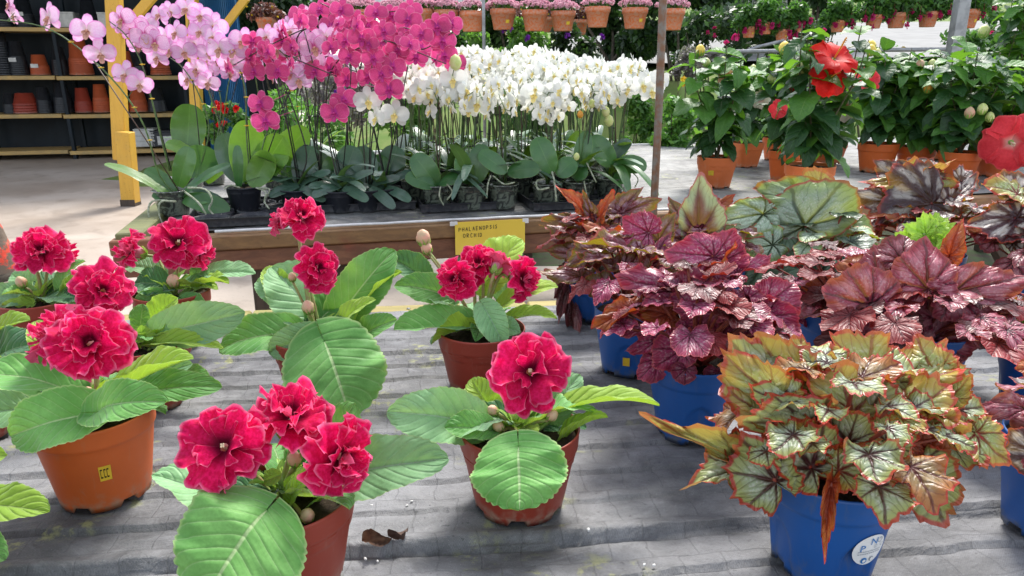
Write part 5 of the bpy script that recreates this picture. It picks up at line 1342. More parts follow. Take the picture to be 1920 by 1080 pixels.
orchid('orchid with broad upright yellow-green leaves in a dark pot on the black tray',c,'pink',[
 {'pts':[zz(470,345,Y),zz(462,250,Y),zz(460,170,Y),zz(440,110,Y),zz(415,85,Y)],'clips':(.3,.45,.6,.7),'clipmat':'clip_y','fl':fpx([(412,92,-.2,0,0,30),(438,95,.1,.1,0,28),(455,78,.2,.1,0,27),(432,118,0,-.2,.02,26),(470,85,.2,.2,.02,27),(400,70,-.4,.2,.02,24)],Y-.03)},
 {'pts':[zz(478,345,Y),zz(500,250,Y+.02),zz(545,170,Y+.03),zz(545,120,Y),zz(520,90,Y-.02)],'clips':(.3,.5),'clipmat':'clip_y','fl':fpx([(545,135,-.1,0,0,26),(560,150,.2,-.2,0,26),(590,90,.1,0,0,29,'stripe'),(570,80,0,.2,.02,27),(545,60,-.2,.2,.02,26),(610,70,.3,.1,.02,26),(520,95,-.2,0,0,25),(500,70,-.3,.2,.02,25),(585,115,0,-.1,.02,25)],Y)},
 ],[(462,345,.0,465,225,.03,66,.95,'orch_bright',9),(470,345,.0,532,255,.02,62,.8,'orch_bright',9),(448,350,-.02,445,272,-.02,30,.7,'orch',1),(470,350,-.02,505,285,-.02,50,.7,'orch_bright',9),(455,345,.04,418,250,.06,55,.8,'orch_grey',9),(480,340,.05,575,240,.10,60,.8,'orch_bright',9),(490,335,.03,540,290,.03,50,.6,'orch_bright',1)],103,.058,.09,'blackpl',group=None)
roots(bpy.data.objects['potted_orchid.002'],[[(450,352,-.05),(432,348,-.07),(420,355,-.08)],[(480,352,-.05),(498,360,-.07),(496,378,-.08),(505,392,-.09)],[(483,352,-.05),(505,355,-.06),(498,372,-.07)]],.0026)
for i,(bx,by,px_,tops) in enumerate(((400,345,430,[(448,140),(430,128),(412,110)]),(520,350,480,[(480,120),(500,90),(470,70)]),(560,330,560,[(620,60),(640,45),(575,38)]),(600,320,520,[(530,60),(550,40),(580,30)]))):
    c=onz(bx,by,Z2); Y=c.y; top=c+Vector((0,0,.08)); ps=[top]+[zz(px_+(bx-px_)*.4,230,Y),zz(px_,150,Y-.02)]+[zz(x,y,Y-.03) for x,y in tops]
    orchid('lilac pink orchid standing in the second row, '+('left of the dark potted one','right of the dark potted one','behind the grey-leaved magenta ones','at the back of the lilac group')[i],c,'pink',[{'pts':ps,'clips':(.3,.5),'clipmat':'clip_y','auto':(8,.5,.035,.038),'key':'pink' if i!=2 else 'stripe'},{'pts':[top+Vector((.01,0,0)),top+Vector((.06,.03,.25)),top+Vector((.05,.0,.40)),top+Vector((.16,-.04,.42))],'auto':(6,.5,.035,.036),'clips':(.4,)}],[],110+i,.06,.085,'clear',lm='orch_bright' if i%2 else 'orch',nleaf=7,group='lilac pink orchids')
# --- magenta orchids in the middle
mag=[ # base px, stem control px, flower px list
 ((560,388),[(557,330),(575,290),(545,190),(520,130),(505,105),(470,95)],[(476,135,-.15,.0),(520,135,.1,0),(488,195,-.05,.1,-.05,25),(498,228,.1,-.1,-.05,27),(470,112,-.2,.1,.02),(515,108,.2,.1,.02)],'leftmost magenta orchid, two low flowers beside the lilac group'),
 ((600,385),[(600,335),(602,230),(596,140),(610,90),(590,60),(545,80)],[(645,188,.1,0,-.05,26),(627,212,-.05,-.1,-.06,28),(618,130,-.1,0),(590,135,-.2,0),(650,150,.2,0),(560,60,-.2,.2,.02)],'magenta orchid with a pair of low-hanging flowers in front of the white ones'),
 ((640,390),[(640,340),(615,250),(615,150),(650,100),(700,90),(740,120)],[(678,72,.1,.05,-.04,27),(655,108,-.1,0),(700,110,.2,0),(648,78,-.2,.1),(735,125,.1,0,-.03,26),(715,140,0,-.2)],'magenta orchid with grey-green leaves at the middle of the bench front'),
 ((690,388),[(690,340),(680,250),(675,140),(690,90),(730,50),(790,60)],[(730,168,.0,.0,-.04,28),(755,75,.1,0),(765,38,.15,.1,0,27),(720,60,-.1,.1),(790,65,.2,.05),(745,95,.1,0),(690,145,-.1,0)],'magenta orchid at the right, one dark flower before the white mass'),
 ((720,385),[(720,335),(735,260),(718,150),(760,100),(800,90),(850,60)],[(820,52,.0,.0,0,27),(830,78,.1,.0,0,26),(833,105,-.1,.0,0,26),(855,120,.4,-.1,.02,22),(845,45,.3,.1,.02,24),(780,108,.1,-.05),(738,98,-.1,.1)],'magenta orchid whose stem reaches furthest right over the white orchids'),
 ((585,365),[(585,330),(580,220),(570,120),(600,60),(620,20),(600,5)],[(640,20,.1,.2),(600,20,-.1,.3),(575,45,-.2,.2),(620,50,.1,.1),(560,30,-.2,.2)],'tall magenta orchid in the second row behind the striped flowers'),
 ((655,360),[(655,330),(650,200),(660,110),(690,50),(720,25),(760,20)],[(705,25,.0,.3),(735,30,.1,.2),(690,50,-.1,.1),(770,20,.2,.2),(718,75,.1,.1),(665,40,-.2,.2)],'tall magenta orchid in the second row, middle'),
 ((745,355),[(745,325),(760,210),(755,120),(745,60),(700,30),(660,20)],[(760,60,.1,.1),(740,45,-.1,.1),(790,90,.2,0),(770,100,.1,0),(680,90,0,0),(705,85,.1,0)],'tall magenta orchid in the second row, right'),
]
for i,(b,st,fl,lab) in enumerate(mag):
    c=onz(b[0],b[1]+6,Z2); Y=c.y
    lv=[]
    if i<5:
        x=b[0]; y=352
        lv=[(x,y,.0,x-62-8*(i%2),y-22+10*(i%3),-.03,38,.35,'orch_grey',1),(x,y,.0,x+60,y-30+12*(i%2),-.02,38,.4,'orch_grey',1),(x,y-4,-.02,x-55,y+16,-.05,36,.5,'orch_grey',2),(x+4,y,-.03,x+50,y+25+14*(i%2),-.06,34,.6,'orch_grey',2),(x,y-10,.02,x+25-40*(i%2),y-78,.03,52,.8,'orch_grey',9),(x,y-4,.03,x-20+50*(i%2),y-60,.06,46,.7,'orch',9)]
    sp_={'pts':[c+Vector((0,0,.08))]+[zz(x,y,Y-.01*k) for k,(x,y) in enumerate(st[1:])],'fl':fpx([(t if len(t)>4 else (*t,random.uniform(-.04,.02))) for t in fl],Y-.04,'mag',23),'clips':(.25,.45,.6),'clipmat':'clip_b'}
    top=c+Vector((0,0,.08)); rs=random.Random(i+50)
    hz=.36+.10*rs.random(); dx=rs.uniform(-.12,.14)
    s2={'pts':[top+Vector((.01,0,0)),top+Vector((dx*.3,.01,.2)),top+Vector((dx,-.0,hz)),top+Vector((dx+rs.uniform(-.12,.12),-.06,hz+.05)),top+Vector((dx*2+rs.uniform(-.1,.14),-.12,hz-.02))],'auto':(6,.5,.055,.031),'clips':(.3,.5),'clipmat':'clip_b'}
    orchid(lab,c,'mag',[sp_,s2],lv,200+i,.06,.075,'blackpl',lm='orch_grey',nleaf=4 if i<5 else 8,stemmat='ostem_dark',group='magenta orchids')
# --- white orchids: rows of clear pots in trays
frontx=[(822,392),(885,392),(944,390),(1026,388),(1083,384),(1143,376)]
ordn=['first','second','third','fourth','fifth','sixth']
rowpos=[]
for k,(x,y) in enumerate(frontx): rowpos.append((onz(x,y+1,Z2),0,k))
f0=rowpos[0][0]
for r in range(1,7):
    for k in range(7):
        p=f0+A2*(.125*k*1.02-.06*(r%2)+ (.0))+B2*(.135*r); rowpos.append((p,r,k))
for n,(c,r,k) in enumerate(rowpos):
    rs=random.Random(900+n); c=Vector((c.x,c.y,Z2+.003)); top=c+Vector((0,0,.08))
    sps=[]
    for q in range(2 if r else 2):
        # aim for the height of the white mass at this x in the picture, which climbs to the right and back
        hz=(.335+.014*r+rs.uniform(-.035,.03)) if r else (.27+.06*rs.random())
        dx=rs.uniform(-.05,.05); dy=rs.uniform(-.03,.03)
        bend=Vector((rs.uniform(-.09,.09),-rs.uniform(.02,.10),0))
        sps.append({'pts':[top+Vector((rs.uniform(-.01,.01),0,0)),top+Vector((dx*.4,dy*.4,hz*.45)),top+Vector((dx,dy,hz*.85)),top+Vector((dx,dy,hz*1.05))+bend*.5,top+Vector((dx,dy,hz*rs.uniform(.86,.98)))+bend*1.6],
          'auto':(8 if r<5 else 7,.48,.036,.030),'clips':(.25,.5) if r<2 else (),'clipmat':rs.choice(['clip_b','clip_b','clip_y']),'stakemat':rs.choice(['stake_brown','stake','ostem'])})
    lab='white orchid, %s pot from the left in the front row of white ones'%ordn[k] if r==0 else 'white orchid in a clear pot, packed among the rows behind the front ones'
    orchid(lab,c,'white',sps,[],900+n,.054,.085,'clear',lm=rs.choice(['orch','orch','orch_grey']),nleaf=7 if r<3 else 5,leafL=(.14,.20) if r<2 else (.13,.18),group='white orchids in trays')
    if r==0:
        o=bpy.data.objects[[x.name for x in bpy.data.objects if x.name.startswith('potted_orchid')][-1]]
def extra_fl(root,l,Y,key,r):
    for i,(p,f,rr_,ky) in enumerate(fpx(l,Y,key,r)): orchid_flower(root,p,f,rr_,key,None,5000+i)
wf=[o for o in bpy.data.objects if o.name.startswith('potted_orchid') and 'front row of white' in o.get('label','')]
wf.sort(key=lambda o:o.location.x)
# traced front leaves, buds and roots of the white ones
def tl(root,l):
    for (bx,by,bd,tx,ty,td,wpx,k,mk) in l:
        Yc=root.location.y; b=at(bx,by,Yc+bd);t=at(tx,ty,Yc+td);T=t-b;L=T.length;T.normalize();mid=(b+t)/2;N=norm_for(T,mid,k);W=msize(wpx,mid)
        V,Fc,U=leafgrid(W,L,'oblong',24,9,arch=.08,fold=.15,cup=-.08,ruf=.015,seed=bx); V=place(V,b,T,N); mb=MB(); mb.add(V,Fc,U); link('leaf',mb.mesh('leaf',M[mk],tuple(root.location)),root)
tl(wf[0],[(820,350,-.02,775,290,-.03,46,.8,'orch'),(822,345,-.02,882,330,-.04,32,.5,'orch'),(815,350,-.04,760,330,-.05,36,.6,'orch')])
tl(wf[1],[(880,345,-.0,868,285,-.0,44,.8,'orch'),(890,345,-.02,905,270,.0,44,.8,'orch')])
tl(wf[2],[(950,324,-.04,898,286,-.05,36,.7,'orch'),(951,324,-.04,1012,316,-.05,40,.6,'orch')])
tl(wf[3],[(1035,325,-.04,1005,258,-.02,46,.8,'orch'),(1045,330,-.03,1078,300,-.02,40,.7,'orch')])
tl(wf[4],[(1085,335,-.0,1100,245,.0,34,.7,'orch'),(1075,335,-.03,1095,310,-.03,40,.6,'orch')])
tl(wf[5],[(1150,312,-.03,1108,256,-.02,42,.8,'orch'),(1150,310,-.04,1213,312,-.06,40,.6,'orch'),(1150,330,-.02,1182,335,-.05,34,.6,'orch'),(1145,300,.03,1182,262,.04,30,.5,'orch_grey')])
roots(wf[0],[[(826,350,-.05),(824,368,-.07),(832,385,-.07)],[(838,345,-.05),(848,360,-.07),(838,375,-.08)]],.0026)
roots(wf[2],[[(920,330,-.05),(915,345,-.08),(912,372,-.09)],[(925,330,-.05),(945,345,-.08),(965,342,-.08)]],.0026)
roots(wf[3],[[(1022,335,-.05),(1006,340,-.07),(1010,355,-.09),(1030,352,-.09)],[(1035,322,-.05),(1040,345,-.08),(1043,378,-.09)]],.0034)
roots(wf[4],[[(1100,305,-.05),(1112,330,-.08),(1118,342,-.08)],[(1095,340,-.06),(1100,365,-.08)]],.0026)
roots(wf[5],[[(1180,318,-.05),(1196,335,-.08),(1190,352,-.09)]],.0022)
for root,x,y,r_,mk in((wf[5],1136,210,8,'bud_green'),(wf[5],1142,227,9,'bud_green'),(wf[4],1110,195,7,'bud_green'),(wf[4],1088,215,6,'bud_orange'),(wf[3],1081,294,6,'bud_green'),(wf[0],854,118,12,'bud_green')):
    p=at(x,y,root.location.y-.08); rr_=msize(r_,p); mb=MB(); lathe(mb,[(.0001,-rr_*1.2),(rr_*.7,-rr_*.8),(rr_,0),(rr_*.7,rr_*.9),(.0001,rr_*1.35)],p,12); mb.build('bud',M[mk],root)
    mb=MB(); tube(mb,bez([root.location+Vector((0,0,.08)),(p+root.location+Vector((0,0,.2)))/2,p],12),.0016,5); mb.build('flower_stem',M['ostem'],root)
extra_fl(wf[0],[(740,215,.05,0),(690,190,.3,0),(705,222,-.7,0,0,22)],wf[0].location.y-.06,'white',27)
extra_fl(wf[1],[(895,195,0,0),(872,170,.2,0),(850,150,-.2,0)],wf[1].location.y-.07,'white',27)
extra_fl(wf[3],[(1002,178,-.1,.1,0,28),(1066,200,.1,0,0,15),(1045,170,-.1,0)],wf[3].location.y-.07,'white',24)
extra_fl(wf[5],[(1158,186,0,0,0,17),(1222,172,.1,.1),(1205,160,.2,0),(1238,150,.6,0)],wf[5].location.y-.07,'white',24)
# --- trays
def tray(p0,nx,ny,label,pitch=.125,hole=True):
    root=thing('plant_tray',p0,label,'tray')
    w_=nx*pitch;d_=ny*pitch; mb=MB(); c0=p0+A2*(w_/2-pitch/2)+B2*(d_/2-pitch/2)
    box(mb,c0+Vector((0,0,.004)),w_,d_,.004,A2,B2); mb.build('tray_bottom',M['blackpl'],root,False)
    mb=MB()
    for s in(-1,1):
        box(mb,c0+B2*(d_/2)*s+Vector((0,0,.016)),w_+.008,.004,.026,A2,B2); box(mb,c0+A2*(w_/2)*s+Vector((0,0,.016)),.004,d_-.001,.026,A2,B2)
        box(mb,c0+B2*(d_/2+.004)*s+Vector((0,0,.028)),w_+.02,.008,.003,A2,B2)
    mb.build('tray_wall',M['blackpl'],root,False)
    for i in range(nx):
        for j in range(ny):
            mb=MB(); q=p0+A2*pitch*i+B2*pitch*j
            lathe(mb,[(pitch*.47,.0075),(pitch*.47,.020),(pitch*.45,.020),(pitch*.445,.0078)],q,20); mb.build('pot_ring',M['blackpl'],root)
    return root
tray(onz(822,392,Z2+.002),2,3,'black tray under the three leftmost front white orchids')
tray(onz(1026,389,Z2+.002),3,3,'black tray under the white orchids at the right end')
tray(onz(560,396,Z2+.002)-A2*.05,4,3,'long black tray under the magenta orchids')
tray(onz(395,420,Z2+.002),3,3,'black tray with empty ring slots at the left front of the far bench')

# ---------------- yellow sign with pen lettering ----------------
o=at(852,414,far_front.y+.27); tl_=fb_((onz(852,417,Z2)-FO).dot(A2),-.034,Z2+.002)
sgn=thing('plant_sign',tl_,'yellow sign hand lettered PHALAENOPSIS ORCHID, hung on the brown rail','sign')
w_=msize(136,tl_); hgt=.105
dn=Vector((0,-.06,-1)).normalized()
mb=MB(); box(mb,tl_+A2*w_/2+dn*hgt/2,w_,.0012,hgt,A2,B2,(-dn.x,-dn.y,-dn.z)); 
g=G('yellow_paper'); g.set(Base_Color=g.mix(g.noise(20,2),(.78,.56,.06),(.72,.50,.05)),Roughness=.35,Coat_Weight=.5,Coat_Roughness=.15); mb.build('paper',g.mat,sgn,False)
mb=MB(); box(mb,tl_+A2*-.004+dn*.004,.024,.0016,.014,A2,B2,bev=0); mb.build('tape',M['sheetedge'],sgn,False)
mb=MB(); box(mb,tl_+A2*(w_+.002)+dn*.006,.02,.0016,.016,A2,B2,bev=0); mb.build('tape',M['sheetedge'],sgn,False)
GL={'P':[[(0,0),(0,1),(.5,.95),(.6,.7),(.45,.5),(0,.48)]],'H':[[(0,0),(0,1)],[(.6,0),(.6,1)],[(0,.5),(.6,.5)]],'A':[[(0,0),(.33,1),(.66,0)],[(.12,.38),(.54,.38)]],'L':[[(0,1),(0,0),(.55,0)]],
'E':[[(.55,1),(0,1),(0,0),(.55,0)],[(0,.52),(.45,.52)]],'N':[[(0,0),(0,1),(.6,0),(.6,1)]],'O':[[(.3,1),(.05,.8),(0,.4),(.2,.02),(.45,.02),(.65,.4),(.6,.8),(.3,1)]],'S':[[(.55,.9),(.3,1),(.05,.8),(.3,.5),(.55,.28),(.3,0),(0,.1)]],
'I':[[(.15,0),(.15,1)]],'R':[[(0,0),(0,1),(.5,.95),(.55,.7),(.4,.5),(0,.48),(.6,0)]],'C':[[(.6,.85),(.3,1),(.02,.6),(.1,.1),(.4,0),(.62,.12)]],'D':[[(0,0),(0,1),(.45,.85),(.6,.5),(.4,.08),(0,0)]]}
M['pen']=simple('black_pen',(.02,.02,.015),.5,.1)
def pentext(txt,x0,y0,h,adv,slope=0):
    rs=random.Random(3); out=[]; x=x0
    for ch in txt:
        if ch==' ': x+=adv; continue
        for ln in GL[ch]: out.append([(x+a*h*.8+rs.uniform(-1,1)*h*.03,y0+b*h+slope*(x-x0)+rs.uniform(-1,1)*h*.03) for a,b in ln])
        x+=adv*(.6 if ch=='I' else 1)
    return out
Yax=-dn; No=A2.cross(Yax)
Ofront=tl_+(B2*-.0009)
strokes(pentext('PHALAENOPSIS',.012,-.030,.0115,.0112,.04),Ofront,A2,Yax,.0016,M['pen'],sgn)
strokes(pentext('ORCHID',.026,-.050,.0120,.0118,.0),Ofront,A2,Yax,.0016,M['pen'],sgn)

# ---------------- hibiscus bushes on the far bench ----------------
HL={}
for k in range(6):
    mb=MB(); V,Fc,U=leafgrid([.72,.66,.8,.6,.75,.7][k],1,'pointed',18,9,back=.18,arch=.05,droop=[.1,.3,.2,.45,.05,.25][k],fold=[.1,.2,.05,.15,.3,.1][k],cup=.08,ruf=.04,rk=2,crn=.06,ncr=7,quilt=.010,nvn=5,sw=1.8,seed=k+40); V[:,0]+=.12
    mb.add(V,Fc,U)
    for mk in('hib','hib_light'): HL[(k,mk)]=mb.mesh('hibiscus_leaf',M[mk])
HP={}
for mk in('hib_red','hib_coral','hib_cream','hib_peach'): HP[mk]=[petal_mesh('hibiscus_petal',1,1.25,60+i,.09,.45,M[mk],.42,10,13) for i in range(3)]
def hflower(root,p,facing,r,mk,attach,seed,closed=0.0):
    rs=random.Random(seed); O=root.location; Fd=Vector(facing).normalized(); ax=Fd.orthogonal().normalized(); ay=Fd.cross(ax); p=Vector(p)
    mb=MB(); base=p-Fd*r*.30
    tube(mb,[base-Fd*r*.25,base-Fd*r*.05,base+Fd*r*.02],[r*.06,r*.12,r*.10],8); f=link('flower',mb.mesh('flower_base',M['sepal'],tuple(O)),root)
    for i in range(5):
        a=2*math.pi*i/5+seed; d=ax*math.cos(a)+ay*math.sin(a); ti=.1+closed; T=(d*math.cos(ti)+Fd*math.sin(ti)).normalized()
        link('petal',rs.choice(HP[mk]),f,M=frame(base+d*r*.04-O,T,Fd-d*.2,r*rs.uniform(.95,1.05)))
    mb=MB(); tube(mb,bez([base,p+Fd*r*.3,p+Fd*r*.75+Vector((0,0,r*.05))],8),[r*.035]*8+[r*.02],6)
    for k in range(14):
        a=k*2.4; q=p+Fd*r*(.45+.02*k)+(ax*math.cos(a)+ay*math.sin(a))*r*.06; lathe(mb,[(.0001,-r*.02),(r*.022,0),(.0001,r*.02)],q,5)
    link('stamen',mb.mesh('stamen',M['cream'] if mk!='hib_red' else M['bud_orange'],tuple(O)),f)
    mb=MB(); tube(mb,bez([Vector(attach),(Vector(attach)+base)/2+Vector((0,0,-.005)),base-Fd*r*.2],8),.0018,5); link('stalk',mb.mesh('stalk',M['wood_stem'],tuple(O)),f)
def hibiscus(label,c,potr,poth,style,h,spread,nl,seed,fl=(),buds=(),potmat='clay_pale',lean=0,leafL=(.070,.108),sticker=False,light=.55):
    c=Vector(c); h*=1.10; rs=random.Random(seed); root=thing('potted_hibiscus',c,label,'potted plant','potted hibiscus on the far bench')
    pot(c,potr,potr*.74,poth,M[potmat],root,style,rot=seed,seed=seed,lip=.018)
    top=c+Vector((0,0,poth-.015)); nb=6
    tips=[]
    for b in range(nb):
        a=2*math.pi*b/nb+rs.uniform(-.4,.4); q=rs.uniform(.3,1.0)
        e=top+Vector((math.cos(a)*spread*q+lean,math.sin(a)*spread*q*.8,h*rs.uniform(.75,1.0)))
        m1=top+Vector((math.cos(a)*spread*q*.35+lean*.2,math.sin(a)*spread*q*.3,h*.3))
        m2=top+Vector((math.cos(a)*spread*q*.85+lean*.6,math.sin(a)*spread*q*.7,h*.62))
        pts=bez([top,m1,m2,e],20); mb=MB(); tube(mb,pts,[.0042-.0026*i/len(pts) for i in range(len(pts))],6); mb.build('branch',M['wood_stem'],root); tips.append(pts)
        n=int(nl*1.3)//nb
        for i in range(n):
            f=.18+.82*((i+rs.random())/n); k=min(len(pts)-1,int(f*(len(pts)-1))); P=pts[k]
            al=i*2.4+b+rs.uniform(-.4,.4); el=rs.uniform(-.35,.45)+.3*(f-.5)
            D_=Vector((math.cos(al)*math.cos(el),math.sin(al)*math.cos(el),math.sin(el))); pl=rs.uniform(.008,.03)*(1.4-f)
            L=rs.uniform(*leafL)*(1.15-.55*max(0,f-.45)); B_=P+D_*pl
            mk='hib_light' if rs.random()<light*(.3+f) else 'hib'
            N=Vector((rs.uniform(-.3,.3),rs.uniform(-.5,.1),1))
            T=(D_+Vector((0,0,rs.uniform(-.9,.1)))).normalized()
            link('leaf',HL[(rs.randrange(6),mk)],root,M=frame(B_-c-T*L*.10,T,N,L,L*rs.uniform(.85,1.1)))
    mbt=MB()
    for (x,y,dy,fx,fz,rp,mk,cl) in fl:
        p=at(x,y,c.y+dy); tip=min((q for pts in tips for q in pts),key=lambda q:(q-p).length)
        hflower(root,p,Vector((fx,-1,fz)) if fz<5 else Vector((fx,-.12,1)),msize(rp,p),mk,tip,seed+x,cl)
    for (x,y,dy,rp,mk) in buds:
        p=at(x,y,c.y+dy); tip=min((q for pts in tips for q in pts),key=lambda q:(q-p).length); bud(root,p,tip,msize(rp,p),M[mk],(0,0,1),x)
    if sticker:
        a0=math.atan2(CAM.y-c.y,CAM.x-c.x); rf=lambda z:potr*.74+(potr*.945-potr*.74)*z/(poth-.034)
        patch(c,rf,a0-.42,a0-.12,.055,.075,M['clip_y'],root,'price_sticker',off=.001)
    return root
M['bud_yel']=simple('yellow_bud',(.85,.62,.10),.5,.1)
hibiscus('young hibiscus nearest the rusty pole, yellow bud on top, yellow sticker on its pot',onz(1340,350,Z2),.080,.125,'tabs',.42,.15,78,41,
 [(1362,148,-.02,-.2,.3,17,'hib_peach',.5)],[(1313,95,0,9,'bud_yel'),(1355,115,0,7,'bud_green'),(1325,118,.05,7,'bud_green')],sticker=True)
hibiscus('hibiscus in a square pot just right of and behind the stickered one',onz(1392,312,Z2),.080,.12,'square',.42,.17,78,42,[(1428,185,-.1,.1,0,18,'hib_cream',.3)],[(1395,145,-.1,7,'bud_green'),(1422,148,-.1,8,'bud_green'),(1412,130,-.1,7,'bud_green')])
hibiscus('hibiscus in a reddish square pot partly behind the empty-rimmed round pot',onz(1472,338,Z2),.078,.13,'square',.44,.16,84,43,[(1460,205,-.16,.1,0,17,'hib_coral',.2),(1499,186,-.05,0,.1,17,'hib_cream',.3),(1495,170,0,.2,.1,14,'hib_coral',.3)],[(1471,92,0,11,'bud_yel'),(1447,148,0,8,'bud_green'),(1480,130,0,8,'bud_green'),(1497,125,0,7,'bud_pink')],potmat='clay')
hibiscus('hibiscus with a flame-red flower held high, in a wide-rimmed pale pot',onz(1511,378,Z2),.088,.135,'round',.46,.17,84,44,
 [(1570,100,-.10,.25,1.3,44,'hib_red',.15),(1562,142,-.10,.1,.35,36,'hib_red',-.1)],[(1507,125,0,9,'bud_green'),(1545,120,-.02,8,'bud_green'),(1500,135,0,8,'bud_green')])
hibiscus('hibiscus with cream flowers in a small square pot at the back',onz(1550,306,Z2),.078,.115,'square',.44,.17,84,45,[(1587,200,-.15,.1,.1,26,'hib_cream',.1),(1532,160,-.1,0,.1,15,'hib_cream',.3),(1600,160,-.1,0,0,12,'hib_cream',.3)],[(1632,88,.1,10,'bud_yel')],potmat='clay')
hibiscus('hibiscus with one coral half-open flower, in a tall smooth pot',onz(1640,322,Z2),.090,.135,'round',.44,.18,90,46,[(1625,152,-.14,.1,.6,26,'hib_coral',.7)],[(1633,95,0,9,'bud_yel'),(1645,100,0,7,'bud_green')],potmat='clay')
hibiscus('bushy hibiscus right of the half-open coral one, only buds at its top',onz(1712,322,Z2),.085,.12,'round',.42,.22,120,47,[],[(1725,122,0,8,'bud_pink'),(1748,120,0,7,'bud_green'),(1740,165,-.1,9,'bud_orange')],potmat='clay')
hibiscus('dense dark hibiscus with a pink bud, second from the right edge',onz(1792,335,Z2),.085,.12,'round',.42,.24,140,48,[],[(1818,212,-.15,9,'bud_pink'),(1842,205,-.15,9,'bud_green'),(1856,220,-.15,8,'bud_green')],potmat='clay')
hibiscus('hibiscus with a big coral flower facing the viewer at the right edge',onz(1862,330,Z2),.088,.135,'tabs',.36,.22,120,49,[(1897,268,-.30,-.55,.0,50,'hib_coral',.0)],[],potmat='clay_pale')
hibiscus('tallest hibiscus, a lanky shoot rising at the right edge behind the others',onz(1900,300,Z2),.085,.12,'round',.78,.24,170,50,[],[(1845,60,0,10,'bud_green'),(1898,72,0,10,'bud_green')],lean=-.02)
hibiscus('light green hibiscus furthest back between the coral bud and the dense ones',onz(1770,300,Z2),.085,.12,'round',.52,.26,140,51,[],[],potmat='clay',light=.6)
hibiscus('hibiscus at the rear edge of the bench left of the cream-flowered one',onz(1455,300,Z2),.08,.12,'round',.46,.20,100,52,[],[],potmat='clay',light=.5)

# ---------------- background ----------------
M['fol_dark']=leafmat('dark_tree_foliage',(.018,.045,.018),(.035,.07,.03),(.05,.09,.04),(.04,.08,.03),(.05,.11,.03),1,0,.45,.3,(.08,.2,.02),.2,.05,.5,0,0,.04,0)
M['fol_mid']=leafmat('green_shrub_foliage',(.05,.14,.03),(.08,.20,.045),(.1,.22,.06),(.08,.18,.04),(.10,.24,.04),1,0,.45,.35,(.14,.36,.03),.2,.05,.5,0,0,.04,0)
M['fol_bright']=leafmat('bright_bed_foliage',(.09,.22,.05),(.14,.30,.07),(.2,.35,.1),(.12,.25,.06),(.16,.34,.05),1,0,.45,.4,(.2,.5,.04),.2,.05,.5,0,0,.04,0)
M['fol_grey']=leafmat('grey_purple_foliage',(.16,.15,.15),(.24,.19,.21),(.3,.25,.27),(.3,.25,.25),(.2,.2,.16),1,0,.45,.3,(.2,.25,.12),.2,.05,.5,0,0,.04,0)
M['fol_brown']=leafmat('brown_purple_foliage',(.10,.035,.04),(.15,.06,.05),(.2,.1,.08),(.2,.1,.08),(.2,.09,.05),1,0,.45,.3,(.25,.08,.04),.2,.05,.5,0,0,.04,0)
M['bark']=simple('tree_bark',(.10,.085,.065),.85,.25,20,.6,.2,(.06,.05,.04))
M['mum']=petalmat('pink_chrysanthemum',(.80,.50,.58),(.74,.40,.50),(.85,.62,.68),(.6,.2,.35),(.78,.48,.56),.6,.3,0,None,.9,.4,9)
M['fuchsia']=petalmat('fuchsia_blossom',(.62,.02,.14),(.5,.02,.16),(.7,.08,.25),(.4,.0,.1),(.6,.04,.2),.5,.3,0,None,.9,.4,9)
M['purple']=simple('violet_blossom',(.28,.05,.50),.5,.2,20,0,.3)
M['yellowfl']=simple('yellow_blossom',(.85,.60,.03),.5,.15,20,0,.3)
M['redfl']=simple('red_blossom',(.70,.02,.02),.5,.15,20,0,.3)
M['navy']=simple('dark_navy_sheeting',(.006,.013,.02),.6,.2,3,.2,.3)
M['bluewall']=simple('blue_corrugated_metal',(.04,.17,.38),.4,.15,4,.1,.5,(.04,.15,.30))
M['darkpot']=simple('black_plastic_pots',(.018,.02,.024),.4,.2,30,0,.5)
M['paperbox']=simple('white_cartons',(.55,.55,.53),.7,.1,20)
M['grass']=simple('grass_slope',(.10,.17,.035),.9,.3,4,.6,.2,(.16,.2,.06))
M['clay_stack']=plastic('darker_orange_plastic',(.40,.075,.022),.5,(.3,.18,.12))  # darker variant of the orange plastic, for the stacks on the shelves
M['palewall']=simple('pale_greenhouse_sheet',(.72,.74,.74),.6,.06,2)
# terrain that climbs behind the benches
nx,ny=60,40
xs=np.linspace(-60,80,nx); ys=np.array([7.2+ (i/39)**1.8*140 for i in range(ny)])
X_,Y_=np.meshgrid(xs,ys,indexing='ij')
def hill(x,y):
    k=1/(1+np.exp(-(x+1.5)*1.2))
    a=np.clip((y-7.6)/2.2,0,1); a=a*a*(3-2*a)
    return k*(1.25*a+np.clip(y-9.8,0,60)*.125)+.04*vnoise(x*.7,y*.7,77)*a
mb=MB(); V=np.stack([X_,Y_,hill(X_,Y_)-.03],-1).reshape(-1,3); mb.add(V,gridf(nx,ny)); tag(mb.build('hillside',M['grass']),kind='structure')
xs=np.linspace(1.0,44,60); ysr=np.linspace(10.2,17,24); X_,Y_=np.meshgrid(xs,ysr,indexing='ij')
mb=MB(); V=np.stack([X_,Y_+.12*X_,hill(X_,Y_+.12*X_)+.06],-1).reshape(-1,3); mb.add(V,gridf(60,24)); 
bpy.data.objects.remove(bpy.data.objects['road']); bpy.data.objects.remove(bpy.data.objects['far_paving'])
tag(mb.build('road',M['roadm']),kind='structure')

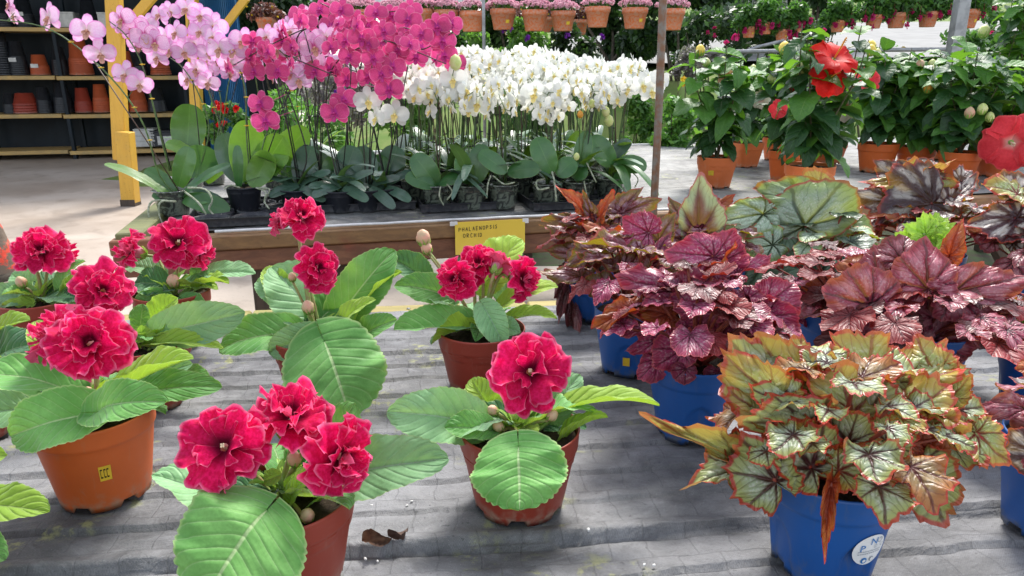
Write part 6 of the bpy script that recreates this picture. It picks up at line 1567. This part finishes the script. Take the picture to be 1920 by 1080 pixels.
def leafmass(mb,centers,rads,n,ls,seed,sq=.8,shell=.5):
    rs=np.random.RandomState(seed); centers=np.array(centers); rads=np.array(rads)
    w_=rads**2; w_=w_/w_.sum(); ci=rs.choice(len(centers),n,p=w_)
    d=rs.normal(size=(n,3)); d/=np.linalg.norm(d,axis=1)[:,None]; rr=(rs.rand(n)**shell)[:,None]*rads[ci][:,None]
    P=centers[ci]+d*rr*np.array([1,1,sq])
    T=rs.normal(size=(n,3))+d*.6+np.array([0,0,-.3]); T/=np.linalg.norm(T,axis=1)[:,None]
    N=rs.normal(size=(n,3))*.6+np.array([0,-.2,1.0]); N-=T*(N*T).sum(1)[:,None]; N/=np.linalg.norm(N,axis=1)[:,None]; B=np.cross(N,T)
    L=ls*rs.uniform(.6,1.3,(n,1)); W=L*.5
    q=[P-T*L/2,P-T*L*.02+B*W/2-N*L*.06,P+T*L/2-N*L*.1,P-T*L*.02-B*W/2-N*L*.06]
    V=np.stack(q,1).reshape(-1,3); U=np.tile(np.array([[0,.5],[.5,1],[1,.5],[.5,0]]),(n,1))
    k=np.arange(n)[:,None]*4; F1=np.concatenate([k,k+3,k+2],1); F2=np.concatenate([k,k+2,k+1],1)
    Fc=np.stack([F1,F2],1).reshape(-1,3)
    b=mb.n; mb.V.append(V);mb.U.append(U);mb.F+=(Fc+b).tolist();mb.M+=[0]*len(Fc);mb.n+=len(V)
def ppom(mb,centers,r,seed,k=9):
    """small ruffled heads: k short petals round each centre"""
    rs=random.Random(seed)
    for c in centers:
        c=Vector(c)
        for i in range(k):
            d=Vector((rs.gauss(0,1),rs.gauss(0,1)-.4,rs.gauss(0,1)+.5)).normalized(); s=d.orthogonal().normalized()*r*.55; t=d.cross(s)
            s=(s*math.cos(i)+t*math.sin(i)); 
            mb.add([tuple(c),tuple(c+d*r*.6+s),tuple(c+d*r*1.0),tuple(c+d*r*.6-s)],[(0,1,2),(0,2,3)],[(0,.5),(.6,1),(1,.5),(.6,0)])
def shrub(name,label,cat,pc,Y,wpx,hpx,mat,n,ls,seed,group=None,stems=5,blooms=None,base=None,stemmat='wood_stem'):
    """pc: pixel of the crown's middle, at depth Y"""
    rs=random.Random(seed); c=at(pc[0],pc[1],Y); w_=msize(wpx,c)/2; h_=msize(hpx,c)/2
    gz=float(hill(np.array(c.x),np.array(c.y))) if Y>7.2 else 0.0
    gz=gz if base is None else base
    root=thing(name,(c.x,c.y,gz),label,cat,group)
    cs=[];rd=[]
    for i in range(int(10+10*rs.random())):
        a=rs.uniform(0,6.28);q=rs.random()**.5
        cs.append((c.x+w_*q*math.cos(a)*.8,c.y+w_*.6*q*math.sin(a),c.z+h_*rs.uniform(-.8,.8)*(1-.3*q))); rd.append(min(w_,h_)*rs.uniform(.22,.5))
    mb=MB(); leafmass(mb,cs,rd,n,ls,seed); mb.build('crown',M[mat],root)
    for i in range(stems):
        e=Vector(cs[i%len(cs)]); b=Vector((c.x+rs.uniform(-.1,.1)*w_,c.y,gz-.02)); mb=MB(); r0=max(.008,w_*.03)
        pts=bez([b,(b+e)/2+Vector((rs.uniform(-.1,.1)*w_,0,h_*.2)),e],8); tube(mb,pts,[r0*(1-.7*k/len(pts)) for k in range(len(pts))],6); mb.build('trunk' if name.endswith('tree') else 'stem',M['bark' if name.endswith('tree') else stemmat],root)
    if blooms:
        for (mk,x,y,k,rp) in blooms:
            for j in range(k):
                p=at(x+rs.uniform(-14,14)*(k>1),y+rs.uniform(-8,8)*(k>1),Y-w_*.8); mb=MB(); ppom(mb,[p],msize(rp,p),seed+j,12); mb.build('blossom',M[mk],root)
    return root
# green beds behind the benches
gb='leafy plants in the bed behind the orchids'
spec=[
 ('bright green weedy plants right behind the rusty pole',(1262,235),4.7,110,150,'fol_bright',2600,.045,[('yellowfl',1285,155,2,7),('yellowfl',1205,160,2,6),('redfl',1300,165,3,6)]),
 ('bright green bed plants between the rusty pole and the white orchids',(1180,230),5.0,120,150,'fol_bright',2600,.045,[]),
 ('green bed plants seen below the hibiscus gap at the stickered pot',(1440,240),4.9,120,120,'fol_mid',2000,.045,[]),
 ('leafy bed plants with violet flowers under the pink hanging pots',(950,95),5.6,140,110,'fol_bright',2600,.05,[('purple',978,65,2,6),('purple',945,62,2,6),('purple',1063,66,1,7)]),
 ('leafy bed plants rising left of the violet flowered ones',(880,110),5.8,120,130,'fol_mid',2200,.05,[]),
 ('dark leafy plants under the pink hanging pots, right part',(1075,85),6.0,150,110,'fol_dark',2600,.06,[('purple',1010,95,3,5),('purple',1128,70,1,8)]),
 ('pale green bed plants behind the lilac and magenta orchid stems',(560,230),5.2,180,150,'fol_bright',2800,.05,[('redfl',420,200,2,8),('redfl',418,228,2,8),('purple',640,175,2,6)]),
 ('grey-green bed plants behind the magenta orchids',(640,180),5.8,200,130,'fol_grey',2200,.05,[]),
 ('green plants with red flowers at the end of the blue wall',(430,240),5.4,90,120,'fol_mid',1600,.05,[('redfl',410,205,4,8),('redfl',430,200,3,7)]),
 ('green bed plants behind the left rows of white orchids',(780,190),5.2,180,160,'fol_bright',2600,.05,[]),
 ('green bed plants behind the right rows of white orchids',(1000,210),5.2,220,170,'fol_mid',3000,.05,[]),
 ('greyish pink-leaved shrub right of the rusty pole',(1300,120),6.2,110,70,'fol_grey',1800,.05,[('fuchsia',1375,75,2,8)]),
 ('green shrub under the horizontal pipe behind the hibiscus',(1480,150),6.6,200,90,'fol_mid',2200,.06,[]),
 ('green shrub behind the red hibiscus flower',(1660,150),6.6,220,80,'fol_mid',2200,.06,[]),
 ('green shrub at the right edge behind the tall hibiscus shoot',(1860,110),6.4,180,110,'fol_mid',2400,.06,[('yellowfl',1700,95,2,6)]),
]
for i,(lab,pc,Y,w_,h_,mt,n,ls,bl) in enumerate(spec):
    shrub('bed_plant',lab,'shrub',pc,Y,w_,h_,mt,n,ls,300+i,gb,5,bl)
# trees farther back
for i,(lab,pc,Y,w_,h_) in enumerate((('dark leafy bush under the fuchsia baskets, left part',(1340,70),7.6,160,130),('dark leafy bush under the fuchsia baskets, middle',(1440,60),8.0,170,130),('dark leafy bush under the fuchsia baskets, right part',(1545,70),8.3,150,110),('green bush between the grey post and the right edge',(1850,75),8.0,150,110))):
    shrub('bush',lab,'bush',pc,Y,w_,h_,'fol_dark' if i<3 else 'fol_mid',2300,.075,380+i,'bushes under the hanging baskets',4,[('fuchsia',pc[0],pc[1]-10,3,5)])
for i,(lab,pc,Y,w_,h_,n,ls) in enumerate((
 ('dark evergreen tree filling the gap right above the white orchids',(1150,40),10.5,240,190,9000,.12),
 ('dark evergreen tree directly behind the rusty pole',(1275,20),9.5,170,230,9000,.11),
 ('dark tree between the pole and the fuchsia baskets',(1395,0),11.5,210,190,8000,.13),
 ('dark tree above the red hibiscus flower',(1530,-20),12.5,220,150,7000,.13),
 ('dark tree over the white orchids, left one',(960,20),11.5,240,140,7000,.13),
 ('dark tree behind the pink hanging pots over the magenta orchids',(720,10),12.0,300,150,8000,.14),
 ('dark tree at the end of the blue wall',(520,60),11.0,200,230,8000,.13))):
    shrub('tree',lab,'tree',pc,Y,w_,h_,'fol_dark',n,ls,400+i,'dark trees behind the garden',4)
for i,(lab,pc,Y,w_,h_) in enumerate((('green tree beyond the road at the upper right corner',(1850,-20),24,260,110),('green tree beyond the road above the grey post',(1700,-30),27,240,90),('green hedge-like tree beyond the road, left of the others',(1560,20),25,200,90))):
    shrub('tree',lab,'tree',pc,Y,w_,h_,'fol_mid',5000,.22,430+i,'green trees beyond the road',3)
# distant pale greenhouse wall
p=at(1250,60,34); root=thing('greenhouse',(p.x+6,34,0),'pale far-off greenhouse wall gleaming white through the gaps in the trees','building')
gz=float(hill(np.array(8.0),np.array(34.0)))
mb=MB(); box(mb,(8,34,gz+1.6),44,.2,3.6,bev=0); mb.build('wall_sheet',M['palewall'],root,False)
for k in range(12): mb=MB(); box(mb,(-12+k*3.6,33.85,gz+1.6),.12,.08,3.6,bev=0); mb.build('frame_post',M['steel'],root,False)
mb=MB(); beam(mb,(-14,33.9,gz+3.45),(30,33.9,gz+3.45),.2,.2); mb.build('gutter',M['steel'],root,False)

# hanging baskets
def basket(label,px,py,wpx,Y,kind,seed,group):
    rs=random.Random(seed); c=at(px,py,Y); rr=msize(wpx,c)/2; h=rr*1.5; o=c-Vector((0,0,h))
    root=thing('hanging_basket',c,label,'hanging basket',group)
    mb=MB(); lathe(mb,[(.0001,0),(rr*.70,0),(rr*.72,.004),(rr*.92,h*.72),(rr*.98,h*.73),(rr,h),(rr*.95,h),(rr*.93,h*.8),(.0001,h*.78)],o,28); mb.build('pot',M['clay_pale'] if kind!='old' else M['clay'],root)
    if kind in('mum','fuchsia') and seed%2==0: 
        patch(o,lambda z:rr*(.72+.20*z/(h*.72)),R(-75),R(-55),h*.30,h*.46,M['clip_y'],root,'price_sticker',off=.002)
    mb=MB()
    if kind=='mum':
        leafmass(mb,[c+Vector((0,0,rr*.25))],[rr*1.05],240,.03,seed,.4); mb.build('foliage',M['fol_mid'],root)
        mb=MB(); cs=[]
        for i in range(150):
            a=rs.uniform(0,6.28);q=rs.random()**.5; cs.append(c+Vector((math.cos(a)*q*rr*1.25,math.sin(a)*q*rr*1.25,rr*.45*(1-q*q)+rs.uniform(.0,.02)+rr*.15)))
        ppom(mb,cs,rr*.17,seed,9); o_=mb.build('blossoms',M['mum'],root); tag(o_,kind='stuff')
    elif kind=='old':
        leafmass(mb,[c+Vector((0,0,rr*.5)),c+Vector((rr,0,rr*.2)),c+Vector((-rr,0,rr*.2))],[rr*1.3,rr*.8,rr*.8],900,.03,seed,.7); mb.build('foliage',M['fol_brown'],root)
        for k in range(8):
            mb=MB(); ppom(mb,[c+Vector((rs.uniform(-1.4,1.4)*rr,-rr*rs.uniform(.5,1.1),rs.uniform(-.1,1.0)*rr))],rr*.12,seed+k,8); mb.build('blossom',M['yellowfl'],root)
    else:
        leafmass(mb,[c+Vector((0,0,rr*.7)),c+Vector((rr*1.2,0,rr*.3)),c+Vector((-rr*1.2,0,rr*.4)),c+Vector((0,0,rr*1.8))],[rr*1.5,rr*1.4,rr*1.4,rr*1.6],1500,.05,seed,.8); mb.build('foliage',M['fol_mid'],root)
        for k in range(5):
            s=c+Vector((rs.uniform(-1.9,1.9)*rr,-rr*rs.uniform(.4,1.3),rs.uniform(-.2,1.2)*rr)); e=s-Vector((0,0,rs.uniform(.2,1.2)*rr))
            mb=MB(); tube(mb,[s,e],.0015,4); d_=msize(5,e); V,Fc,U=[],[],[]
            ppom(mb,[e,e-Vector((0,0,d_*.8))],d_*1.1,seed+k,9); mb.build('blossom',M['fuchsia'],root)
    for k in range(3):
        a=k*2.1+.5; q=c+Vector((math.cos(a)*rr,math.sin(a)*rr,0)); mb=MB(); tube(mb,[q,c+Vector((0,0,rr*6))],.0018,4); mb.build('hanging_wire',M['wire'],root)
    return root
xs_=[485+155,683,738,788,836,885,943,1003,1056,1121,1191,1260]
for i,x in enumerate(xs_):
    basket('pink chrysanthemum hanging pot, %s from the left in the front row'%(['first','second','third','fourth','fifth','sixth','seventh','eighth','ninth','tenth','eleventh','twelfth'][i]),x,17+(i%3)*2-(i>8)*4,47+(i%4),5.4,'mum',500+i,'pink hanging pots')
for i,x in enumerate((660,765,860,960,1030,1085)):
    basket('brown-leaved hanging pot with small yellow blooms, %s from the left in the row behind'%(['first','second','third','fourth','fifth','sixth'][i]),x,32+(i%2)*5,36,6.3,'old',540+i,'brown-leaved hanging pots')
basket('orange hanging pot full of brown-purple foliage beside the blue wall',500,33,40,4.6,'old',560,None)
for i,(x,y,w_) in enumerate(((1405,50,26),(1436,42,28),(1467,55,26),(1494,42,24),(1572,38,28),(1640,28,32),(1683,24,36),(1742,22,36),(1815,18,44))):
    basket('terracotta hanging pot with drooping fuchsia, %s from the left in the right-hand row'%(['first','second','third','fourth','fifth','sixth','seventh','eighth','ninth'][i]),x,y,w_,6.3,'fuchsia',570+i,'fuchsia hanging pots')
def pole(name,label,pts,rad,mat,cat='pole',n=12):
    p0=Vector(pts[0]); root=tag(link(name,None),label,cat) if False else None
    mb=MB(); tube(mb,pts,rad,n); o=link(name,mb.mesh(name,M[mat],tuple(p0)),None,tuple(p0)); tag(o,label,cat); return o
pb=at(1226,385,2.12); pt=at(1243,5,2.10)
dirp=(pt-pb); pole('metal_pole','thin rusty metal pole standing in front of the hibiscus bench beside the white orchids',[pb-dirp*(pb.z/dirp.z),pb,pb+dirp*.5+Vector((.002,0,0)),pt,pt+dirp*.8],.0112,'pipe')
p=at(907,60,5.0); pole('metal_pole','slim grey pole between two pink hanging pots behind the white orchids',[(p.x,p.y,0),(p.x,p.y,3.2)],.011,'steel')
pole('support_pipe','long horizontal grey pipe crossing behind the hibiscus bushes',[at(1310,98,6.0),at(1500,95,6.0),at(1835,92,6.0)],.016,'steel','pipe')
pole('support_pipe','short slanting grey pipe left of the long horizontal one',[at(1375,105,6.1),at(1420,88,6.1),at(1470,76,6.1)],.013,'steel','pipe')
for Y_h,za in((5.4,.0),(6.3,.0)):
    z_=at(900,0,Y_h).z+.45
    pole('overhead_pipe','overhead pipe carrying the %s hanging pots, above the picture'%('pink' if Y_h<6 else 'rear and fuchsia'),[(-3,Y_h,z_),(5,Y_h,z_)],.018,'steel','pipe')
q=at(1779,125,5.6); mb=MB(); beam(mb,(q.x+.03,5.6,0),(q.x+.02,5.62,3.0),.085,.085,(0,1,0)); o=mb.build('steel_post',M['steel'],None,False); off=Vector((q.x,5.6,0)); o.data.transform(Matrix.Translation(-off)); o.location=off; tag(o,'square grey steel post behind the tall hibiscus, tied to the pipe','post')

# ---- shelving with stacks of nursery pots
SO=onz(100,300,0); 
def sa(a,b,z): return SO+A2*a+B2*b+Vector((0,0,z))
def apx(x):     # along-shelf coordinate that shows at pixel x
    lo,hi=-5.0,5.0
    for _ in range(40):
        m=(lo+hi)/2; P=sa(m,0,1.0); xx=960+F*P.x/(P.y*cp+(CH-P.z)*sp)
        if xx<x: lo=m
        else: hi=m
    return lo
aR=apx(347); aL=-3.2
shelf=thing('shelving_unit',sa(0,.3,0),'worn yellow-edged shelving unit against dark sheeting, stacked with nursery pots','shelf')
lev=[at(100,y,SO.y).z for y in (50,141,213,281)]
for k,z in enumerate(lev):
    for (a0_,a1_) in ((aL,apx(108)-.01),(apx(108)+.01,aR)):
        mb=MB(); dz=.02 if a0_>aL+.1 else 0
        box(mb,sa((a0_+a1_)/2,.30,z-.035-dz*k*.3),a1_-a0_,.60,.055,A2,B2,bev=.004); mb.build('shelf_board',M['yellow_dirty'],shelf,False)
for x in(-60,118,347):
    a=apx(x); 
    for b in(.56,.02):
        mb=MB(); beam(mb,sa(a,b+.02,0),sa(a,b+.02,3.4),.05,.05,(0,1,0)); mb.build('upright',M['navy'],shelf,False)
bw=thing('dark_sheeting',sa(0,.75,0),'dark navy sheeting hung as a back wall behind the pot shelves','wall')
mb=MB(); na=60
V=[];
for i in range(na+1):
    a=aL-1+(aR+.3-aL+1)*i/na; w0=.03*math.sin(i*1.1)+.02*math.sin(i*2.7)
    for z in(0,1,2,3,4.2): V.append(tuple(sa(a,.72+w0,z)))
mb.add(V,gridf(na+1,5)); mb.build('sheet',M['navy'],bw)
mb=MB(); box(mb,sa(-1,.85,2.1),9,.05,4.2,A2,B2); mb.build('backing',M['navy'],bw,False)
sr=thing('store_roof',sa(-1,.3,3.4),'store roof over the shelves, above the picture','roof')
mb=MB(); box(mb,sa(-1.0,-.4,3.5),9.5,3.4,.06,A2,B2); mb.build('panel',M['navy'],sr,False)
def stack(label,x,ztop,wpx,hpx,mat,seed,up=False,cols=None):
    a=apx(x); c=sa(a,.22,ztop+.002); rr=msize(wpx,c)/2; H=msize(hpx,c); n=max(3,int(H/(rr*.35))); rs=random.Random(seed)
    root=thing('pot_stack',c,label,'stack of pots','stacks of nursery pots on the shelves')
    ph=min(H*.6,rr*1.7); dz=(H-ph)/(n-1)
    for k in range(n):
        mb=MB(); z=k*dz; e=1-.02*k+rs.uniform(-.01,.01)
        pr=[(rr*e,z),(rr*e,z+rr*.16),(rr*.93*e,z+rr*.18),(rr*.70*e,z+ph),(.0001,z+ph)] if not up else [(.0001,z),(rr*.7*e,z),(rr*.93*e,z+ph*.85),(rr*e,z+ph*.86),(rr*e,z+ph),(rr*.9*e,z+ph),(.0001,z+ph*.5)]
        lathe(mb,pr,c,20); mb.build('pot',M[mat],root)
    return root
z1,z2,z3,z4=lev
for i,(x,lv,w_,h_,mt,up,lab) in enumerate((
 (5,z2,34,85,'darkpot',0,'tall stack of black pots at the left edge, upper full shelf'),
 (33,z2,34,60,'darkpot',0,'stack of black pots with a pale tag, beside the orange inverted pots'),
 (72,z2,34,36,'clay_stack',0,'short stack of orange pots upside down with a white label'),
 (111,z2,30,50,'darkpot',0,'stack of black pots right of the short orange stack'),
 (150,z2,42,62,'clay_stack',0,'large orange pot stack left of the yellow post'),
 (236,z2,30,42,'clay_stack',0,'orange pot stack just right of the yellow post, upper shelf'),
 (262,z2,26,34,'darkpot',0,'small black pot stack on the upper shelf right of the yellow post'),
 (300,z2,36,30,'clay_stack',0,'low orange pot stack behind the lilac orchid flowers, upper shelf'),
 (2,z3,26,36,'darkpot',0,'black pots at the left edge of the lower pot shelf'),
 (32,z3,44,36,'clay_dark',0,'wide red-brown pot stack on the lower shelf at the left'),
 (68,z3,30,46,'darkpot',0,'black pot stack between the wide red-brown one and another black one'),
 (104,z3,34,54,'darkpot',0,'larger black pot stack on the lower shelf, centre'),
 (143,z3,32,44,'clay_dark',0,'red-brown pot stack on the lower shelf left of the bright orange one'),
 (178,z3,32,50,'clay_stack',0,'bright orange pot stack on the lower shelf left of the yellow post'),
 (208,z3,26,42,'clay_dark',0,'red-brown pot stack directly behind the yellow post'),
 (249,z3,34,46,'clay_stack',0,'orange pot stack on the lower shelf right of the yellow post'),
 (284,z3,34,42,'darkpot',0,'black pot stack at the right end of the lower shelf'),
 (62,z1,34,50,'darkpot',0,'black pots on the top shelf with a white label'),
 (20,z1,34,50,'darkpot',0,'black pots on the top shelf, left edge'),
 (180,z1,34,50,'darkpot',0,'black pots on the top shelf between the two white cartons'))):
    r_=stack(lab,x,lv,w_,h_,mt,600+i,up)
    if 'tag' in lab or 'label' in lab:
        c=r_.location; mb=MB(); box(mb,(c.x,c.y-msize(w_,c)/2*.93,c.z+msize(h_*.45,c)),msize(14,c),.004,msize(7,c)); mb.build('label_tag',M['paperbox'],r_,False)
def carton(label,x,ztop,wpx,hpx,mat,lid=True):
    a=apx(x); c=sa(a,.25,ztop+.002); w_=msize(wpx,c);h_=msize(hpx,c); root=thing('carton',c,label,'box')
    mb=MB(); box(mb,c+Vector((0,0,h_/2)),w_,.3,h_,A2,B2,bev=.006); mb.build('body',M[mat],root,False)
    mb=MB(); box(mb,c+Vector((0,0,h_+.012)),w_*1.03,.31,.022,A2,B2,bev=.004); mb.build('lid',M[mat],root,False)
    return root,c,w_,h_
carton('white carton on the top shelf left of the yellow post',135,z1,38,24,'paperbox')
carton('white carton on the top shelf right of the yellow post',222,z1,40,24,'paperbox')
for k in range(3): carton('small white carton on the bottom shelf right of the yellow post, %s of three stacked'%('lowest','middle','topmost')[k],254,z4+k*.085,34,9,'paperbox')
rt,c,w_,h_=carton('black crate with a white label on the bottom shelf',302,z4,62,26,'blackpl'); mb=MB(); box(mb,c-B2*.152+Vector((.0,0,h_*.42)),w_*.66,.006,h_*.6,A2,B2); mb.build('label_sheet',M['paperbox'],rt,False)
mb=MB(); box(mb,c-B2*.156+Vector((-.04,0,h_*.42)),w_*.2,.004,h_*.25,A2,B2); mb.build('print',M['bluewall'],rt,False)
# ---- yellow timber posts, braces, blue wall
Yp=onz(245,386,0).y
yp=thing('timber_post',onz(245,386,0),'yellow painted timber post with a brace, its lower half doubled, in front of the shelves','post')
b0=onz(246,386,0); t0=at(200,-60,Yp-.0); s1=at(234,247,Yp)
mb=MB(); wpx_=msize(26,b0); beam(mb,b0,s1,wpx_,.12,(0,1,0),bev=.006); mb.build('lower_beam',M['yellow'],yp,False)
lo=b0+Vector((-.10,.10,0)); mb=MB(); beam(mb,at(228,300,Yp+.1),t0+Vector((0,.1,0)),msize(26,s1),.09,(0,1,0),bev=.006); mb.build('upper_beam',M['yellow'],yp,False)
mb=MB(); beam(mb,at(214,78,Yp+.1),at(292,-14,Yp+.1),msize(16,s1),.06,(0,1,0)); mb.build('brace',M['yellow'],yp,False)
mb=MB(); box(mb,b0+Vector((0,-.0,.035)),wpx_*1.04,.125,.07); mb.build('stained_foot',M['legwood'],yp,False)
p=onz(372,300,0); Yq=9.6; p=at(372,300,Yq)
yq=thing('timber_post',(p.x,Yq,0),'yellow timber post with a brace at the left edge of the blue wall','post')
mb=MB(); beam(mb,(p.x,Yq,0),at(358,-30,Yq),.13,.12,(0,1,0)); mb.build('upright',M['yellow'],yq,False)
mb=MB(); beam(mb,at(412,62,Yq-.1),at(462,-4,Yq-.1),.09,.06,(0,1,0)); mb.build('brace',M['yellow'],yq,False)
bwl=thing('corrugated_wall',(at(410,200,9.9).x,9.9,0),'blue corrugated metal wall between the shelves and the greenery','wall')
x0=at(374,100,9.9).x; x1=at(452,100,9.9).x; mb=MB(); V=[]; n=90
for i in range(n+1):
    x=x0+(x1-x0)*i/n; y=9.9+.02*math.sin(i/n*22*6.28)
    for z in(0,1.5,3.2): V.append((x,y,z))
for i in range(n+1):
    x=x1-(x1-x0)*i/n
    for z in(0,1.5,3.2): V.append((x,9.96,z))
mb.add(V[:3*(n+1)],gridf(n+1,3)); mb.add(V[3*(n+1):],gridf(n+1,3)); mb.build('sheet',M['bluewall'],bwl,False)
# red painted stone at the left edge
p=onz(-6,522,0); root=thing('painted_bollard',p,'stubby red painted concrete bollard at the left edge','bollard')
g=G('flaking_red_paint'); f=g.ss(g.noise(9,5,.7),.42,.52); g.set(Base_Color=g.mix(f,(.75,.07,.04),(.16,.12,.09)),Roughness=.7); g.bump(g.noise(12,4),.8,.02)
mb=MB(); lathe(mb,[(.13,0),(.125,.10),(.11,.22),(.085,.33),(.07,.38),(.0001,.40)],p,24,0,lambda r,z,t:(r*(1+.05*math.sin(t*3+z*20)+.03*math.sin(t*7)),z)); mb.build('body',g.mat,root)
mb=MB(); lathe(mb,[(.15,0),(.15,.035),(.125,.05)],p,24); mb.build('foot',M['bark'],root)
